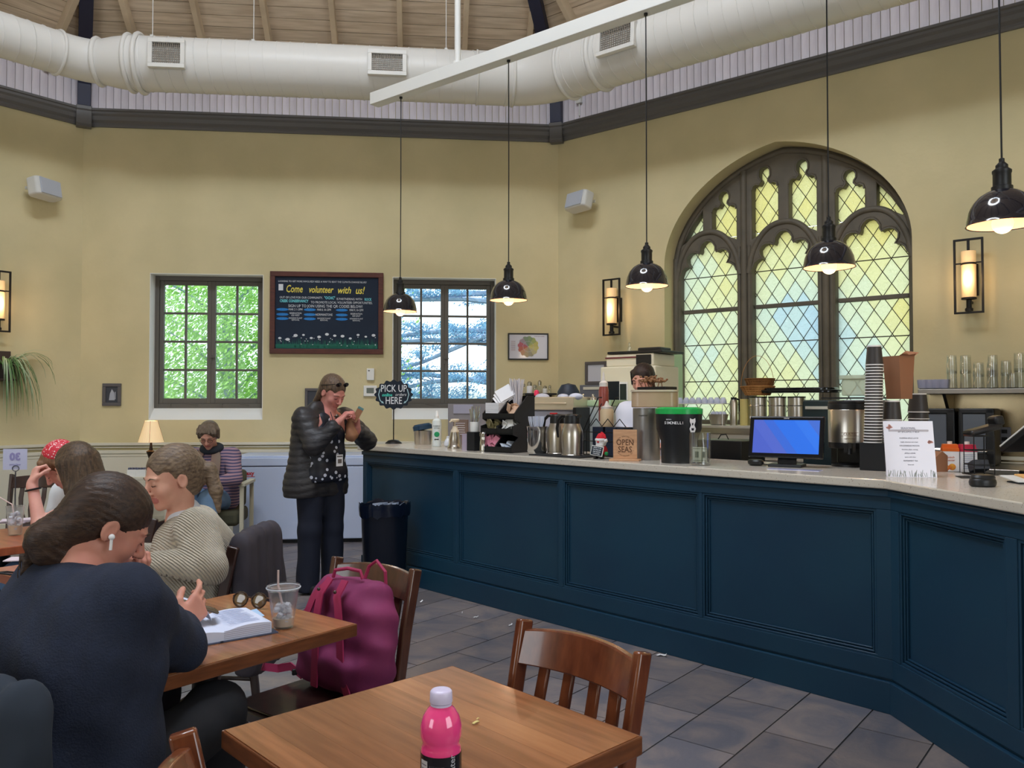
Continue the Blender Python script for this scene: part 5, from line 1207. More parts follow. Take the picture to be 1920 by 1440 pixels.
mb = MB(); mb.T = T; mb.box((.0, -.0125, 0), (Ws * .88, .001, Hs * .80)); mb.build('display', sc_m, t, smooth=0)
mb = MB(); mb.T = T; mb.text('clover', .012, (0, -.0125, Hs * .445)); mb.build('maker_mark', m_paper, t, smooth=0)
mb = MB(); mb.box((0, .03, .06), (.10, .02, .12), rx=-.3); mb.box((0, .02, .008), (.18, .14, .016)); mb.build('screen_stand', m_black, t, smooth=0, bevel=.004)
p = at_z(1417, 873, CTOP); mb = MB(); mb.lathe([(.03, 0), (.045, .01), (.048, .025), (.04, .034), (0, .036)], 24, sy=.75); mb.tube([(.03, .02, .01), (.07, .03, .006), (.12, .08, .004)], .003, 6)
simple('card_reader', 'small black rounded card reader below the left corner of the touch screen', 'card reader', mb, m_black, p, CA.a)
p = at_z(1490, 881, CTOP); mb = MB(); mb.box((0, 0, .001), (.27, .08, .002)); simple('laminated_sheet', 'pale laminated sheet lying flat in front of the touch screen', 'sheet', mb, mat('laminate', (190, 190, 226), .1), (p.x, p.y, CTOP), CA.a + .2, smooth=0)  # thin pale bluish glossy slab on the countertop
# coffee urn
p = at_z(1578, 876, CTOP) + CA.n * .10; s = p.y / F_PX; t = thing('coffee_urn', 'large steel coffee urn with a black lid and base on the counter', 'urn', p, -.38); r_ = 37 * s; H_ = top(752, p)
mb = MB(); mb.lathe([(r_ * .97, H_ * .36), (r_, H_ * .37), (r_, H_ * .86), (r_ * .98, H_ * .87)], 44); mb.build('urn_body', m_steel, t)
mb = MB(); mb.lathe([(r_ * .98, H_ * .86), (r_ * .98, H_ * .875), (r_ * 1.01, H_ * .885), (r_ * 1.01, H_ * .955), (r_ * .97, H_ * .965), (r_ * .99, H_ * .975), (r_ * .97, H_), (0, H_)], 44); mb.build('lid', m_black, t)
mb = MB(); mb.lathe([(r_ * .86, 0), (r_ * .86, .012), (r_ * .6, .02), (0, .02)], 44); mb.lathe([(0, H_ * .27), (r_ * .96, H_ * .28), (r_ * 1.0, H_ * .30), (r_ * 1.0, H_ * .37), (0, H_ * .37)], 44)
for a in (2.6, .5): mb.box((r_ * .85 * math.cos(a), r_ * .85 * math.sin(a), H_ * .15), (.03, .05, H_ * .3))
mb.box((0, .04, H_ * .15), (r_ * 1.1, .03, H_ * .3)); mb.build('urn_base', m_black, t)
mb = MB(); mb.box((0, -r_ * 1.0 - .01, H_ * .30), (.06, .04, .05)); mb.tube([(0, -r_ - .03, H_ * .30), (0, -r_ - .035, H_ * .2)], .012, 10); mb.box((0, -r_ - .035, H_ * .335), (.02, .02, .03)); mb.build('tap', m_black, t)
mb = MB(); mb.text('CURTIS', .018, (0, -r_ - .002, H_ * .50), sx=1.1); mb.box((0, -r_ * 1.0 - .001, H_ * .525), (.09, .0015, .0015)); mb.box((0, -r_ - .001, H_ * .475), (.09, .0015, .0015)); mb.text('THERMOPRO', .010, (0, -r_ - .002, H_ * .43)); mb.build('maker_lettering', m_chair, t, smooth=0)
mb = MB(); mb.box((r_ * 1.02, -.01, H_ * .72), (.014, .03, H_ * .5)); mb.build('sight_gauge', m_black, t, smooth=0, bevel=.003)
# cup holder box with stacks of paper cups
p = at_z(1648, 883, CTOP) + CA.n * .07; s = p.y / F_PX; hb = top(830, p)
t = thing('cup_holder_box', 'plain black box under the tall stack of paper cups', 'box', p, CA.a + .1); mb = MB(); mb.box((0, 0, hb / 2), (72 * s, .16, hb)); mb.build('box_body', m_blackmat, t, smooth=0, bevel=.003)
m_cup = mat('cup_charcoal', (58, 54, 54), .45); m_rim = mat('cup_rim', (232, 230, 230), .4)
def cup_mesh(rb, rt, h):      # upside-down: rim at the bottom
    mb = MB(); mb.lathe([(rb, 0.003), (rt, h), (rt * .9, h), (0, h - .004)], 24); a = mb
    r2 = MB(); r2.lathe([(rb - .001, 0), (rb + .0025, .001), (rb + .0025, .005), (rb, .006)], 24)
    r3 = MB(); r3.lathe([(rt + .0006, h - .010), (rt + .0006, h + .001), (rt * .88, h + .001), (rt * .86, h - .004), (0, h - .004)], 24)
    return a, r2, r3
proto = None
def cup_stack(px, pyb, pyt, n, w_, off, lab, grp, lean=0, loc=None):
    global proto
    p = loc if loc is not None else None; s = p.y / F_PX; z0 = EYE + (757 - pyb) * s; z1 = EYE + (757 - pyt) * s
    h = .105; rb = w_ * s / 2; step = (z1 - z0 - h) / max(1, n - 1)
    pr = None
    for i in range(n):
        u = i / max(1, n - 1); x = p.x + (lean * u ** .7) * s; zz = z0 + i * step
        if pr is None:
            pr = thing('paper_cup', lab, 'cup', (x, p.y, zz), 0, grp); a, b, c = cup_mesh(rb, rb * .80, h)
            a.build('cup_body', m_cup, pr); b.build('cup_rim', m_rim, pr); c.build('cup_base', m_cup if n > 1 else m_rim, pr)
            last = pr
        else: last = dup(pr, (x, p.y, zz), 0)
    for ch in last.children:
        if ch.name.startswith('cup_base'):
            ch.data = ch.data.copy(); ch.data.materials.clear(); ch.data.materials.append(m_rim)
    last['label'] = 'topmost cup, ' + lab.replace('charcoal paper cup in', 'of').replace(' on the black box', '')
cup_stack(1637, 830, 648, 27, 31, 0, 'charcoal paper cup in the tall stack on the black box beside the urn', 'cups in the tall stack', lean=5, loc=at_y(1636, 830, p.y))
cup_stack(1672, 830, 751, 10, 32, 0, 'charcoal paper cup in the shorter stack partly behind the white menu', 'cups in the shorter stack', lean=0, loc=at_y(1674, 830, p.y + .02))
# takeout box and stack behind
q = at_y(1722, 800, p.y + .22); cup_stack(1722, 757 + .35 * F_PX / q.y, 738, 9, 36, 0, 'charcoal paper cup in the stack behind the top of the white menu', 'cups behind the menu', loc=q)
q = at_y(1686, 748, p.y + .06); s = q.y / F_PX; t = thing('takeout_box', 'unfolded brown takeout box standing open on the shorter cup stack', 'box', q, .35)
Wt = 37 * s; Ht = (748 - 668) * s; mb = MB(); mb.add([(-Wt * .36, -.05, 0), (Wt * .36, -.05, 0), (Wt * .5, -.055, Ht), (-Wt * .5, -.055, Ht), (Wt * .36, .05, 0), (Wt * .5, .06, Ht), (-Wt * .36, .05, 0), (-Wt * .5, .06, Ht)], [(0, 1, 2, 3), (1, 4, 5, 2), (4, 6, 7, 5), (6, 0, 3, 7), (0, 6, 4, 1)]); mb.build('box_walls', m_kraft, t, smooth=0)
mb = MB(); mb.add([(-Wt * .5, -.055, Ht), (Wt * .5, -.055, Ht), (Wt * .42, -.075, Ht + .012), (.0, -.07, Ht + .004), (-Wt * .2, -.07, Ht + .016), (-Wt * .45, -.07, Ht + .01)], [(0, 1, 2, 3, 4, 5)]); mb.add([(Wt * .5, -.055, Ht), (Wt * .5, .06, Ht), (Wt * .95, .05, Ht + .035), (Wt * .9, -.045, Ht + .02)], [(0, 1, 2, 3)]); mb.build('open_flap', m_kraft, t, smooth=0)
# ---- second leg: menu, cartons, readers
def on_top(px, py): return at_z(px, py, CTOP)
p = on_top(1706, 894); s = p.y / F_PX; a_ = math.atan2(-.16, .98)
t = thing('menu_sign', 'white seasonal specialties menu card leaning on the counter corner', 'menu', p, a_)
Wm, Hm = 88 * s, 106 * s
Tm = Matrix.Translation((0, 0, Hm / 2 * .98)) @ Matrix.Rotation(-.2, 4, 'X')
mb = MB(); mb.T = Tm; mb.box((0, 0, 0), (Wm, .004, Hm)); mb.box((0, .045, -.01), (Wm * .8, .003, Hm * .85), rx=.45); mb.build('menu_board', mat('menu_card', (214, 210, 222), .15, coat=.8), t, smooth=0)
mb = MB(); mb.T = Tm; mb.text('SEASONAL', .014, (0, -.0025, Hm * .37)); mb.text('SPECIALTIES', .0165, (0, -.0025, Hm * .31), sx=1.1)
for i, tx in enumerate(('PUMPKIN SPICE LATTE', 'maple, cinnamon and cream', 'GINGERBREAD MOCHA', 'chocolate, ginger, nutmeg', 'APPLE CIDER', 'warm, with clove', 'PEPPERMINT TEA', 'loose leaf')): mb.text(tx, .0085 if i % 2 == 0 else .007, (0, -.0025, Hm * (.19 - .067 * i)))
mb.build('menu_lettering', mat('grey_print', (120, 116, 130), .6), t, smooth=0)
mb = MB(); mb.T = Tm; rg = random.Random(12)
for cx, cz in ((-.38, .38), (.40, .12)):
    for i in range(9): a = rg.uniform(0, 6.28); r_ = rg.uniform(.0, .011); mb.lathe([(0, 0), (.007, 0), (.007, .0004), (0, .0004)], 8, Matrix.Translation((cx * Wm + r_ * math.cos(a), -.0020, cz * Hm + r_ * math.sin(a))) @ Matrix.Rotation(a, 4, 'Y') @ Matrix.Diagonal((1.2, 1, .5, 1)) @ Matrix.Rotation(PI / 2, 4, 'X'))
mb.build('printed_flowers', mat('rose_print', (206, 150, 140), .6), t, smooth=0)
mb = MB(); mb.T = Tm
for i in range(40): x = rg.uniform(-.48, .48) * Wm; h = rg.uniform(.01, .035); mb.ribbon([(x, -.0024, -Hm * .49), (x + rg.uniform(-.01, .01), -.0024, -Hm * .49 + h)], .002, .0004, (1, 0, 0))
stuff(mb.build('printed_grass', mat('sage_print', (140, 146, 140), .6), t, smooth=0))
q = on_top(1766, 885); mb = MB(); mb.slab([(-.04, -.05), (.04, -.05), (.04, .05), (-.04, .05)], 0, .075); mb.prism([(-.04, .075), (.04, .075), (.0, .105)], -.05, .05); simple('paper_bag_box', 'small brown gable box between the menu and the juice cartons', 'box', mb, m_kraft, (q.x, q.y + .06, CTOP), .2, smooth=0)
for k, (px, c, lab) in enumerate(((1786, (226, 106, 34), 'juice carton with an orange top and fruit picture beside the menu'), (1819, (190, 30, 70), 'juice carton with a crimson top, right of the orange topped one'))):
    q = on_top(px, 886 + k); q.y += .08; s = q.y / F_PX; t = thing('juice_carton', lab, 'carton', (q.x + .03, q.y, CTOP), -.35 + .1 * k); h = .105; w_ = .076
    mb = MB(); mb.box((0, 0, h / 2), (w_, w_, h)); mb.build('carton_body', m_paper, t, smooth=0, bevel=.002)
    mb = MB(); mb.T = Matrix.Translation((0, 0, h)); mb.box((0, 0, .008), (w_ + .001, w_ + .001, .016)); mb.prism([(-w_ / 2, .016), (w_ / 2, .016), (w_ / 2 - .004, .036), (-w_ / 2 + .004, .036)], -w_ * .3, w_ * .3); mb.build('carton_top', mat('carton_' + 'ab'[k], c, .4), t, smooth=0)
    mb = MB(); mb.lathe([(.012, h + .034), (.012, h + .05), (0, h + .05)], 16); mb.build('screw_cap', m_white, t)
    if k == 0: mb = MB(); mb.ball((.005, -w_ / 2, .025), .017, 12, 8, (1, .06, 1)); mb.ball((-.02, -w_ / 2, .02), .014, 12, 8, (1, .06, 1)); mb.build('printed_fruit', mat('fruit_print', (206, 70, 40), .5, c2=(230, 170, 60), nscale=40), t); mb = MB(); mb.text('peach', .014, (0, -w_ / 2 - .001, .075)); mb.text('nectar', .014, (0, -w_ / 2 - .001, .060)); mb.build('carton_lettering', mat('orange_ink', (214, 120, 90), .6), t, smooth=0)
    else:
        mb = MB()
        for i in range(8): mb.box((0, -w_ / 2 - .0006, .09 - .010 * i), (w_ * .75, .0008, .0022))
        mb.build('carton_print', mat('grey_blue_ink', (150, 160, 190), .6), t, smooth=0)
q = on_top(1853, 914); mb = MB(); mb.lathe([(.048, 0), (.055, .006), (.057, .02), (.054, .03), (.05, .034), (.052, .04), (.045, .05), (0, .05)], 32, sy=.8); simple('barcode_puck', 'round black scanner puck at the front of the counter near the right edge', 'scanner', mb, m_black, (q.x, q.y + .04, CTOP), .2)
q = on_top(1815, 897); mb = MB(); mb.slab([(-.07, -.05), (.09, -.05), (.08, .06), (-.04, .06)], 0, .003); simple('counter_mat', 'small dark mat under the wire stand at the right of the counter', 'mat', mb, m_blackmat, (q.x + .04, q.y + .05, CTOP), 0, smooth=0)
q = on_top(1848, 893); q.y += .10; q.x += .03; t = thing('wire_stand', 'black wire stand carrying a card terminal beside the juice cartons', 'stand', (q.x, q.y, CTOP), 0); s = q.y / F_PX; hh = .19
mb = MB()
for x in (-.05, 0, .05):
    for y in (-.04, .05): mb.tube([(x, y, .002), (x, y, hh)], .0025, 6)
stuff(mb.build('upright_wires', m_iron, t))
mb = MB()
for z in (.004, .05, .12, hh): mb.tube([(-.05, -.04, z), (.05, -.04, z), (.05, .05, z), (-.05, .05, z)], .0028, 6, closed=True)
stuff(mb.build('hoop_wires', m_iron, t)); mb = MB(); mb.box((0, 0, .002), (.12, .11, .003)); mb.build('foot_plate', m_iron, t, smooth=0)
mb = MB(); mb.box((0, .01, .035), (.08, .06, .05), rx=-.4); simple('card_terminal', 'small card terminal with pale lettering inside the wire stand', 'card terminal', mb, mat('grey_plastic', (60, 62, 70), .4), (q.x, q.y, CTOP + .006), 0, smooth=0, bevel=.006)
mb = MB(); mb.T = Matrix.Rotation(-.25, 4, 'Y') ; mb.box((0, 0, .02), (.17, .08, .03)); mb.box((.08, 0, .045), (.05, .07, .05)); simple('handheld_scanner', 'black handheld scanner lying on top of the wire stand', 'scanner', mb, m_black, (q.x + .02, q.y, CTOP + hh + .012), .1, bevel=.012)
q = Vector((2.62, 3.95, CTOP)); t = thing('register_terminal', 'black register terminal seen from behind at the right edge of the photo', 'cash register', q, .25)
mb = MB(); mb.T = Matrix.Translation((0, 0, .20)) @ Matrix.Rotation(.95, 4, 'X'); mb.box((0, 0, 0), (.42, .03, .27)); mb.build('screen_housing', m_black, t, smooth=0, bevel=.008)
mb = MB(); mb.T = Matrix.Translation((0, 0, .20)) @ Matrix.Rotation(.95, 4, 'X'); mb.box((0, .019, 0), (.41, .01, .26)); mb.build('screen_rim', m_spk, t, smooth=0, bevel=.003)
mb = MB(); mb.box((.02, -.02, .1), (.12, .07, .2), rx=.3); mb.box((.02, .0, .012), (.26, .2, .024)); mb.build('terminal_stand', m_black, t, smooth=0, bevel=.006)
q = on_top(1930, 905); t = thing('money_tray', 'black framed tablet tray holding a yellow slip, lowest thing at the right edge', 'tray', (q.x + .01, q.y, CTOP), .0)
mb = MB(); mb.box((0, 0, .016), (.20, .14, .008), rx=.12); mb.build('tray_plate', m_spk, t, smooth=0, bevel=.003); mb = MB(); mb.box((.0, -.03, .004), (.2, .09, .006)); mb.build('tray_foot', m_blackmat, t, smooth=0)
mb = MB(); mb.box((.02, .02, .026), (.12, .08, .006), rx=.12); mb.build('yellow_slip', mat('wood_slip', (226, 176, 112), .5), t, smooth=0)
# ============================================================ BEHIND THE COUNTER
def rp(px, y, z=0): return WR.at(px, y, z)
def zpy(py, p): return EYE + (757 - py) * p.y / F_PX
BCZ = .94
t = thing('back_counter', 'steel topped back counter running below the arched window', 'counter', WR.P(.75, 0, 0), WR.a)
mb = MB(); mb.box((2.1, -.36, .45), (4.1, .62, .90)); mb.build('cabinet_body', m_white, t, smooth=0); mb = MB(); mb.box((2.1, -.37, BCZ - .02), (4.12, .68, .04)); mb.build('steel_top', m_steel, t, smooth=0, bevel=.004)
t = thing('corner_counter', 'grey back counter in the corner under the steel shelf of jars', 'counter', WB.P(4.0, 0, 0), WB.a)
mb = MB(); mb.box((.55, -.32, .46), (1.05, .58, .92)); mb.build('cabinet_body', m_white, t, smooth=0); mb = MB(); mb.box((.55, -.015, 1.22), (1.2, .02, .40)); mb.build('splash_panel', mat('grey_splash', (150, 146, 152), .5), t, smooth=0)
mb = MB(); mb.box((-.0 + .12, -.03, 1.36), (.22, .02, .10)); mb.build('notice_sheet', mat('pale_notice', (176, 176, 200), .5), t, smooth=0)
# shelf with little jars
sh = WB.P(WB.t(1012, -.12), -.12, 0); zs_ = EYE + (757 - 739) * sh.y / F_PX
t = thing('jar_shelf', 'narrow dark wall shelf in the corner carrying small jars', 'shelf', (sh.x, sh.y, zs_), WB.a)
mb = MB(); mb.box((0, 0, 0), (.36, .2, .02)); mb.build('shelf_board', m_black, t, smooth=0); mb = MB(); mb.box((0, .09, -.05), (.3, .02, .08)); mb.build('shelf_bracket', m_black, t, smooth=0)
for k, (px, w_, h, c) in enumerate(((982, 7, 18, 0), (993, 11, 22, 1), (1003, 8, 16, 0), (1012, 9, 24, 0), (1022, 9, 14, 1), (1031, 6, 15, 0))):
    q = WB.at(px, -.13, zs_ + .0105); s = q.y / F_PX; w2, h2 = w_ * s, h * s
    t = thing('salt_jar', ['steel capped jar nearest the straws on the dark corner shelf', 'pale faceted tin second from the straws on the corner shelf', 'small steel capped jar in the middle of the corner shelf, left of the tallest', 'tallest jar on the dark corner shelf', 'low pale pot right of the tallest jar on the corner shelf', 'last small jar at the wall end of the corner shelf'][k], 'jar', q, 0, 'jars on the corner shelf')
    mb = MB(); mb.lathe([(w2 * .5, 0), (w2 * .5, h2 * .55), (w2 * .35, h2 * .66), (0, h2 * .66)], 14); mb.build('jar_body', [m_glass2, m_white][c] if k != 1 else m_paper, t); mb = MB(); mb.lathe([(w2 * .4, h2 * .62), (w2 * .42, h2 * .9), (w2 * .2, h2), (0, h2)], 12); mb.build('jar_cap', m_steel2, t)
# espresso machine on the cross run between the counters
ep = CA.at(1040, 1.15, 0); s = ep.y / F_PX
def blk(name, lab, cat, px0, px1, py0, py1, off, depth, ang=None, group=None, base=None):
    """frame for a thing that fills px0..px1 x py0..py1 at distance off behind the counter front"""
    p = CA.at((px0 + px1) / 2, off, 0); s = p.y / F_PX; z1 = EYE + (757 - py0) * s; z0 = EYE + (757 - py1) * s if base is None else base
    a = CA.a if ang is None else ang; view = math.atan2(p.x, p.y); wpx = (px1 - px0) * s
    W_ = wpx / max(.3, abs(math.cos(a + view)));
    t = thing(name, lab, cat, (p.x, p.y, z0), a, group); return t, W_, z1 - z0, s
wc_t, W0, H0, s = blk('work_table', 'steel work table behind the front counter under the coffee machines', 'table', 985, 1150, 900, 1100, 1.25, .6, base=0)
mb = MB(); mb.box((0, 0, .90), (W0 * 1.0, .55, .04)); mb.build('steel_top', m_steel, wc_t, smooth=0)
for x in (-W0 / 2 + .05, W0 / 2 - .05):
    for y in (-.23, .23): mb = MB(); mb.box((x, y, .44), (.04, .04, .88)); mb.build('leg', m_steel, wc_t, smooth=0)
t, W_, H_, s = blk('espresso_machine', 'white backed espresso machine with a bright steel top rail', 'espresso machine', 978, 1092, 744, 835, 1.15, .5, base=.92, ang=CA.a + .3)
mb = MB(); mb.box((0, .05, H_ * .40), (W_, .42, H_ * .78)); mb.build('machine_body', mat('machine_white', (196, 200, 222), .3), t, smooth=0, bevel=.01)
mb = MB(); mb.box((0, .03, H_ * .90), (W_ * 1.02, .46, H_ * .19)); mb.box((0, -.205, H_ * .90), (W_ * .8, .012, .012)); mb.build('steel_rail', mat('rail_steel', (226, 216, 196), .3, .7), t, smooth=0, bevel=.008)
mb = MB(); mb.box((W_ * .5 + .012, .03, H_ * .42), (.03, .46, H_ * .84)); mb.build('end_panel', m_black, t, smooth=0, bevel=.004)
mb = MB(); mb.text('LA', .05, (-W_ * .47, -.166, H_ * .56), bold=.003); mb.build('maker_mark', mat('red_print', ()), t, smooth=0)
ztop = .92 + H_
for k, (px, w_, h, c, lab) in enumerate(((1017, 27, 11, (206, 214, 236), 'folded pale blue cloth mound on the espresso machine, nearest the straws'), (1056, 22, 9, (206, 212, 232), 'middle folded white cloth mound on the espresso machine'), (1080, 26, 11, (214, 218, 236), 'striped white cloth mound at the right end of the espresso machine'))):
    q = CA.at(px, 1.12, ztop); s2 = q.y / F_PX; mb = MB(); r_ = w_ * s2 / 2; mb.ball((0, 0, 0), r_, 20, 12, (1, .9, h * s2 / r_ * .6)); o = simple('folded_cloth', lab, 'cloth', mb, mat('cloth_blue', c, .9, bump=.5, bscale=60), q, 0, smooth=60, group='cloths on the espresso machine')
q = CA.at(1006, 1.16, ztop + .012); mb = MB(); mb.lathe([(.02, 0), (.022, .03), (.015, .045), (0, .05)], 14); simple('pink_cap_bottle', 'small bottle with a bright pink cap behind the cloth mounds', 'bottle', mb, mat('hot_pink', (240, 60, 110), .4), q, 0)
q = CA.at(1066, 1.42, 0); s2 = q.y / F_PX; q.z = EYE + (757 - 747) * s2; r_ = 22 * s2
mb = MB(); mb.lathe([(r_, 0), (r_ * 1.0, .02), (r_ * .93, r_ * .6), (r_ * .6, r_ * 1.15), (0, r_ * 1.3)], 32); simple('dark_dome_lid', 'large dark round dome behind the espresso machine', 'lid', mb, mat('navy_dome', (30, 42, 60), .5), q - Vector((0, 0, .0)), 0)
t, W_, H_, s = blk('equipment_cabinet', 'grey equipment cabinet behind the espresso machine in the corner', 'cabinet', 1040, 1110, 752, 900, 1.85, .3, base=0, ang=CA.a)
mb = MB(); mb.box((0, .1, H_ / 2), (W_, .3, H_)); mb.build('cabinet_body', mat('mid_grey', (110, 112, 122), .5), t, smooth=0, bevel=.005); mb = MB(); mb.box((0, -.06, H_ * .9), (W_ * .8, .012, .02)); mb.build('cabinet_handle', m_steel, t, smooth=0)
for k, (px, off) in enumerate(((1093, 1.36), (1112, 1.36))):
    q = CA.at(px, off, 0); s2 = q.y / F_PX; q.z = EYE + (757 - 752) * s2; mb = MB(); mb.lathe([(.025, 0), (.03, .004), (.03, .03), (.01, .035), (.008, .05), (.012, .055), (0, .06)], 16); simple('coffee_tamper', ['steel tamper beside the striped cloth', 'steel tamper nearer the white oven'][k], 'tamper', mb, m_steel2, q, 0, group='steel tampers')
# notice board, electrical box
t_, z_ = WR.hit(1118, 700, -.01); W_, H_, t_, z_ = wsize(WR, 1099, 1140, 678, 721)
nb = thing('framed_notice', 'grey framed white notice on the wall left of the white oven', 'notice', WR.P(t_, -.004, z_), WR.a); frame_parts(nb, W_, H_, .035, .025, m_grfr)
mb = MB(); mb.box((0, -.008, 0), (W_ - .05, .008, H_ - .05)); mb.build('notice_sheet', mat('notice_paper', (206, 208, 220), .5), nb, smooth=0)
W_, H_, t_, z_ = wsize(WR, 1100, 1150, 722, 800); eb_ = thing('paper_dispenser', 'grey dispenser box on the wall below the framed notice', 'dispenser', WR.P(t_, -.004, z_), WR.a)
mb = MB(); mb.box((0, -.07, 0), (W_, .13, H_)); mb.build('dispenser_case', mat('mid_grey', ()), eb_, smooth=0, bevel=.006); mb = MB(); mb.box((0, -.138, H_ * .42), (W_ * .7, .01, .03)); mb.build('dispenser_slot', m_cream, eb_, smooth=0)
# tall white oven with stacked units
t, W_, H_, s = blk('speed_oven', 'tall white oven with a dark door and a key panel behind the barista', 'oven', 1132, 1234, 687, 850, 1.75, .5, base=.94, ang=WR.a)
mb = MB(); mb.box((0, .15, H_ / 2), (W_, .42, H_)); mb.build('oven_body', mat('oven_cream', (226, 220, 198), .35), t, smooth=0, bevel=.012)
mb = MB(); mb.box((-W_ * .27, -.065, H_ * .44), (W_ * .26, .012, H_ * .80)); mb.build('oven_door', mat('dark_door', (24, 32, 40), .15), t, smooth=0, bevel=.004)
mb = MB(); mb.box((-W_ * .06, -.065, H_ * .5), (W_ * .15, .012, H_ * .66)); mb.build('control_panel', m_white, t, smooth=0, bevel=.004)
kp = MB(); kp.box((-W_ * .06, -.073, H_ * .5), (W_ * .12, .006, H_ * .62)); kp.mi = 1
kpo = kp.build('key_plate', [mat('dark_green_panel', (36, 48, 44), .4)], t, smooth=0, bevel=.01)
for i in range(5):
    for j in (-1, 1): mb = MB(); mb.box((-W_ * .06 + j * W_ * .028, -.078, H_ * (.36 + .065 * i)), (W_ * .036, .005, H_ * .035)); mb.build('key', m_white, t, smooth=0)
zt0 = .94 + H_; pO = Vector(t.location)
t2 = thing('upper_oven', 'low cream appliance stacked on the tall white oven', 'appliance', (pO.x, pO.y, zt0), WR.a); h1 = (687 - 664) * s
mb = MB(); mb.box((.01, .15, h1 / 2 + .0), (W_ * .86, .38, h1)); mb.build('appliance_body', mat('oven_cream', ()), t2, smooth=0, bevel=.01); mb = MB(); mb.box((-.06, -.045, h1 * .72), (W_ * .62, .008, .012)); mb.build('red_stripe', mat('maroon', (110, 40, 50), .5), t2, smooth=0)
mb = MB(); mb.box((W_ * .28, -.046, h1 * .5), (W_ * .26, .012, h1 * .8)); mb.build('dark_window', m_black, t2, smooth=0, bevel=.003)
t3 = thing('black_tray', 'flat black lid lying on top of the stacked appliance', 'tray', (pO.x, pO.y, zt0 + h1 + .002), WR.a); mb = MB(); mb.box((.06, .15, .012), (W_ * .98, .40, .022)); mb.build('tray_plate', m_black, t3, smooth=0, bevel=.006)
mb = MB(); mb.box((.16, .13, .038), (W_ * .4, .2, .03)); mb.build('raised_centre', m_black, t3, smooth=0, bevel=.01)
q = Vector((pO.x, pO.y, zt0 + h1 + .026)) + WR.d * -.06 + WR.n * .08; mb = MB(); mb.lathe([(.016, 0), (.016, .04), (.008, .05), (.008, .075), (.012, .08), (0, .085)], 12); simple('glass_vial', 'tiny bottle standing on the flat black lid', 'bottle', mb, m_glass2, q)
q = WR.P(WR.t(1253, -.2), -.2, .94); s2 = q.y / F_PX; hz = EYE + (757 - 664) * s2 - .94; mb = MB(); mb.box((0, 0, hz / 2), (.20, .26, hz)); simple('pale_green_box', 'tall pale green plastic box standing against the arched window jamb', 'box', mb, mat('pale_green', (178, 208, 172), .5), q, WR.a, bevel=.01)
t, W_, H_, s = blk('lidded_tub', 'low clear tub with white sides in front of the white oven', 'tub', 1095, 1160, 748, 800, 1.45, .3, base=.95, ang=WR.a)
mb = MB(); mb.box((0, 0, H_ * .45), (W_, .26, H_ * .9)); mb.build('tub_body', mat('frosted_tub', (186, 196, 196), .3), t, smooth=0, bevel=.01); mb = MB(); mb.box((0, 0, H_ * .93), (W_ * 1.05, .28, H_ * .1)); mb.build('tub_lid', mat('pale_green', ()), t, smooth=0, bevel=.006)

# ---- prep unit below the arched window with things on top
PY_ = -.42; tA, tB = WR.t(1262, PY_), WR.t(1640, PY_)
pm = WR.P((tA + tB) / 2, PY_, 0); PZ = EYE - (797 - 757) * WR.at(1370, PY_).y / F_PX
t = thing('prep_station', 'pale steel sandwich prep station standing on the back counter under the arched window', 'prep station', (pm.x, pm.y, BCZ), WR.a)
mb = MB(); mb.box((0, 0, (PZ - BCZ) / 2), (tB - tA, .44, PZ - BCZ)); mb.build('station_body', mat('prep_metal', (186, 180, 168), .4, .2), t, smooth=0, bevel=.006)
mb = MB(); mb.box((0, -.225, (PZ - BCZ) * .84), (tB - tA, .01, .05)); mb.build('front_rail', m_steel, t, smooth=0)
def onprep(px, y=PY_): return WR.at(px, y, PZ)
# cup rack
t = thing('cup_rack', 'white wire rack of upturned cups at the left of the arched window sill', 'rack', onprep(1325), WR.a); p = onprep(1325); s = p.y / F_PX; hz = zpy(757, p) - PZ
a0_, a1_ = WR.t(1272, PY_) - WR.t(1325, PY_), WR.t(1366, PY_) - WR.t(1325, PY_)
mb = MB()
for z in (hz,): 
    for y in (-.12, 0, .12): mb.tube([(a0_, y, z), (a1_, y, z)], .004, 6)
mb.build('shelf_wires', m_white, t)
for x in (a0_, a1_ - .005):
    mb = MB(); mb.tube([(x, -.12, 0), (x, -.12, hz), (x, .12, hz), (x, .12, 0)], .004, 6); mb.build('end_frame', m_white, t)
m_cupw = mat('white_china', (206, 210, 232), .2)
for k in range(8):
    q = WR.P(WR.t(1280 + 11.5 * k, PY_), PY_ - .05, PZ + hz + .004); r_ = 6.5 * s; mb = MB(); mb.lathe([(r_, 0), (r_ * 1.02, .004), (r_ * .9, .03), (r_ * .6, .05), (r_ * .5, .055), (0, .052)], 18)
    simple('china_cup', 'white china cup standing upside down on the wire rack', 'cup', mb, m_cupw, q, 0, group='upturned china cups on the wire rack')
q = onprep(1347); mb = MB(); mb.lathe([(.06, 0), (.075, .005), (.095, .09), (.10, .1), (.09, .1), (.07, .01), (0, .01)], 24, sx=1, sy=.7); simple('steel_pan', 'square steel pan of cups below the wire rack', 'pan', mb, m_steel, q, WR.a)
mb = MB()
for k in range(4): mb.ball((-.05 + .035 * k, 0, .10), .028, 10, 8)
tag(mb.build('piled_cups', m_cupw, None, q, WR.a, smooth=60), 'small white cups piled in the steel pan', 'cups')['kind'] = 'stuff'
q = onprep(1376); s = q.y / F_PX; h = zpy(745, q) - PZ; t = thing('slim_flask', 'slim steel flask with a black handle at the foot of the window mullion', 'flask', q, 0)
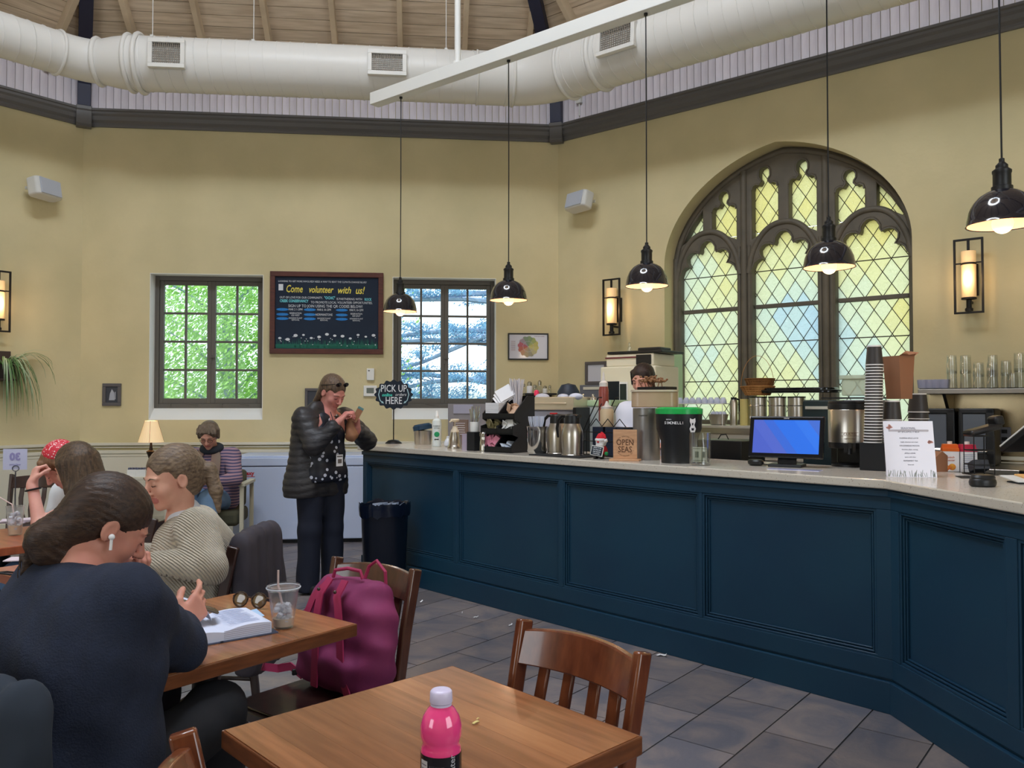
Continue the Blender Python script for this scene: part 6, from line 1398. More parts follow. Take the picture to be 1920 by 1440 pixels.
mb = MB(); mb.lathe([(.036, 0), (.038, h * .8), (.028, h * .92), (0, h * .93)], 20); mb.build('flask_body', m_steel, t); mb = MB(); mb.lathe([(.026, h * .9), (.026, h), (0, h)], 16); mb.tube([(.02, 0, h * .95), (.055, 0, h * .9), (.055, 0, h * .5)], .01, 8); mb.build('flask_handle', m_black, t)
q = onprep(1396); h = zpy(748, q) - PZ; mb = MB(); mb.lathe([(.04, 0), (.04, h), (0, h)], 20); simple('yellow_canister', 'tall plain yellowish canister beside the slim flask', 'canister', mb, mat('straw_can', (206, 190, 120), .5), q)
for k, px in enumerate((1422, 1458, 1494)):
    q = onprep(px); s = q.y / F_PX; h = zpy(746, q) - PZ; r_ = 16 * s; t = thing('steel_canister', ['steel canister under the wicker baskets', 'middle steel canister of three behind the touch screen', 'steel canister right of the other two, under the black lid edge'][k], 'canister', q, WR.a, 'steel canisters on the prep station')
    mb = MB(); mb.lathe([(r_, 0), (r_, h), (r_ * .95, h), (0, h - .01)], 28); mb.build('canister_body', m_steel, t); mb = MB(); mb.lathe([(r_ + .003, h * .7), (r_ + .006, h * .72), (r_ + .003, h * .74)], 28); mb.build('canister_band', m_steel2, t)
    mb = MB(); mb.box((0, -r_ - .001, h * .3), (r_ * 1.2, .002, .02)); mb.build('paper_label', m_paper, t, smooth=0)
    lid = MB(); lid.lathe([(r_ * 1.03, h), (r_ * 1.03, h + .012), (0, h + .014)], 28); lid.build('lid', m_black, t)
# baskets
q = onprep(1421); zc_ = zpy(745, q) + .018; s = q.y / F_PX; m_wick = mat('wicker', (196, 142, 84), .7, c2=(170, 116, 64), nscale=12); m_wick2 = mat('wicker_dark', (150, 104, 58), .7, c2=(126, 84, 46), nscale=12)
for k, (dx, z0, rb, rt, h, mm, lab) in enumerate(((0, zc_, 22 * s, 31 * s, .08, m_wick, 'pale wicker basket, lower of the two nested on the canister'), (.02, zc_ + .065, 21 * s, 27 * s, .085, m_wick2, 'darker wicker basket stacked in the pale one'))):
    t = thing('wicker_basket', lab, 'basket', (q.x + dx, q.y, z0), .3 * k, 'wicker baskets on the canisters'); mb = MB()
    mb.lathe([(rb, 0), (rt, h), (rt * .97, h), (rb * .97, .005), (0, .005)], 32); mb.build('basket_body', mm, t)
    mb = MB(); n = 28
    for i in range(n): a = 2 * PI * i / n; mb.tube([(rb * 1.01 * math.cos(a), rb * 1.01 * math.sin(a), 0), (rt * 1.02 * math.cos(a), rt * 1.02 * math.sin(a), h)], .0035, 5)
    stuff(mb.build('upright_canes', mm, t)); 
    for j in range(1, 5): mb = MB(); rr_ = rb + (rt - rb) * j / 4; mb.tube([(rr_ * 1.015 * math.cos(2 * PI * i / 28), rr_ * 1.015 * math.sin(2 * PI * i / 28), h * j / 4) for i in range(28)], .0045 if j == 4 else .003, 5, closed=True); mb.build('woven_hoop', mm, t)
    if k == 0: mb = MB(); mb.tube([(rt * math.cos(PI * i / 20), 0, h + .28 * math.sin(PI * i / 20)) for i in range(21)], .0022, 5); mb.build('basket_handle', mm, t)
q = onprep(1502); z0 = zpy(741, q) + .02; s = q.y / F_PX; t = thing('black_lid_tray', 'long low black lid tray lying over the canisters behind the touch screen', 'tray', (q.x, q.y, z0), WR.a)
mb = MB(); L_ = WR.t(1572, PY_) - WR.t(1432, PY_); pts = rrect(L_, .30, .10); mb.slab(pts, 0, .018); mb.slab([(x * .93, y * .9) for x, y in pts], .018, .045); mb.build('lid_shell', mat('glossy_black', ()), t, bevel=.005)
mb = MB(); mb.tube([(x * 1.0, y * 1.0, .02) for x, y in pts], .006, 6, closed=True); mb.build('lid_lip', m_black, t)
t, W_, H_, s = blk('dark_cabinet', 'dark glass fronted appliance behind the touch screen and urn', 'appliance', 1514, 1574, 750, 900, 1.5, .4, base=.92, ang=WR.a)
mb = MB(); mb.box((0, .1, H_ / 2), (W_, .36, H_)); mb.build('appliance_body', mat('dark_teal_glass', (28, 40, 44), .2), t, smooth=0, bevel=.01); mb = MB(); mb.box((0, -.085, H_ * .9), (W_ * .8, .01, .02)); mb.build('trim_strip', m_steel, t, smooth=0)
q = onprep(1615); z0 = zpy(745, q); s = q.y / F_PX; t = thing('food_tub', 'translucent square food tub on the window sill between the urn and the cup stack', 'tub', (q.x, q.y, z0 + .012), WR.a); m_tub = mat('frosted_plastic', (206, 212, 186), .3, alpha=.55)
Wt = 48 * s * 1.25; Ht = 40 * s; mb = MB(); mb.box((0, 0, Ht * .38), (Wt * .9, .26, Ht * .76)); mb.build('tub_body', m_tub, t, smooth=0, bevel=.012); mb = MB(); mb.box((0, 0, Ht * .86), (Wt, .3, Ht * .2)); mb.build('tub_lid', m_tub, t, smooth=0, bevel=.006)
mb = MB(); mb.box((0, 0, -.006), (.55, .34, .012)); simple('black_shelf_tray', 'flat black tray under the translucent food tub', 'tray', mb, m_black, (q.x, q.y, z0 + .0), WR.a, smooth=0)
t, W_, H_, s = blk('speaker_stand_box', 'grey upright unit carrying the black tray beside the cup stacks', 'appliance', 1580, 1655, 750, 900, 1.75, .3, base=.94, ang=WR.a)
mb = MB(); mb.box((0, 0, H_ / 2), (W_, .3, H_)); mb.build('unit_body', mat('mid_grey', ()), t, smooth=0, bevel=.006)
# black machine in front of prep unit
t, W_, H_, s = blk('undercounter_machine', 'low black machine with a cable on top behind the tip glass', 'machine', 1322, 1410, 824, 900, .95, .3, base=.93)
mb = MB(); mb.box((0, 0, H_ / 2), (W_, .3, H_)); mb.build('machine_body', m_black, t, smooth=0, bevel=.006); mb = MB(); mb.tube([(-.08, 0, H_), (-.06, 0, H_ + .03), (-.02, 0, H_ + .035), (.0, 0, H_)], .004, 6); mb.build('cable', m_black, t)
mb = MB(); mb.box((-.03, -.151, .05), (.05, .002, .008)); mb.build('maker_mark', m_grfr, t, smooth=0)
# the work table below it
t = thing('work_table', 'low steel work table behind the touch screen and urn', 'table', CA.P(3.55, .98, 0), CA.a); mb = MB(); mb.box((0, 0, .905), (1.6, .42, .04)); mb.build('steel_top', m_steel, t, smooth=0)
for x in (-.75, .75):
    for y in (-.17, .17): mb = MB(); mb.box((x, y, .4425), (.04, .04, .885)); mb.build('leg', m_steel, t, smooth=0)
# ---- steel shelf with glasses
SY = -.20; ta_, tb_ = WR.t(1722, -.38), 5.15; sz = EYE + (757 - 729) * WR.at(1800, -.38).y / F_PX
t = thing('steel_shelf', 'long steel wall shelf of drinking glasses right of the arched window', 'shelf', WR.P(ta_, 0, sz), WR.a)
mb = MB(); mb.box(((tb_ - ta_) / 2, -.20, -.02), (tb_ - ta_, .38, .04)); mb.build('shelf_board', mat('dull_steel', (128, 122, 114), .35, .9), t, smooth=0, bevel=.004)
mb = MB(); mb.box(((tb_ - ta_) / 2, -.2, .003), (tb_ - ta_ - .02, .36, .005)); mb.build('shelf_liner', m_blackmat, t, smooth=0)
for x in (.18, .95): mb = MB(); mb.prism([(-.015, 0), (.015, 0), (.015, -.3), (-.015, -.3)], -.02, -.001); mb.T = Matrix.Translation((x, 0, -.04)); mb2 = MB(); mb2.T = Matrix.Translation((x, 0, -.04)); mb2.add([(-.012, -.01, 0), (.012, -.01, 0), (.012, -.34, 0), (-.012, -.34, 0), (-.012, -.01, -.28), (.012, -.01, -.28)], [(0, 1, 2, 3), (0, 3, 4), (1, 5, 2), (3, 2, 5, 4), (0, 4, 5, 1)]); mb2.build('shelf_bracket', m_steel, t, smooth=0)
mb = MB(); mb.box(((tb_ - ta_) / 2, -.004, -.33), (tb_ - ta_, .006, .58)); o = mb.build('steel_splash', mat('warm_steel', (150, 134, 104), .25, 1, bump=.08, bscale=6), t, smooth=0)  # golden reflections are painted into the splash steel's base colour
gp = None; gl_labels = {}
def glassware(px, n, w_, h, y, lab):
    q = WR.at(px, y, sz + .007); s = q.y / F_PX; r_ = w_ * s / 2; hh = h * s
    for i in range(n):
        mb = MB(); mb.lathe([(r_, 0), (r_ * .97, .003), (r_ * .86, hh), (r_ * .8, hh), (0, hh - .006)] if True else [], 20)
        mb.lathe([(r_ * .93, .002), (r_ * .80, hh - .012), (0, hh - .014)], 20)
        o = tag(mb.build('drinking_glass', m_glass2, None, q + Vector((0, 0, i * hh * .80)), 0), ('upper' if i else 'lower') + ' upturned tumbler of ' + lab, 'glass', 'tumblers on the steel shelf')
for px, n, w_, h, y, lab in ((1786, 2, 19, 34, -.30, 'the leftmost tall pair on the steel shelf'), (1812, 2, 21, 34, -.27, 'the second tall pair from the left on the steel shelf'), (1836, 2, 20, 26, -.33, 'the low pair right of the two tall pairs'),
        (1863, 2, 19, 34, -.22, 'the tall pair in the middle of the shelf, back row'), (1862, 2, 20, 26, -.36, 'the short pair in the middle of the shelf, front row'), (1888, 2, 19, 28, -.30, 'the short pair right of the middle'),
        (1900, 1, 20, 26, -.36, 'a single low row by the right edge'), (1914, 2, 22, 36, -.22, 'the tallest pair at the right edge'), (1940, 2, 22, 34, -.30, 'the pair cut by the right edge')): glassware(px, n, w_, h, y, lab)
for k in range(4):
    q = WR.at(1732 + 13 * k, -.30, sz + .007); mb = MB(); 
    for i in range(5): mb.lathe([(.040, .004 * i), (.046, .055 + .004 * i), (.044, .055 + .004 * i), (.038, .006 + .004 * i), (0, .006 + .004 * i)], 20)
    tag(stuff(mb.build('clear_tubs', mat('hazy_plastic', (190, 190, 214), .2, alpha=.5), None, q, 0)), 'nested stack of clear plastic portion tubs at the left end of the steel shelf', 'tubs', 'portion tubs on the steel shelf')
# two glass fronted ovens under the shelf
for k, (x0, x1) in enumerate(((1728, 1792), (1796, 1866))):
    yb = -.40; c = WR.at((x0 + x1) / 2, yb, BCZ); s = c.y / F_PX; t0_, t1_ = WR.t(x0, yb), WR.t(x1, yb); W_ = t1_ - t0_ - .01; H_ = EYE + (757 - 766) * s - BCZ
    t = thing('countertop_oven', ['black framed glass door oven half hidden by the white menu', 'black framed glass door oven right of its twin under the steel shelf'][k], 'oven', WR.P((t0_ + t1_) / 2, yb, BCZ), WR.a, 'glass door ovens')
    mb = MB(); mb.box((0, .16, H_ / 2), (W_, .30, H_)); mb.build('oven_body', m_black, t, smooth=0, bevel=.02, bseg=3)
    mb = MB()
    for a, b, c_, d in ((0, H_ - .02, W_, .04), (0, .05, W_, .1), (-W_ / 2 + .015, H_ / 2, .03, H_), (W_ / 2 - .03, H_ / 2, .06, H_)): mb.box((a, .0, b), (c_, .025, d))
    mb.build('door_frame', m_black, t, smooth=0, bevel=.008); mb = MB(); mb.box((-.01, .003, H_ * .53), (W_ * .86, .006, H_ * .74)); mb.build('door_glass', mat('smoked_glass', (104, 110, 120), .08, coat=1), t, smooth=0)  # the door glass colour is lightened to carry a pale reflection
    mb = MB(); mb.tube([(-W_ * .36, -.03, .12), (W_ * .3, -.03, .12)], .010, 8); mb.tube([(-W_ * .3, 0, .12), (-W_ * .3, -.03, .12)], .006, 6); mb.tube([(W_ * .26, 0, .12), (W_ * .26, -.03, .12)], .006, 6); mb.build('handle', m_steel, t)
W_, H_, t_, z_ = wsize(WR, 1876, 1892, 802, 830); o = thing('wall_socket', 'grey wall socket plate right of the glass door ovens', 'socket', WR.P(t_, -.012, z_), WR.a); mb = MB(); mb.box((0, 0, 0), (.09, .01, .13)); mb.build('socket_plate', mat('mid_grey', ()), o, smooth=0, bevel=.003)
for z in (-.03, .03): mb = MB(); mb.box((0, -.006, z), (.04, .004, .03)); mb.build('outlet', m_black, o, smooth=0)
# ============================================================ PEOPLE: bodies and clothes grown as smooth blended solids
V = lambda *a: np.array(a, float)
class Solid:
    def __init__(s): s.p = []
    def cap(s, a, b, r1, r2=None, k=.02, op=1): s.p.append(('c', V(*a), V(*b), r1, r1 if r2 is None else r2, k, op)); return s
    def ell(s, c, r, R=None, k=.02, op=1): s.p.append(('e', V(*c), V(*r), np.eye(3) if R is None else R, 0, k, op)); return s
    def join(s, o): s.p += o.p; return s
    def mesh(s, res, disp=None, cut=None):
        lo, hi = [], []
        for q in s.p:
            if q[6] < 0: continue
            if q[0] == 'c': m = max(q[3], q[4]) + .02; lo += [q[1] - m, q[2] - m]; hi += [q[1] + m, q[2] + m]
            else: m = max(q[2]) + .02; lo.append(q[1] - m); hi.append(q[1] + m)
        lo = np.min(lo, 0) - .01; hi = np.max(hi, 0) + .01; n = np.ceil((hi - lo) / res).astype(int) + 1
        ax = [lo[i] + res * np.arange(n[i]) for i in range(3)]
        D = np.full(n, .08, np.float32)
        for q in s.p:
            kind, op, k = q[0], q[6], q[5]
            if kind == 'c': m = max(q[3], q[4]) + k + .03; a0 = np.minimum(q[1], q[2]) - m; a1 = np.maximum(q[1], q[2]) + m
            else: m = max(q[2]) + k + .03; a0 = q[1] - m; a1 = q[1] + m
            i0 = np.maximum(0, ((a0 - lo) / res).astype(int)); i1 = np.minimum(n, ((a1 - lo) / res).astype(int) + 2)
            if (i1 <= i0).any(): continue
            sl = tuple(slice(i0[i], i1[i]) for i in range(3))
            X = ax[0][sl[0]][:, None, None]; Y = ax[1][sl[1]][None, :, None]; Z = ax[2][sl[2]][None, None, :]
            if kind == 'c':
                a, b = q[1], q[2]; d = b - a; L2 = max(d.dot(d), 1e-9)
                h = np.clip(((X - a[0]) * d[0] + (Y - a[1]) * d[1] + (Z - a[2]) * d[2]) / L2, 0, 1)
                d_ = np.sqrt((X - a[0] - d[0] * h) ** 2 + (Y - a[1] - d[1] * h) ** 2 + (Z - a[2] - d[2] * h) ** 2) - (q[3] + (q[4] - q[3]) * h)
            else:
                c, r, R = q[1], q[2], q[3]; x, y, z = X - c[0], Y - c[1], Z - c[2]
                u = [(R[0, i] * x + R[1, i] * y + R[2, i] * z) / r[i] for i in range(3)]
                k0 = np.sqrt(u[0] ** 2 + u[1] ** 2 + u[2] ** 2); k1 = np.sqrt((u[0] / r[0]) ** 2 + (u[1] / r[1]) ** 2 + (u[2] / r[2]) ** 2)
                d_ = k0 * (k0 - 1) / np.maximum(k1, 1e-6)
            A = D[sl]
            if op > 0: h = np.clip(.5 + .5 * (A - d_) / k, 0, 1); D[sl] = A * (1 - h) + d_ * h - k * h * (1 - h)
            else: h = np.clip(.5 - .5 * (A + d_) / k, 0, 1); D[sl] = A * (1 - h) - d_ * h + k * h * (1 - h)
        if disp is not None: D += disp(ax[0][:, None, None], ax[1][None, :, None], ax[2][None, None, :]).astype(np.float32)
        if cut is not None: D = np.maximum(D, cut(ax[0][:, None, None], ax[1][None, :, None], ax[2][None, None, :]).astype(np.float32))
        D[0] = D[-1] = .1; D[:, 0] = D[:, -1] = .1; D[:, :, 0] = D[:, :, -1] = .1
        # surface nets
        S = D < 0; c = [S[i:n[0] - 1 + i, j:n[1] - 1 + j, k_:n[2] - 1 + k_] for i in (0, 1) for j in (0, 1) for k_ in (0, 1)]
        cnt_ = sum(x.astype(np.int8) for x in c); cell = (cnt_ > 0) & (cnt_ < 8); idx = np.argwhere(cell); m = len(idx)
        ids = np.full(cell.shape, -1, np.int64); ids[cell] = np.arange(m)
        acc = np.zeros((m, 3)); w_ = np.zeros(m)
        cor = [(i, j, k_) for i in (0, 1) for j in (0, 1) for k_ in (0, 1)]
        vals = {q: D[idx[:, 0] + q[0], idx[:, 1] + q[1], idx[:, 2] + q[2]] for q in cor}
        for a in cor:
            for axx in range(3):
                if a[axx]: continue
                b = list(a); b[axx] = 1; b = tuple(b); va, vb = vals[a], vals[b]; sc = (va < 0) != (vb < 0)
                t = np.where(sc, va / np.where(sc, va - vb, 1), 0); pt = np.repeat(np.array([a], float), m, 0); pt[:, axx] = t
                acc[sc] += pt[sc]; w_[sc] += 1
        v = lo + res * (idx + acc / w_[:, None])
        faces = []
        for axx in range(3):
            o1, o2 = [(1, 2), (2, 0), (0, 1)][axx]
            s0 = [slice(1, n[i] - 1) for i in range(3)]; s0[axx] = slice(0, n[axx] - 1); s1 = list(s0); s1[axx] = slice(1, n[axx])
            A, B = S[tuple(s0)], S[tuple(s1)]; e = np.argwhere(A != B)
            flip = A[e[:, 0], e[:, 1], e[:, 2]]
            g = e + np.array([0 if i == axx else 1 for i in range(3)])
            def cid(d1, d2): q = g.copy(); q[:, o1] -= d1; q[:, o2] -= d2; return ids[q[:, 0], q[:, 1], q[:, 2]]
            f = np.stack([cid(1, 1), cid(0, 1), cid(0, 0), cid(1, 0)], 1); f[~flip] = f[~flip][:, ::-1]; faces.append(f)
        f = np.concatenate(faces); f = f[(f >= 0).all(1)]
        return v, f
def solid_obj(name, sol, res, mats, parent, base, disp=None, cut=None, matf=None):
    v, f = sol.mesh(res, disp, cut); v = v - np.array(base); me = bpy.data.meshes.new(name)
    me.vertices.add(len(v)); me.vertices.foreach_set('co', v.astype(np.float32).ravel()); me.loops.add(len(f) * 4); me.polygons.add(len(f))
    me.loops.foreach_set('vertex_index', f.ravel()); me.polygons.foreach_set('loop_start', np.arange(0, len(f) * 4, 4)); me.update(calc_edges=True)
    for m in (mats if isinstance(mats, (list, tuple)) else [mats]): me.materials.append(m)
    if matf is not None:
        c = v[f].mean(1) + np.array(base); me.polygons.foreach_set('material_index', matf(c).astype(np.int32))
    me.validate(); return link(name, me, parent, smooth=180)
def nrm(a): a = np.array(a, float); return a / np.linalg.norm(a)
def rotm(face, pitch=0, roll=0):
    """columns: right, forward, up"""
    R = Matrix.Rotation(rot_of(face), 3, 'Z') @ Matrix.Rotation(-math.radians(pitch), 3, 'X') @ Matrix.Rotation(math.radians(roll), 3, 'Y'); return np.array(R)
class HeadF:
    def __init__(s, c, face, pitch, roll=0, k=1): s.c = V(*c); s.R = rotm(face, pitch, roll); s.k = k
    def w(s, p): return s.c + s.R @ (V(*p) * s.k)
    def loc(s, P): return (P - s.c) @ s.R / s.k
def head_solid(S, h, nose=1.0, jaw=1.0):
    k = h.k; E = lambda c, r, kk=.02, op=1: S.ell(h.w(c), V(*r) * k, h.R, kk * k, op); Cc = lambda a, b, r1, r2, kk=.02, op=1: S.cap(h.w(a), h.w(b), r1 * k, r2 * k, kk * k, op)
    E((0, -.012, .035), (.072, .092, .080)); E((0, .022, -.018), (.056, .066, .082), .03)
    E((0, .030, -.060), (.044 * jaw, .050, .036), .02); E((0, .068, -.088), (.020, .017, .016), .02)
    for s_ in (-1, 1):
        E((s_ * .036, .058, -.028), (.022, .022, .024), .02)
        E((s_ * .031, .094, .004), (.016, .014, .010), .010, -1)
        E((s_ * .031, .0745, .003), (.0135, .0125, .0115), .004)
        Cc((s_ * .012, .086, .022), (s_ * .046, .076, .022), .006, .005, .012)
        E((s_ * .0735, -.006, -.006), (.007, .019, .030), .006); E((s_ * .080, -.001, -.006), (.005, .011, .019), .004, -1)
        E((s_ * .011, .095, -.032), (.0075, .009, .007), .006)
    Cc((0, .086, .012), (0, .106 * (1 + .02 * nose), -.027), .006, .0105, .010)
    Cc((-.018, .083, -.0535), (.018, .083, -.0535), .0052, .0052, .005); Cc((-.015, .083, -.0635), (.015, .083, -.0635), .0062, .0062, .005)
    Cc((-.016, .0915, -.0585), (.016, .0915, -.0585), .0016, .0016, .003, -1)
def face_bits(h, par, base, brow_m, lash_m, glasses=None):
    def tub(name, pts, r, m, flat=1): mb = MB(); mb.tube([Vector(h.w(p) - np.array(base)) for p in pts], r, 6, flat=flat); return mb.build(name, m, par, smooth=60)
    for s_ in (-1, 1):
        tub('eyebrow', [(s_ * .014, .0915, .020), (s_ * .030, .0895, .0265), (s_ * .048, .078, .021)], [.0022, .0026, .0012], brow_m)
        tub('eyelashes', [(s_ * .019, .0865, -.0015), (s_ * .031, .0885, -.0045), (s_ * .044, .0815, -.001)], [.0011, .0015, .0009], lash_m)
    if glasses:
        g = bpy.data.objects.new('eyeglasses', None); COL.objects.link(g); g.parent = par
        for s_ in (-1, 1):
            mb = MB(); mb.tube([Vector(h.w((s_ * .032 + .021 * math.cos(2 * PI * i / 20), .098, .002 + .016 * math.sin(2 * PI * i / 20))) - np.array(base)) for i in range(20)], .0016, 6, closed=True); mb.build('lens_rim', glasses, g)
            mb = MB(); mb.tube([Vector(h.w(p) - np.array(base)) for p in ((s_ * .053, .097, .006), (s_ * .07, .06, .006), (s_ * .078, .0, .004))], .0014, 6); mb.build('temple', glasses, g)
        mb = MB(); mb.tube([Vector(h.w(p) - np.array(base)) for p in ((-.011, .099, .005), (0, .103, .008), (.011, .099, .005))], .0014, 6); mb.build('bridge', glasses, g)
def hand_solid(S, wr, d, n, right, curl=(.5, .5, .55, .6), thumb=.5, k=1.0, spread=.06):
    """wr wrist, d direction of the fingers, n the side the palm faces, right: right hand"""
    d = nrm(d); n = nrm(np.array(n, float) - d * np.dot(n, d)); sd = np.cross(d, n) * (1 if right else -1)   # sd points to the thumb side
    wr = V(*wr); S.cap(wr - d * .02, wr + d * .015, .024 * k, .024 * k, .015)
    for i, off in enumerate((.029, .0105, -.0085, -.027)):
        kn = wr + (d * (.088 - .004 * abs(i - 1)) + sd * off) * k; S.cap(wr + (d * .018 + sd * off * .6) * k, kn, .0145 * k, .0115 * k, .014)
        ln = (.043, .048, .044, .034)[i]; dd = nrm(d + sd * spread * (1.5 - i)); p = kn; ang = 0; rr = (.0092, .0094, .0090, .0080)[i]
        for j, fr in enumerate((1, .62, .5)):
            ang += curl[i] * (.8, 1.1, .7)[j]; v = dd * math.cos(ang) + n * math.sin(ang); q = p + v * ln * fr * k
            S.cap(p, q, rr * k * (1 - .08 * j), rr * k * (.92 - .08 * j), .004 if j else .007); p = q
    b = wr + (d * .022 + sd * .022) * k; v1 = nrm(d * .62 + sd * .75 + n * .35 * thumb); m1 = b + v1 * .040 * k; v2 = nrm(d * .95 + sd * .25 + n * thumb * .9); m2 = m1 + v2 * .033 * k; v3 = nrm(d * .9 - sd * .1 + n * thumb * 1.2)
    S.cap(b, m1, .0145 * k, .0115 * k, .012); S.cap(m1, m2, .0110 * k, .0100 * k, .004); S.cap(m2, m2 + v3 * .026 * k, .0100 * k, .0085 * k, .004)
def body_solid(J, side, k=1.0, legs=True, off=0.0, wide=1.0):
    S = Solid(); P, C, N = V(*J['P']), V(*J['C']), V(*J['N']); sd = nrm(side); M_ = (P + C) / 2
    for c, w_, r in ((P, .075, .115), (M_, .055, .10), (C, .075, .105), ((C * .45 + N * .55), .065, .07)): S.cap(c - sd * w_ * wide, c + sd * w_ * wide, r + off, r + off, .07)
    S.cap(P, C, .09 + off, .09 + off, .05); S.cap(C, N, .07 + off, .05 + off, .05)
    for q in 'RL':
        s0, e, w_ = V(*J['S' + q]), V(*J['E' + q]), V(*J['W' + q])
        S.cap((C + N) / 2, s0, .06 + off, .052 + off, .05); S.cap(s0, e, .047 + off, .037 + off, .03); S.cap(e, w_, .036 + off, .025 + off, .015)
        if legs:
            h_, kn, an = V(*J['H' + q]), V(*J['K' + q]), V(*J['A' + q]); S.cap(P, h_, .10 + off, .09 + off, .05); S.cap(h_, kn, .080 + off, .054 + off, .04); S.cap(kn, an, .052 + off, .034 + off, .03)
    return S
def skinm(nm, c, c2): return mat('skin_' + nm, c, .5, c2=c2, nscale=9, spec=.35, sub=.08)
def lipf(h): 
    def f(P): q = h.loc(P); return ((np.abs(q[:, 0]) < .026) & (q[:, 1] > .078) & (q[:, 2] < -.0475) & (q[:, 2] > -.0705)).astype(int)
    return f
def hairm(nm, c, c2, st=(8, 8, 1)): return mat('hair_' + nm, c, .42, c2=c2, nscale=14, nstretch=st, bump=.25, bscale=55, bstretch=st, spec=.35)
def streaks(h, amp=.0022, fr=260):
    def f(X, Y, Z):
        R = h.R; x = (X - h.c[0]) * R[0, 0] + (Y - h.c[1]) * R[1, 0] + (Z - h.c[2]) * R[2, 0]; z = (X - h.c[0]) * R[0, 2] + (Y - h.c[1]) * R[1, 2] + (Z - h.c[2]) * R[2, 2]
        y = (X - h.c[0]) * R[0, 1] + (Y - h.c[1]) * R[1, 1] + (Z - h.c[2]) * R[2, 1]
        a = np.arctan2(z + .02, np.abs(x) + .001); return amp * .5 * np.sin(a * 46 + 2 * np.sin(y * 22)) + amp * .35 * np.sin(a * 83 + y * 12)
    return f
def hair_cap(h, k=1.0, front=.0, temple=False, side=.0, nape=1):
    S = Solid(); E = lambda c, r, kk=.02, op=1: S.ell(h.w(c), V(*r) * h.k, h.R, kk, op)
    E((0, -.018, .040), (.081 * k, .101 * k, .086 * k)); 
    if nape: E((0, -.055, -.015), (.066, .058, .075), .03)
    E((0, .112, -.045), (.068, .074, .100 + front), .008, -1)            # opening for the face
    for s_ in (-1, 1): E((s_ * .082, .022, -.035 + side), (.022, .038, .046), .008, -1)
    if temple:
        for s_ in (-1, 1): E((s_ * .080, .058, .0), (.034, .040, .056), .010, -1)
    return S
def folds(amp, *ws):
    def f(X, Y, Z):
        o = 0
        for a, b, c, ph in ws: o = o + np.sin(a * X + b * Y + c * Z + ph)
        return amp * o
    return f
def shoes(J, par, base, m, face):
    for q in 'RL':
        a = V(*J['A' + q]); f = V(face[0], face[1], 0); f = nrm(f); S = Solid(); z = .03; hl = V(a[0], a[1], z + .005) - f * .03
        S.cap(hl, hl + f * .10, .036, .038, .02); S.cap(hl + f * .1, hl + f * .165, .036, .026, .02); S.cap(V(a[0], a[1], .09), hl, .036, .036, .02)
        solid_obj('shoe', S, .008, m, par, base, cut=lambda X, Y, Z: (.001 - Z) + 0 * X + 0 * Y)

m_ai = mat('white_earbud', (236, 236, 240), .25)
def seated(name_label, base, J, side, h, skin, res, top_m, bottom_m, hands, top_off=.026, top_wide=1.15, top_disp=None, shoe_m=None, res_c=.010, hairs=None, hair_mat=None, lip=None, extra_top=None, brow=None, glasses=None, arms='RL', sleeve=.0, cutneck=None):
    t = thing('person', name_label, 'person', base)
    S = body_solid(J, side); S.cap(V(*J['N']), h.w((0, -.022, -.055)), .052, .050, .03); head_solid(S, h)
    for hd in hands: hand_solid(S, *hd)
    solid_obj('body', S, res, [skin, lip or mat('lips', (190, 116, 108), .45)], t, base, matf=lipf(h))
    face_bits(h, t, base, brow or hair_mat, mat('lash', (40, 28, 26), .6), glasses)
    # top
    T = Solid(); P, C, N = V(*J['P']), V(*J['C']), V(*J['N']); sd = nrm(side); o = top_off
    for c, w_, r in ((P + V(0, 0, .0), .085, .125), ((P + C) / 2, .075, .118), (C, .085, .115), (C * .5 + N * .5, .070, .080)): T.cap(c - sd * w_ * top_wide, c + sd * w_ * top_wide, r + o, r + o, .07)
    T.cap(C, C * .25 + N * .75, .08 + o, .058 + o * .5, .05)
    for q in 'RL':
        s0, e, w_ = V(*J['S' + q]), V(*J['E' + q]), V(*J['W' + q]); T.cap((C + N) / 2, s0, .062 + o * .7, .058 + o, .05); T.cap(s0, s0 + (e - s0) * (1 if q in arms else .5), .054 + o, .044 + o, .022)
        if q in arms: T.cap(e, e + (w_ - e) * (.93 - sleeve), .043 + o, .033 + o * .5, .010)
    if extra_top: extra_top(T)
    solid_obj('top', T, res_c, top_m, t, base, disp=top_disp, cut=cutneck)
    B = Solid()
    for q in 'RL':
        h_, kn, an = V(*J['H' + q]), V(*J['K' + q]), V(*J['A' + q]); B.cap(P, h_, .118, .105, .05); B.cap(h_, kn, .100, .076, .04); B.cap(kn, an, .074, .058, .03)
    solid_obj('trousers', B, .012, bottom_m, t, base, disp=folds(.0018, (40, 20, 30, 0), (10, 50, 25, 1)))
    if shoe_m: shoes(J, t, base, shoe_m, tuple(h.R[:, 1][:2]))
    if hairs: hs = hairs; solid_obj('hair', hs, res, hair_mat, t, base, disp=streaks(h))
    return t

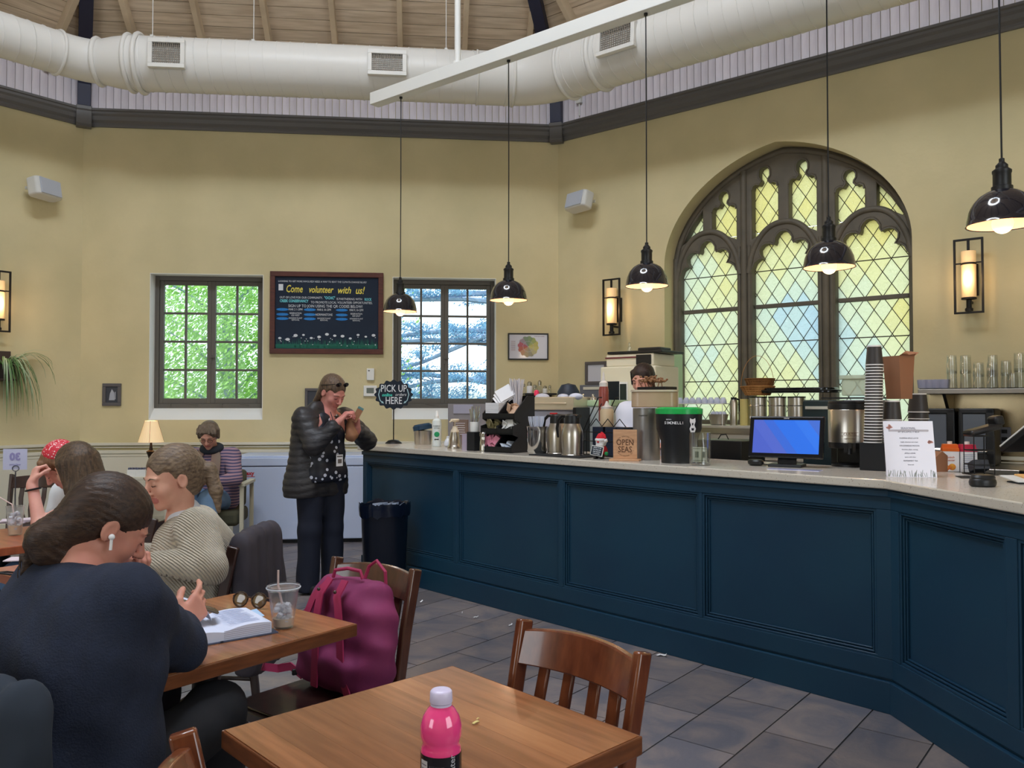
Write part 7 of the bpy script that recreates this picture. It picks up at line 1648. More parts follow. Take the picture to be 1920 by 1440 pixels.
# ---- A: navy jumper, bun, reading with a phone
base = (-.98, 1.82, 0)
hA = HeadF((-.997, 2.02, 1.120), (.80, .60), 33, 0, 1.0)
JA = dict(P=(-1.0, 1.84, .54), C=(-1.02, 1.90, .83), N=(-1.02, 1.955, 1.01), SR=(-.87, 1.84, .965), SL=(-1.14, 2.04, .97), ER=(-.865, 2.10, .80), EL=(-1.17, 2.26, .80), WR=(-.925, 2.29, .80), WL=(-1.05, 2.20, .945),
          HR=(-.90, 1.80, .53), HL=(-1.06, 1.92, .53), KR=(-.79, 2.20, .60), KL=(-1.02, 2.32, .60), AR=(-.80, 2.24, .08), AL=(-1.05, 2.40, .08))
sk = skinm('a', (206, 150, 130), (196, 132, 116))
hs = hair_cap(hA, 1.0)
hm = lambda c, r, kk=.02: hs.ell(hA.w(c), V(*r), hA.R, kk)
bw = hA.c + V(-.86, -.5, 0) * .105 + V(0, 0, -.018); rt_ = V(.5, -.86, 0)
for o_, r in (((0, 0, 0), .046), ((-.02, -.01, -.03), .040), ((-.03, -.02, .0), .036), ((.012, 0, -.045), .034), ((-.005, 0, .02), .034)): hs.cap(bw + V(*o_) - rt_ * .012, bw + V(*o_) + rt_ * .012, r, r, .012)
hs.cap(hA.c + V(-.86, -.5, 0) * .06 + V(0, 0, .01), bw, .058, .046, .03)
rg = random.Random(1)
for i in range(18):
    a = rg.uniform(0, 6.28); b = rg.uniform(-1, 1); c = bw + V(-.02, -.01, -.012) + V(.040 * math.cos(a) * .86, .040 * math.cos(a) * .5, .042 * math.sin(a)) + rt_ * .03 * b; hs.cap(c, c + V(-.02 * math.sin(a), -.01 * math.sin(a), .022 * math.cos(a)), .012, .008, .005)
for i in range(4): c = bw + V(-.045 - .01 * i, -.025, -.04); hs.cap(c, c + V(-.012, 0, -.045 - .008 * i), .005, .002, .005)
m_navyk = mat('navy_jumper', (28, 36, 56), .9, c2=(24, 31, 49), nscale=30, bump=.25, bscale=220)
tA = seated('person in navy jumper with low dark bun and white earbud, reading at the middle table', base, JA, (.80, -.60, 0), hA, sk, .0048, m_navyk, mat('black_trousers', (24, 26, 34), .8), 
    [((-.925, 2.29, .80), (.30, .78, .46), (-.60, .30, -.20), True, (.35, .6, .75, .85), .5, 1.0), ((-1.05, 2.20, .955), (.45, -.30, .75), (.7, -.6, .2), False, (.9, .9, 1.0, 1.0), .5, 1.0)],
    top_off=.032, top_wide=1.35, top_disp=folds(.0028, (28, 10, 40, 0), (60, -20, 15, 1), (12, 44, -30, 2)), shoe_m=m_black, res_c=.009, hairs=hs, hair_mat=hairm('dark', (50, 38, 34), (72, 54, 44), (1, 8, 8)))
mb = MB(); e = hA.w((.083, .004, -.018)); e2 = hA.w((.086, .018, -.045)); mb.tube([e - np.array(base), (e + e2) / 2 - np.array(base), e2 - np.array(base)], .0036, 8); mb.ball(e - np.array(base), .0075, 10, 8); mb.build('wireless_earbud', m_ai, tA)

# ---- B: beige ribbed jumper, ponytail
base = (-1.24, 3.24, 0)
hB = HeadF((-1.312 * 1.05, 3.16 * 1.05, 1.42 - .287 * 1.05), (-.70, -.71), 14, 0, 1.09)
JB = dict(P=(-1.22, 3.24, .54), C=(-1.26, 3.22, .80), N=(-1.295, 3.20, .965), SL=(-1.20, 3.02, .925), SR=(-1.30, 3.38, .92), EL=(-1.10, 3.11, .805), ER=(-1.38, 3.45, .79), WL=(-1.345, 3.15, .825), WR=(-1.50, 3.30, .815),
          HL=(-1.22, 3.12, .52), HR=(-1.24, 3.34, .52), KL=(-1.52, 3.0, .58), KR=(-1.66, 3.36, .56), AL=(-1.50, 3.0, .08), AR=(-1.68, 3.3, .08))
JB = {k_: ((v_[0] * 1.05, v_[1] * 1.05, 1.42 + (v_[2] - 1.42) * 1.05) if v_[2] > .2 else v_) for k_, v_ in JB.items()}
JB.update(EL=(-1.125, 3.05, .815), WL=(-1.365, 3.12, .815), SL=(-1.215, 3.16, .935), C=(-1.30, 3.40, .77), P=(-1.26, 3.42, .50))
def cast_rib(nm, c, c2, d, s): return mat(nm, c, .9, c2=c2, nscale=18, wave=(d, s, 1.0, .9), sheen=.3)
hs = hair_cap(hB, 1.0, front=.026, temple=True); hb_ = lambda c, r, kk=.02: hs.ell(hB.w(c), V(*r), hB.R, kk)
pb = hB.w((0, -.105, .015)); hs.cap(hB.w((0, -.06, .03)), pb, .062, .030, .03); hs.cap(pb, pb + V(.045, .0, -.015), .020, .028, .01); hs.cap(pb + V(.045, .0, -.015), pb + V(.078, -.01, -.10), .031, .027, .012); hs.cap(pb + V(.078, -.01, -.10), pb + V(.095, -.02, -.185), .026, .008, .012)
def topB(T): T.cap((-1.31, 3.28, .50), (-1.31, 3.50, .50), .14, .14, .06)
tB = seated('person in a beige ribbed jumper with a fair ponytail, hands folded on the reddish table', base, JB, (0.02, 1, 0), hB, skinm('b', (222, 170, 148), (212, 152, 132)), .0052, cast_rib('beige_rib', (204, 192, 172), (190, 176, 156), 'DIAGONAL', 44), mat('dark_green_trousers', (40, 48, 50), .85),
    [(JB['WL'], (-.75, .6, -.1), (.3, .5, -.8), False, (.7, .7, .75, .8), .6, 1.0), (JB['WR'], (.5, -.85, .05), (-.4, -.2, -.8), True, (.6, .6, .7, .7), .5, .95)],
    top_off=.026, top_wide=1.0, top_disp=folds(.0022, (20, 36, 30, 0), (50, 12, 20, 1)), res_c=.009, hairs=hs, hair_mat=hairm('fair', (134, 114, 94), (92, 76, 64), (1, 8, 8)), extra_top=topB, shoe_m=m_black)
mb = MB(); S = Solid(); S.cap(np.array(JB['N']) + V(.02, -.02, -.01), np.array(JB['N']) + V(.01, .03, .03), .066, .06, .02); solid_obj('collar', S, .007, mat('white_cotton', (226, 232, 244), .8), tB, base)
mb = MB(); q = V(*JB['WL']) + V(-.075, .055, .01) - np.array(base); mb.lathe([(.0105, -.002), (.0115, 0), (.0105, .002)], 14, Matrix.Translation(q) @ Matrix.Rotation(1.5, 4, 'Y')); mb.build('ring', m_steel2, tB)

# ---- C: standing in a long quilted coat
base = (-1.44, 6.2, 0)
hC = HeadF((-1.355, 6.16, 1.505), (.80, -.60), 32, 0, 1.08)
JC = dict(P=(-1.45, 6.2, .94), C=(-1.43, 6.19, 1.20), N=(-1.395, 6.18, 1.375), SR=(-1.54, 6.04, 1.315), SL=(-1.30, 6.36, 1.31), ER=(-1.44, 5.96, 1.115), EL=(-1.14, 6.42, 1.13), WR=(-1.275, 6.0, 1.285), WL=(-1.175, 6.20, 1.225),
          HR=(-1.51, 6.14, .88), HL=(-1.39, 6.27, .88), KR=(-1.51, 6.12, .48), KL=(-1.38, 6.28, .48), AR=(-1.53, 6.14, .07), AL=(-1.38, 6.30, .07))
t = thing('person', 'person standing at the counter end in a long black quilted coat', 'person', base)
S = body_solid(JC, (-.6, -.8, 0)); S.cap(V(*JC['N']), hC.w((0, -.022, -.055)), .055, .053, .03); head_solid(S, hC, 1.1, 1.15)
hand_solid(S, (-1.275, 6.0, 1.285), (.55, .25, .65), (.5, .3, -.6), True, (.8, .9, 1, 1), .7, 1.05); hand_solid(S, (-1.175, 6.20, 1.225), (-.05, -.25, .85), (-.6, -.7, -.1), False, (.9, .95, 1, 1), .7, 1.05)
solid_obj('body', S, .0062, [skinm('c', (216, 150, 138), (204, 130, 122)), mat('lips', ())], t, base, matf=lipf(hC)); face_bits(hC, t, base, hairm('brownish', (92, 72, 60), (124, 98, 76), (8, 8, 1)), mat('lash', ()))
m_quilt = mat('quilted_nylon', (54, 51, 52), .48, c2=(44, 43, 48), nscale=6, bump=.35, bscale=24, bstretch=(1, 1, 2.5))
T = Solid(); sdC = nrm((-.62, -.78, 0)); bk_ = V(-.035, .02, 0)
for z, w_, r in ((1.33, .10, .065), (1.24, .105, .10), (1.12, .10, .112), (1.0, .105, .118), (.88, .115, .13), (.78, .125, .138)): c = V(-1.45, 6.19, z) + bk_; T.cap(c - sdC * w_, c + sdC * w_, r, r, .06)
for q in 'RL':
    s0, e, w_ = V(*JC['S' + q]), V(*JC['E' + q]), V(*JC['W' + q]); T.cap(V(-1.42, 6.19, 1.30), s0, .08, .074, .05); T.cap(s0, e, .076, .068, .04); T.cap(e, e + (w_ - e) * .78, .066, .050, .03)
T.cap((-1.47, 6.10, 1.39), (-1.43, 6.28, 1.39), .05, .05, .03)
for u in range(8): T.cap(V(-1.20 + .002 * u, 5.98, 0) + V(0, .0, 1.30 - .085 * u), V(-1.19, 5.985, 0) + V(0, 0, 1.22 - .085 * u), .001, .001, .001, 1) if False else None
fC = nrm((.78, -.62, 0))
def quilt(X, Y, Z): 
    return -.0065 * np.abs(np.sin(PI * (Z + .02 * np.sin(9 * (X + Y))) / .052)) ** .6 * ((Z < 1.33) * 1.0) + .002 * np.sin(60 * X + 30 * Y) + 0 * X
# open front: a slot carved between the coat edges
for z in np.arange(.60, 1.30, .05): c = V(-1.45, 6.19, z) + fC * .165 + V(.045, .05, 0); T.cap(c, c + fC * .06, .034 + .016 * (z < .95), .05, .012, -1)
solid_obj('coat', T, .0085, m_quilt, t, base, disp=quilt, cut=lambda X, Y, Z: (.725 - Z) + 0 * X + 0 * Y)
T = Solid(); 
for z, w_, r in ((1.30, .05, .07), (1.18, .06, .10), (1.05, .06, .105), (.92, .065, .11), (.86, .065, .11)): c = V(-1.435, 6.185, z) + fC * .035; T.cap(c - sdC * w_, c + sdC * w_, r, r, .05)
dots = bpy.data.materials.new('polka_dots'); dots.use_nodes = True; nt = dots.node_tree; N = nt.nodes; vo = N.new('ShaderNodeTexVoronoi'); vo.inputs['Scale'].default_value = 23; tcn = N.new('ShaderNodeTexCoord'); nt.links.new(tcn.outputs['Object'], vo.inputs['Vector'])
rp_ = N.new('ShaderNodeValToRGB'); rp_.color_ramp.interpolation = 'CONSTANT'; rp_.color_ramp.elements[0].color = L3((206, 210, 226)); rp_.color_ramp.elements[1].position = .30; rp_.color_ramp.elements[1].color = L3((18, 22, 38)); nt.links.new(vo.outputs['Distance'], rp_.inputs[0]); nt.links.new(rp_.outputs[0], N['Principled BSDF'].inputs['Base Color'])
solid_obj('blouse', T, .010, dots, t, base, cut=lambda X, Y, Z: (.84 - Z) + 0 * X + 0 * Y)
B = Solid()
for q in 'RL': h_, kn, an = V(*JC['H' + q]), V(*JC['K' + q]), V(*JC['A' + q]); B.cap(V(*JC['P']), h_, .13, .12, .05); B.cap(h_, kn, .115, .085, .04); B.cap(kn, an + V(0, 0, -.03), .084, .085, .03)
solid_obj('trousers', B, .012, mat('navy_trousers', (24, 30, 48), .8), t, base, disp=folds(.002, (40, 20, 20, 0), (10, 50, 25, 1)), cut=lambda X, Y, Z: (.02 - Z) + 0 * X + 0 * Y); shoes(JC, t, base, m_black, (.8, -.6))
hs = hair_cap(hC, 1.0, front=.022, temple=True)
for sx_ in (-1, 1): hs.cap(hC.w((sx_ * .058, -.04, .0)), hC.w((sx_ * .055, -.065, -.11)), .026, .020, .02)
hs.ell(hC.w((0, -.075, -.06)), (.06, .035, .08), hC.R, .02)
solid_obj('hair', hs, .0062, hairm('blondish', (118, 96, 76), (80, 64, 56), (8, 8, 1)), t, base, disp=streaks(hC))
g = bpy.data.objects.new('sunglasses', None); COL.objects.link(g); g.parent = t
for s_ in (-1, 1):
    mb = MB(); mb.ball((0, 0, 0), .026, 14, 8, (1, .25, .75)); o = mb.build('lens', mat('sun_lens', (30, 26, 26), .08), g); q = hC.w((s_ * .032, .060, .098)) - np.array(base); o.location = q; o.rotation_euler = Matrix(hC.R.tolist()).to_euler()
    mb = MB(); mb.tube([Vector(hC.w(p) - np.array(base)) for p in ((s_ * .06, .052, .098), (s_ * .082, .0, .06), (s_ * .084, -.05, .03))], .0025, 6); mb.build('temple', m_black, g)
mb = MB(); bp_ = V(-1.435, 6.185, 1.0) + fC * .20 - np.array(base); mb.T = Matrix.Translation(bp_) @ Matrix.Rotation(math.atan2(-.62, .78) + PI / 2, 4, 'Z'); mb.box((0, 0, 0), (.06, .004, .085)); mb.mi = 1; mb.box((0, -.003, -.005), (.035, .002, .03)); mb.box((0, -.003, .03), (.05, .002, .008)); mb.build('badge', [m_paper, mat('badge_print', (110, 100, 96), .6)], t, smooth=0)
mb = MB(); a0 = V(-1.40, 6.12, 1.36) + fC * .06 - np.array(base); mb.tube([a0, bp_ + V(-.02, 0, .2), bp_ + V(0, 0, .045)], .003, 6); mb.build('lanyard', m_navyk, t)
bagp = V(-1.205, 6.08, 1.255)
S = Solid(); S.cap(bagp + V(0, 0, .0), bagp + V(.01, .0, -.07), .03, .048, .03); S.cap(bagp, bagp + V(.01, 0, .05), .022, .03, .01)
o = solid_obj('paper_bag', S, .007, m_kraft, None, tuple(bagp), disp=folds(.0025, (90, 40, 60, 0), (30, 110, 50, 1)), cut=lambda X, Y, Z: (Z - (bagp[2] + .055)) + 0 * X + 0 * Y); o.location = Vector(bagp); tag(o, 'crumpled brown paper pouch held by the standing person', 'bag')
mb = MB(); mb.box((0, 0, 0), (.045, .015, .11), ry=.5); mb.mi = 1; mb.box((.027, 0, .05), (.045, .017, .02), ry=.5); q = Vector((-1.15, 6.06, 1.335)); simple('wrapped_snack', 'small foil wrapped snack bar in the fingers of the standing person', 'snack', mb, [m_kraft, mat('teal_wrap', (90, 130, 130), .4)], q, .2, smooth=0, bevel=.003)

# ---- D: long brown hair, white shirt
base = (-2.0, 4.22, 0)
hD = HeadF((-2.20, 4.12, 1.10), (-.93, .30), 22, 0, 1.0)
JD = dict(P=(-2.02, 4.22, .54), C=(-2.06, 4.18, .80), N=(-2.12, 4.15, .96), SL=(-2.10, 3.98, .92), SR=(-2.06, 4.32, .92), EL=(-2.09, 4.0, .70), ER=(-2.18, 4.42, .78), WL=(-2.28, 4.12, .68), WR=(-2.38, 4.36, .79),
          HL=(-2.05, 4.12, .52), HR=(-2.03, 4.32, .52), KL=(-2.42, 4.02, .57), KR=(-2.40, 4.26, .57), AL=(-2.40, 4.02, .08), AR=(-2.40, 4.28, .08))
hs = hair_cap(hD, 1.02, nape=1)
for x, y0, l in ((-.07, .0, .25), (-.06, -.04, .30), (-.03, -.08, .32), (.0, -.09, .33), (.03, -.08, .32), (.06, -.04, .30), (.07, .0, .26), (-.05, -.07, .3), (.05, -.07, .3)):
    a = hD.w((x, y0, .02)); b = a + V(.05, .0, -l * .5); c = a + V(.06, -.015, -l); hs.cap(a, b, .032, .034, .03); hs.cap(b, c, .034, .018, .02)
seated('person with long loose brown hair and a pale shirt at the left table', base, JD, (.05, 1, 0), hD, skinm('d', (224, 172, 150), (214, 156, 136)), .0062, mat('pale_shirt', (206, 214, 232), .8), mat('denim_blue', (92, 120, 160), .85),
    [((-2.28, 4.12, .68), (-.9, .3, 0), (0, 0, -1), False, (.4, .4, .4, .4), .4, .95), ((-2.38, 4.36, .79), (-.9, -.2, 0), (0, 0, -1), True, (.4, .4, .4, .4), .4, .95)],
    top_off=.018, top_disp=folds(.002, (30, 20, 30, 0)), res_c=.011, hairs=hs, hair_mat=hairm('longbrown', (100, 80, 62), (66, 54, 46), (8, 8, 1)), shoe_m=m_white)
# ---- E: red patterned headscarf, head on fist
base = (-2.45, 4.78, 0)
hE = HeadF((-2.49, 4.52, 1.075), (-.80, -.45), 44, 0, 1.0)
JE = dict(P=(-2.42, 4.80, .54), C=(-2.44, 4.72, .80), N=(-2.46, 4.64, .955), SL=(-2.32, 4.60, .90), SR=(-2.60, 4.76, .90), EL=(-2.47, 4.28, .79), ER=(-2.60, 4.60, .70), WL=(-2.545, 4.34, .995), WR=(-2.62, 4.44, .70),
          HL=(-2.34, 4.74, .52), HR=(-2.52, 4.8, .52), KL=(-2.38, 4.42, .57), KR=(-2.58, 4.46, .57), AL=(-2.38, 4.5, .08), AR=(-2.60, 4.52, .08))
hs = hair_cap(hE, 1.0, nape=1); 
for x in (-.045, -.02, .005, .03, .05): hs.cap(hE.w((x, .06, .085)), hE.w((x * 1.1, .094, .035)), .016, .010, .012)
for s_ in (-1, 1): hs.cap(hE.w((s_ * .07, .01, .03)), hE.w((s_ * .072, .03, -.03)), .018, .010, .01)
tE = seated('person in a red patterned headscarf resting forehead on a fist at the left table', base, JE, (-.75, .35, 0), hE, skinm('e', (232, 176, 160), (222, 158, 146)), .0065, mat('pale_top', (222, 226, 232), .8), mat('denim_blue', ()),
    [((-2.545, 4.34, .995), (.05, .30, .9), (.55, .6, 0), False, (1.2, 1.3, 1.3, 1.3), .9, .95), ((-2.62, 4.44, .70), (.4, -.7, 0), (0, 0, -1), True, (.4, .4, .4, .4), .4, .95)],
    top_off=.016, arms='', res_c=.012, hairs=hs, hair_mat=hairm('ginger', (134, 100, 72), (108, 78, 58), (8, 8, 1)), shoe_m=m_white)
S = Solid(); S.ell(hE.w((0, -.035, .060)), (.084, .088, .078), hE.R, .02); S.ell(hE.w((0, .13, .06)), (.12, .12, .12), hE.R, .005, -1); S.ell(hE.w((0, -.03, -.10)), (.14, .16, .12), hE.R, .005, -1)
sc = bpy.data.materials.new('patterned_scarf'); sc.use_nodes = True; nt = sc.node_tree; N = nt.nodes; vo = N.new('ShaderNodeTexVoronoi'); vo.inputs['Scale'].default_value = 85; tcn = N.new('ShaderNodeTexCoord'); nt.links.new(tcn.outputs['Object'], vo.inputs['Vector'])
rp_ = N.new('ShaderNodeValToRGB'); rp_.color_ramp.elements[0].color = L3((244, 214, 214)); rp_.color_ramp.elements[0].position = .26; rp_.color_ramp.elements[1].position = .40; rp_.color_ramp.elements[1].color = L3((206, 40, 60)); nt.links.new(vo.outputs['Distance'], rp_.inputs[0]); nt.links.new(rp_.outputs[0], N['Principled BSDF'].inputs['Base Color'])
solid_obj('headscarf', S, .006, sc, tE, base)
q = (V(-2.545, 4.34, .995) * .86 + V(-2.47, 4.28, .79) * .14) - np.array(base); mb = MB(); mb.tube([(q[0] + .036 * math.cos(2 * PI * i / 20), q[1] + .034 * math.sin(2 * PI * i / 20), q[2] + .008 * math.cos(2 * PI * i / 20)) for i in range(20)], .005, 6, closed=True); mb.build('wristband', m_black, tE)

# ---- F: striped jumper, glasses, laptop on the knee
base = (-2.82, 7.72, 0)
hF = HeadF((-2.80, 7.55, 1.125), (.10, -1), 28, 0, 1.05)
JF = dict(P=(-2.82, 7.75, .54), C=(-2.82, 7.72, .80), N=(-2.81, 7.66, .985), SR=(-3.0, 7.68, .93), SL=(-2.63, 7.68, .93), ER=(-3.07, 7.50, .74), EL=(-2.54, 7.50, .73), WR=(-2.92, 7.32, .74), WL=(-2.66, 7.33, .72),
          HR=(-2.91, 7.70, .52), HL=(-2.73, 7.70, .52), KR=(-2.88, 7.28, .62), KL=(-2.70, 7.28, .58), AR=(-2.80, 7.3, .10), AL=(-2.66, 7.22, .08))
m_str = bpy.data.materials.new('striped_knit'); m_str.use_nodes = True; nt = m_str.node_tree; N = nt.nodes; wv = N.new('ShaderNodeTexWave'); wv.bands_direction = 'Z'; wv.inputs['Scale'].default_value = 11.5; wv.inputs['Distortion'].default_value = 2.0; wv.inputs['Detail'].default_value = 0; wv.inputs['Detail Scale'].default_value = .6; tcn = N.new('ShaderNodeTexCoord'); nt.links.new(tcn.outputs['Object'], wv.inputs['Vector'])
rp_ = N.new('ShaderNodeValToRGB'); rp_.color_ramp.elements[0].color = L3((84, 80, 116)); rp_.color_ramp.elements[0].position = .4; rp_.color_ramp.elements[1].position = .6; rp_.color_ramp.elements[1].color = L3((172, 140, 152)); nt.links.new(wv.outputs['Fac'], rp_.inputs[0]); nt.links.new(rp_.outputs[0], N['Principled BSDF'].inputs['Base Color']); N['Principled BSDF'].inputs['Roughness'].default_value = .9
hs = hair_cap(hF, 1.04, nape=1, front=.02); 
for x in (-.06, -.042, -.02, .035, .055): hs.cap(hF.w((x, .03, .108)), hF.w((x * 1.35, .084, .066)), .020, .010, .012)
for s_ in (-1, 1): hs.cap(hF.w((s_ * .078, .0, .06)), hF.w((s_ * .082, .012, -.01)), .024, .014, .015)
tF = seated('person in striped jumper, scarf and glasses with a laptop by the back wall', base, JF, (-1, 0, 0), hF, skinm('f', (220, 168, 148), (208, 150, 130)), .0075, m_str, mat('light_denim', (120, 150, 184), .85),
    [((-2.92, 7.32, .74), (.4, -.5, 0), (0, 0, -1), True, (.5, .5, .5, .5), .5, 1.0), ((-2.66, 7.33, .72), (-.7, -.4, 0), (0, 0, -1), False, (.5, .5, .5, .5), .5, 1.0)],
    top_off=.024, res_c=.012, hairs=hs, hair_mat=hairm('brown_short', (124, 108, 92), (94, 80, 68), (8, 8, 1)), glasses=m_black, shoe_m=m_black)
S = Solid(); 
for i in range(12): a = 2 * PI * i / 12; b = 2 * PI * (i + 1) / 12; S.cap((-2.805 + .075 * math.cos(a), 7.635 + .065 * math.sin(a), 1.005 + .02 * math.sin(a)), (-2.805 + .075 * math.cos(b), 7.635 + .065 * math.sin(b), 1.005 + .02 * math.sin(b)), .03, .03, .02)
solid_obj('neck_wrap', S, .009, mat('dark_wrap', (50, 56, 66), .9), tF, base)
for s_ in (-1, 1):
    mb = MB(); mb.ribbon([Vector((s_ * .055, -.10, 1.0)), Vector((s_ * .085, -.165, .93)), Vector((s_ * .09, -.20, .82)), Vector((s_ * .085, -.235, .70))], [.06, .085, .09, .09], .014, (1, 0, 0)); mb.build('scarf_end', mat('scarf_wool', (150, 116, 104), .9, c2=(120, 124, 112), nscale=3), tF, bevel=.004)
mb = MB(); mb.lathe([(.030, -.012), (.034, -.01), (.034, .01), (.030, .012)], 18, Matrix.Translation((.19, -.36, .725)) @ Matrix.Rotation(1.2, 4, 'Y')); mb.build('wristwatch', m_steel2, tF)
t = thing('laptop', 'dark laptop open on the knees of the person by the back wall', 'laptop', (-2.80, 7.18, .715), rot_of((0, 1)))
mb = MB(); mb.box((0, .02, 0), (.31, .20, .014)); mb.build('laptop_base', m_black, t, smooth=0, bevel=.003); mb = MB(); mb.box((0, -.10, .10), (.31, .008, .20), rx=.22); mb.build('laptop_lid', mat('laptop_lid', (34, 38, 46), .4), t, smooth=0, bevel=.003)
t.location.z = .74

# ---- G: person working behind the counter
pg = CA.at(1206, 1.10, 0); base = (pg.x, pg.y, 0); bx0, by0 = pg.x, pg.y
hG = HeadF((bx0, by0, 1.60), (-.62, -.78), 18, 0, 1.0)
W3 = lambda x, y, z: (bx0 + x, by0 + y, z)
JG = dict(P=W3(.05, .10, .95), C=W3(.03, .09, 1.24), N=W3(.01, .06, 1.43), SR=W3(-.11, .14, 1.36), SL=W3(.20, .02, 1.36), ER=W3(-.12, .02, 1.15), EL=W3(.2, -.14, 1.15), WR=W3(-.10, -.18, 1.12), WL=W3(.06, -.26, 1.12), HR=W3(-.03, .12, .9), HL=W3(.13, .06, .9), KR=W3(-.03, .1, .48), KL=W3(.13, .04, .48), AR=W3(-.03, .13, .07), AL=W3(.13, .08, .07))
hs = hair_cap(hG, 1.0, nape=1, front=.016, temple=True); hs.cap(hG.w((0, -.10, .0)), hG.w((0, -.13, -.10)), .03, .02, .02)
for s_ in (-1, 1): hs.cap(hG.w((s_ * .062, .03, .07)), hG.w((s_ * .075, .03, -.02)), .018, .012, .012)
tG = seated('dark haired person in a white shirt working behind the counter, only head and shoulder showing', base, JG, (-.9, .35, 0), hG, skinm('g', (222, 172, 156), (210, 152, 138)), .006, mat('white_shirt', (212, 218, 236), .8), mat('black_trousers', ()),
    [((bx0 - .10, by0 - .18, 1.12), (.2, -.9, 0), (0, 0, -1), True, (.4, .4, .4, .4), .4, .95), ((bx0 + .06, by0 - .26, 1.12), (0, -.9, 0), (0, 0, -1), False, (.4, .4, .4, .4), .4, .95)],
    top_off=.016, res_c=.012, hairs=hs, hair_mat=hairm('black', (38, 30, 30), (54, 42, 40), (8, 8, 1)), shoe_m=m_black)
# ============================================================ THINGS ON THE TABLES AND CHAIRS
# drink bottle on the nearest table
t = thing('drink_bottle', 'plastic bottle of pink drink with a pale cap on the nearest table', 'bottle', (-.117, 1.36, .751), .0); t.scale = (.95, .95, .95)
def rings(zs): return zs
liq = [(.030, 0), (.034, .004), (.0352, .012), (.0352, .105), (.034, .112), (.0318, .118), (.034, .124), (.0362, .132), (.0358, .148), (.031, .164), (.023, .176), (.0165, .182), (.0150, .186)]
mb = MB(); mb.lathe(liq + [(0, .186)], 48); mb.build('bottle_body', mat('pink_drink', (244, 60, 132), .08, spec=.6, coat=1, sub=.0, c2=(250, 84, 150), nscale=6), t, smooth=50)
mb = MB(); mb.lathe([(.0168, .181), (.0185, .1815), (.0185, .1850), (.0168, .186)], 36); mb.build('neck_ring', mat('pale_lilac', (214, 204, 232), .3), t)
mb = MB()
vs_ = []; n = 60
for z, r_ in ((.1865, .0192), (.188, .0196), (.2045, .0188), (.2075, .0165), (.2085, .012)): vs_ += [((r_ + (.0003 if i % 2 and z < .205 else 0)) * math.cos(2 * PI * i / n), (r_ + (.0003 if i % 2 and z < .205 else 0)) * math.sin(2 * PI * i / n), z) for i in range(n)]
mb.add(vs_, [(j * n + i, j * n + (i + 1) % n, (j + 1) * n + (i + 1) % n, (j + 1) * n + i) for j in range(4) for i in range(n)] + [tuple(4 * n + i for i in range(n))]); mb.build('bottle_cap', mat('pale_lilac', ()), t, smooth=50)
mb = MB(); mb.lathe([(.0357, .014), (.0357, .104)], 48); mb.f = mb.f[:-2]; mb.m = mb.m[:-2]; lbl = mb.build('label_sleeve', mat('label_black', (24, 22, 28), .25), t)
def curve_on(mb, R_, fn_list): pass
def wraptext(mb, txt, size, ang, z, R_=.0361, rot=None, bold=0):
    k = len(mb.v); mb.text(txt, size, (0, 0, 0), depth=.0002, bold=bold, align='LEFT', T=Matrix.Rotation(-PI / 2 if rot else 0, 4, 'Y'))
    for i in range(k, len(mb.v)): x, y, zz = mb.v[i]; a = ang + x / R_; mb.v[i] = (R_ * math.cos(a), R_ * math.sin(a), z + zz)
mb = MB(); wraptext(mb, 'vitaminwater', .0165, -PI / 2 + .66, .020, rot=True, bold=.0002); mb.build('label_lettering', mat('label_white', (226, 222, 230), .4), t, smooth=0)
mb = MB()
def patch(mb, a0, a1, z0, z1, R_=.0360):
    n = 8; vs = []; 
    for i in range(n + 1): a = a0 + (a1 - a0) * i / n; vs += [(R_ * math.cos(a), R_ * math.sin(a), z0), (R_ * math.cos(a), R_ * math.sin(a), z1)]
    mb.add(vs, [(2 * i, 2 * i + 2, 2 * i + 3, 2 * i + 1) for i in range(n)])
patch(mb, -PI / 2 - 1.1, -PI / 2 - .62, .03, .096); patch(mb, -PI / 2 - .18, -PI / 2 + .22, .066, .088); mb.build('label_panel', mat('label_pale', (196, 192, 196), .4), t, smooth=40)
mb = MB()
for i in range(9): patch(mb, -PI / 2 - 1.06, -PI / 2 - .68 - .05 * (i % 2), .036 + .0065 * i, .0375 + .0065 * i, .0362)
patch(mb, -PI / 2 - .1, -PI / 2 + .14, .07, .084, .0362)
for i in range(6): patch(mb, -PI / 2 - .5, -PI / 2 - .47 , .04, .09, .0362) if i == 0 else patch(mb, -PI / 2 - .5 + .05 * i, -PI / 2 - .49 + .05 * i, .04, .09, .0361)
mb.build('label_print', mat('label_ink', (90, 86, 92), .5), t, smooth=40)
mb = MB(); patch(mb, -PI / 2 + .3, -PI / 2 + 1.4, .015, .028, .0361); mb.build('label_stripe', mat('label_pink', (236, 60, 128), .4), t, smooth=40)
for k, (px, py, s) in enumerate(((892, 1356, .014), (896, 1349, .006))):
    q = at_z(px, py, .751); mb = MB(); mb.ribbon([(-s / 2, -s * .3, .0015), (0, 0, .003), (s / 2, s * .4, .002)], s * .45, .001, (0, 1, 0)); tag(mb.build('paper_scrap', mat('yellow_scrap', (220, 200, 130), .7), None, q, .3, smooth=0), ['yellowish crumb of paper on the nearest table', 'tiniest crumb beside the yellowish scrap on the nearest table'][k], 'scrap')
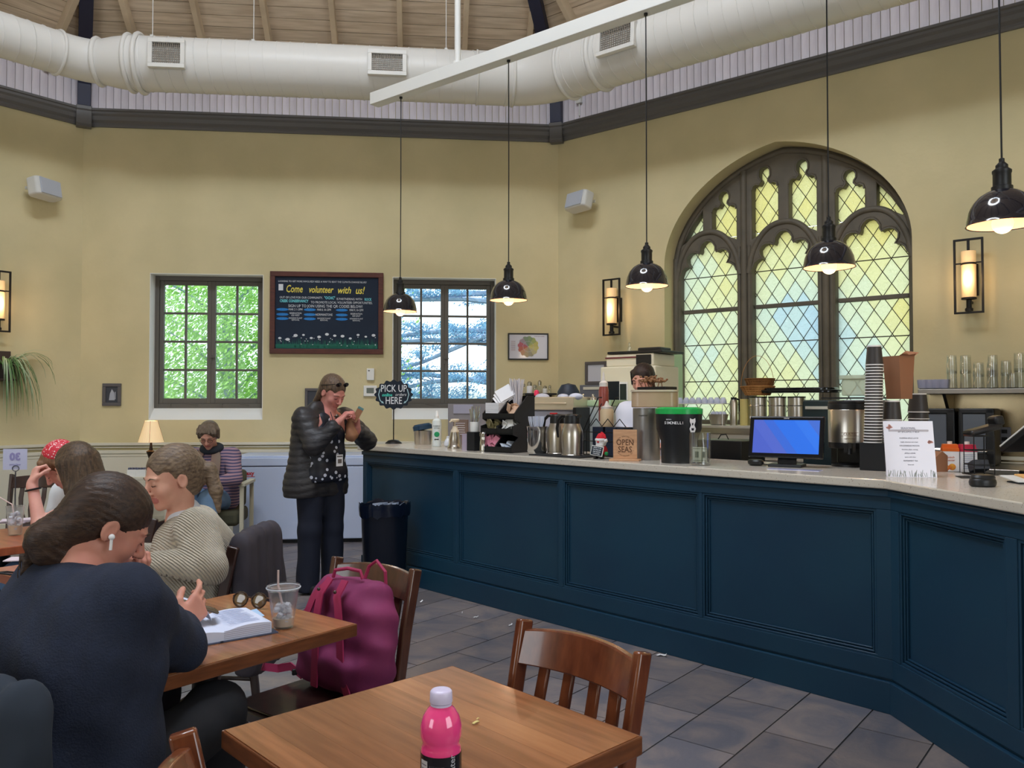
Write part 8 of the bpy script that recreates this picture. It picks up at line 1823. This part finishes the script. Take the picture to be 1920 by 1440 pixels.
# book, phone, sunglasses, iced drink on the middle table
TZ = .7505
bc = at_z(400, 1190, TZ); u = Vector((.62, .785, 0)); 
bk = thing('open_book', 'thick open paperback lying under the hand of the person in navy', 'book', (bc.x - .01, bc.y + .01, TZ), math.radians(38))
bk.scale = (1.12, 1.1, 1.3)
m_page = mat('book_page', (216, 222, 244), .7); m_edge = mat('page_edges', (206, 204, 220), .8, wave=('Z', 90, .3, .6))
def page_block(x0, x1, h0, h1, n=10, bulge=.008):
    mb = MB(); pl = [(x0, .002)]; 
    for i in range(n + 1): v = i / n; pl.append((x0 + (x1 - x0) * v, h0 + (h1 - h0) * v + bulge * math.sin(v * PI)))
    pl.append((x1, .002)); mb.prism(pl, -.095, .095); return mb
page_block(0, .125, .020, .026, bulge=.006).build('right_pages', [m_page], bk, smooth=30)
page_block(-.12, 0, .010, .020, bulge=.010).build('left_pages', [m_page], bk, smooth=30)
mb = MB()
for i in range(5): mb.box((.126, 0, .006 + .004 * i), (.0006, .19, .0008)); mb.box((.062, -.0955, .006 + .004 * i), (.12, .0006, .0008))
mb.build('leaf_edges', mat('page_shadow', (150, 148, 170), .8), bk, smooth=0)
mb = MB(); mb.box((.066, .0, .0012), (.15, .205, .0022)); mb.box((-.066, 0, .0012), (.13, .205, .0022)); mb.build('book_cover', mat('book_cover', (60, 66, 90), .4), bk, smooth=0)
mb = MB(); mb.ribbon([(-.11, .05, .02), (-.09, .05, .05), (-.05, .05, .072), (-.015, .05, .06), (0, .05, .03)], .11, .0012, (0, 1, 0)); mb.build('lifted_page', m_page, bk, smooth=60)
mb = MB()
for i in range(15):
    l = .078 if i not in (4, 11) else .05; mb.box((.064, .078 - .0105 * i, .0302), (l, .0022, .0003), ry=0)
mb.build('printed_lines', mat('book_ink', (150, 160, 196), .8), bk, smooth=0)
q = at_z(458, 1158, TZ); mb = MB(); mb.ribbon([(-.06, 0, .002), (0, .0, .004), (.05, 0, .010)], .10, .001, (0, 1, 0)); tag(mb.build('folded_sheet', mat('blue_sheet', (176, 206, 240), .5), None, q, .55, smooth=40), 'pale blue printed sheet sticking out from under the open book', 'sheet')
hd_ = Vector((.30, .78, .46)).normalized(); hn_ = Vector((-.60, .30, -.20)).normalized(); dv_ = Vector((.75, .45, .35)).normalized(); nv_ = Vector((-.35, -.1, .9)); nv_ = (nv_ - dv_ * nv_.dot(dv_)).normalized(); xv_ = dv_.cross(nv_)
ph = thing('phone', 'phone in a tan case lying in the right hand over the open book', 'phone', Vector((-.925, 2.29, .80)) + hd_ * .10 + hn_ * .045, 0)
ph.rotation_euler = Matrix((xv_, nv_, dv_)).transposed().to_euler()
mb = MB(); mb.box((0, 0, 0), (.074, .009, .15)); mb.build('phone_case', mat('tan_case', (96, 82, 66), .3), ph, smooth=0, bevel=.004)
mb = MB(); mb.box((0, .0052, 0), (.067, .001, .142)); mb.build('phone_screen', mat('tan_glass', (140, 124, 98), .1), ph, smooth=0)
sg = at_z(468, 1140, TZ); s_o = thing('sunglasses', 'tortoiseshell sunglasses resting lenses up beside the iced drink', 'sunglasses', (sg.x, sg.y, TZ), -.25); m_tor = mat('tortoiseshell', (54, 38, 30), .12, coat=1)
for s_ in (-1, 1):
    mb = MB(); mb.T = Matrix.Translation((s_ * .034, 0, .026)) @ Matrix.Rotation(-.25, 4, 'X'); mb.tube([(.026 * math.cos(2 * PI * i / 28) * (1 + .1 * math.sin(2 * PI * i / 28)), 0, .023 * math.sin(2 * PI * i / 28)) for i in range(28)], .003, 8, closed=True); mb.build('lens_rim', m_tor, s_o)
    mb = MB(); mb.T = Matrix.Translation((s_ * .034, 0, .026)) @ Matrix.Rotation(-.25, 4, 'X'); mb.ball((0, .001, 0), .025, 20, 10, (1, .12, .9)); mb.build('lens', mat('brown_lens', (110, 88, 60), .05, coat=1), s_o, smooth=60)
    mb = MB(); mb.tube([(s_ * .060, .0, .038), (s_ * .066, .05, .016), (s_ * .05, .12, .005)], .0028, 8, flat=.5); mb.build('temple', m_tor, s_o)
mb = MB(); mb.tube([(-.01, 0, .032), (0, -.002, .036), (.01, 0, .032)], .0028, 8); mb.build('bridge', m_tor, s_o)
def iced_cup(q, rb, rt, h, lab, lid=True, fill=(206, 190, 170), lvl=.6, tilt=.06, group='clear cups of iced drink'):
    t = thing('iced_drink', lab, 'cup', q, 0, group)
    mb = MB(); mb.lathe([(0, .001), (rb, .001), (rb + .001, .004), (rt, h), (rt + .0025, h + .002), (rt - .001, h), (rb - .001, .005), (0, .004)], 40); mb.build('cup_body', mat('clear_cup', (236, 238, 244), .12, trans=.9, alpha=.42, ior=1.1), t)
    mb = MB(); rr_ = rb + (rt - rb) * lvl * .35; mb.lathe([(0, .006), (rb - .003, .006), (rr_ - .003, h * lvl * .42), (0, h * lvl * .42)], 32); mb.build('drink', mat('milky_drink_%d' % fill[0], fill, .3, alpha=.8), t)
    mb = MB(); rg2 = random.Random(3)
    for i in range(26): a = rg2.uniform(0, 6.28); r_ = rg2.uniform(0, rb * .72); z = rg2.uniform(h * .2, h * lvl); mb.box((r_ * math.cos(a), r_ * math.sin(a), z), (.016, .014, .012), rz=a, rx=a * 2)
    stuff(mb.build('ice', mat('ice', (226, 228, 236), .12, alpha=.6), t, smooth=0, bevel=.002))
    if lid:
        mb = MB(); mb.lathe([(rt + .003, h - .002), (rt + .005, h + .002), (rt + .003, h + .010), (rt - .004, h + .012), (rt - .006, h + .004), (.012, h + .006), (0, h + .006)], 40); mb.build('lid', mat('clear_cup', ()), t)
        mb = MB(); mb.tube([((rt + .004) * math.cos(2 * PI * i / 36), (rt + .004) * math.sin(2 * PI * i / 36), h + .004) for i in range(36)], .0018, 6, closed=True); mb.build('lid_rim', mat('lid_edge', (220, 226, 236), .15, alpha=.8), t)
    mb = MB(); mb.tube([(.01, 0, .01), (-.016, 0, h + .01), (-.016 - tilt * .5, 0, h + .055)], .0032, 8); mb.build('straw', mat('pink_straw', (214, 190, 186), .4), t)
    return t
q = at_z(531, 1176, TZ); iced_cup((q.x, q.y, TZ), .029, .0455, .115, 'clear cup of iced milky drink with a pinkish straw on the middle table', tilt=.0)
# phone/table tent etc. on the rows behind
q = at_z(28, 1003, .7505); iced_cup((q.x, q.y, .7505), .030, .042, .145, 'clear lidless cup with two straws on the left table before the number sign', lid=False, fill=(222, 196, 160), lvl=.8, tilt=.16)
q = at_z(28, 962, .7505); t = thing('number_stand', 'metal table stand holding a white card with a reversed 30', 'sign', (q.x, q.y, .7505), .15); s = q.y / F_PX
zc = EYE + (757 - 878) * s - .7505; mb = MB(); mb.lathe([(.045, 0), (.045, .005), (.01, .01), (0, .01)], 24); mb.build('stand_base', m_steel, t); mb = MB(); mb.tube([(0, 0, .005), (0, 0, zc - .02)], .004, 8); mb.build('stand_post', mat('grey_rod', (92, 92, 100), .4, .6), t)
mb = MB(); mb.tube([(.019 * math.cos(2 * PI * i / 20), 0, zc + .0 + .017 * math.sin(2 * PI * i / 20)) for i in range(20)], .0025, 6, closed=True); mb.build('clip_ring', mat('grey_rod', ()), t)
z2 = EYE + (757 - 861) * s - .7505; Wc, Hc = 42 * s, 39 * s; mb = MB(); mb.box((-.005, .004, z2), (Wc, .002, Hc)); mb.build('number_card', mat('number_card', (196, 198, 226), .6), t, smooth=0)
mb = MB(); mb.text('30', .062, (-.005, .0022, z2 + .014), mirror=True, bold=.003); mb.text('welcome', .018, (-.005, .0022, z2 - .032), mirror=True); mb.build('card_lettering', mat('faded_purple', (146, 140, 190), .6), t, smooth=0)
q = at_z(42, 1049, .7505); mb = MB(); mb.box((0, 0, .003), (.12, .09, .004)); simple('napkin', 'white folded napkin on the reddish table left of the person in navy', 'napkin', mb, mat('pink_napkin', (222, 206, 216), .8), (q.x, q.y, .7505), .2, smooth=0)
q = at_z(8, 1083, .7505); mb = MB(); mb.tube([(-.12, 0, .006), (0, .05, .012), (.09, .04, .006), (.16, .06, .004)], .004, 6); mb.tube([(-.12, -.05, .006), (0, -.01, .02), (.1, 0, .006)], .004, 6); simple('cable', 'dark cable coiled over the corner of the reddish table at the left edge', 'cable', mb, m_black, (q.x - .02, q.y, .7505))
q = at_z(6, 985, .7505); mb = MB(); 
for i in range(3): mb.box((.01 * i, 0, .005 + .006 * i), (.16, .11, .004), rz=.2 * i)
tag(stuff(mb.build('crumpled_napkins', mat('pink_napkin', ()), None, (q.x, q.y + .1, .7505), .1, smooth=0)), 'pinkish napkins heaped at the left edge of the left table', 'napkins')
# pink backpack on the chair
bpx = at_z(640, 1296, .462); bo = Vector((-.545, 2.76, .463)); f2 = VC.copy(); sd2 = Vector((VC.y, -VC.x, 0))      # leans on the chair back
t = thing('backpack', 'magenta backpack with loose straps slumped on the dark chair seat', 'backpack', bo, 0)
m_bag = mat('magenta_canvas', (134, 46, 92), .75, c2=(116, 38, 84), nscale=5, bump=.08, bscale=400); m_strap = mat('magenta_strap', (160, 40, 84), .6)
cS = Solid(); W3 = lambda a, b, z: bo_ + np.array([f2.x, f2.y, 0]) * a + np.array([sd2.x, sd2.y, 0]) * b + V(0, 0, z)
bo_ = np.array((bo.x, bo.y, bo.z))
for z, w_, r, a in ((.065, .125, .064, .03), (.13, .13, .070, .02), (.20, .125, .070, .008), (.27, .11, .064, -.004), (.315, .09, .050, -.015)): cS.cap(W3(a, -w_, z), W3(a, w_, z), r, r, .06)
cS.cap(W3(.07, -.07, .10), W3(.07, .07, .10), .045, .045, .03)
solid_obj('bag_body', cS, .006, m_bag, t, tuple(bo_), disp=folds(.003, (40, 25, 20, 0), (-22, 50, 35, 1), (15, 10, 70, 2)), cut=lambda X, Y, Z: (bo_[2] + .003 - Z) + 0 * X + 0 * Y)
def loc2(a, b, z): p = W3(a, -b, z) - bo_; return Vector(p)
for pts, w_ in (([(.05, -.04, .375), (.085, -.05, .33), (.105, -.05, .24), (.115, -.04, .12), (.11, -.05, .03)], .03), ([(.05, .03, .375), (.085, .03, .33), (.10, .06, .22), (.11, .075, .10), (.10, .10, .02)], .03),
                ([(.05, -.04, .37), (.08, -.09, .31), (.10, -.12, .22)], .028)):
    mb = MB(); mb.ribbon([loc2(*p) for p in pts], w_, .005, tuple(sd2)); mb.build('shoulder_strap', m_strap, t, smooth=60)
mb = MB(); mb.tube([loc2(.02, -.06, .37), loc2(.02, -.05, .395), loc2(.01, .0, .405), loc2(.0, .05, .40), loc2(0, .06, .375)], .006, 8); mb.build('carry_handle', m_strap, t)
mb = MB(); mb.tube([loc2(-.03, .04, .37), loc2(-.04, .05, .41), loc2(-.04, .085, .432), loc2(-.04, .125, .40), loc2(-.04, .13, .33)], .006, 8); mb.build('carry_handle', m_strap, t)
mb = MB(); mb.ribbon([loc2(.06, -.17, .03), loc2(.05, -.24, .045), loc2(.04, -.32, .02), loc2(.08, -.355, .03), loc2(.12, -.28, .10), loc2(.14, -.20, .19)], .028, .004, (0, 0, 1)); mb.build('loose_strap', m_strap, t, smooth=60)
mb = MB(); mb.box(loc2(.055, -.20, .035), (.035, .012, .02), rz=.5); mb.build('strap_buckle', m_black, t, bevel=.003)
for a, b, z in ((.088, -.048, .345), (.088, .03, .345)): mb = MB(); mb.ball(loc2(a + .006, b, z), .006, 10, 6); mb.build('snap_button', m_chairdark, t)
# jackets over chair backs
def jacket(cx, cy, face, w_, ztop, zbot, m, lab, lean=.03, res=.010):
    f = nrm((face[0], face[1], 0)); sd = V(f[1], -f[0], 0); c = V(cx, cy, 0); S = Solid(); n = 16
    for i in range(n): z = ztop - .03 - (ztop - zbot - .03) * i / (n - 1); k = i / (n - 1); S.cap(c + V(0, 0, z) - sd * (w_ / 2) * (1 + .12 * k) - f * .035 * k, c + V(0, 0, z) + sd * (w_ / 2) * (1 + .12 * k) - f * .035 * k, .036 + .014 * k, .036 + .014 * k, .03)
    for s_ in (-1, 1): S.cap(c + sd * s_ * (w_ / 2 + .01) + V(0, 0, ztop - .06), c + sd * s_ * (w_ / 2 + .05) - f * .03 + V(0, 0, ztop - .42), .045, .036, .03)
    o = solid_obj('jacket', S, res, m, None, (cx, cy, 0), disp=folds(.0035, (45 * sd[0], 45 * sd[1], 4, 0), (80 * sd[0], 80 * sd[1], -14, 1)), cut=lambda X, Y, Z: (zbot - Z) + 0 * X + 0 * Y); o.location = (cx, cy, 0); return tag(o, lab, 'jacket')
fA = (.5, .86); cA_ = Vector((-1.06, 1.60, 0)) + Vector((.5, .86, 0)) * .24
chair(cA_, rot_of(fA), 'chair under the dark jacket behind the person in navy', m=m_chairdark)
jacket(-1.055, 1.595, fA, .36, .905, .33, mat('charcoal_fleece', (40, 48, 60), .9), 'dark grey jacket hanging over the chair back in the lower left corner')
fB = (-.97, .1); chair((-1.32, 3.43, 0), rot_of(fB), 'chair with a brown jacket under the person in beige', m=m_chairdark)
jacket(-1.06, 3.41, fB, .26, .91, .35, mat('taupe_jacket', (64, 58, 66), .75, c2=(54, 50, 60), nscale=5), 'brown grey jacket hanging over the chair back behind the person in beige')
chair((-1.98, 4.22, 0), rot_of((-.95, .1)), 'chair under the person with long loose brown hair', m=m_chairdark)
chair((-2.42, 4.84, 0), rot_of((.1, -1)), 'chair under the person in the red headscarf', m=m_chairdark)
# little floor-standing bits between the tables
q = at_z(430, 1316, 0)
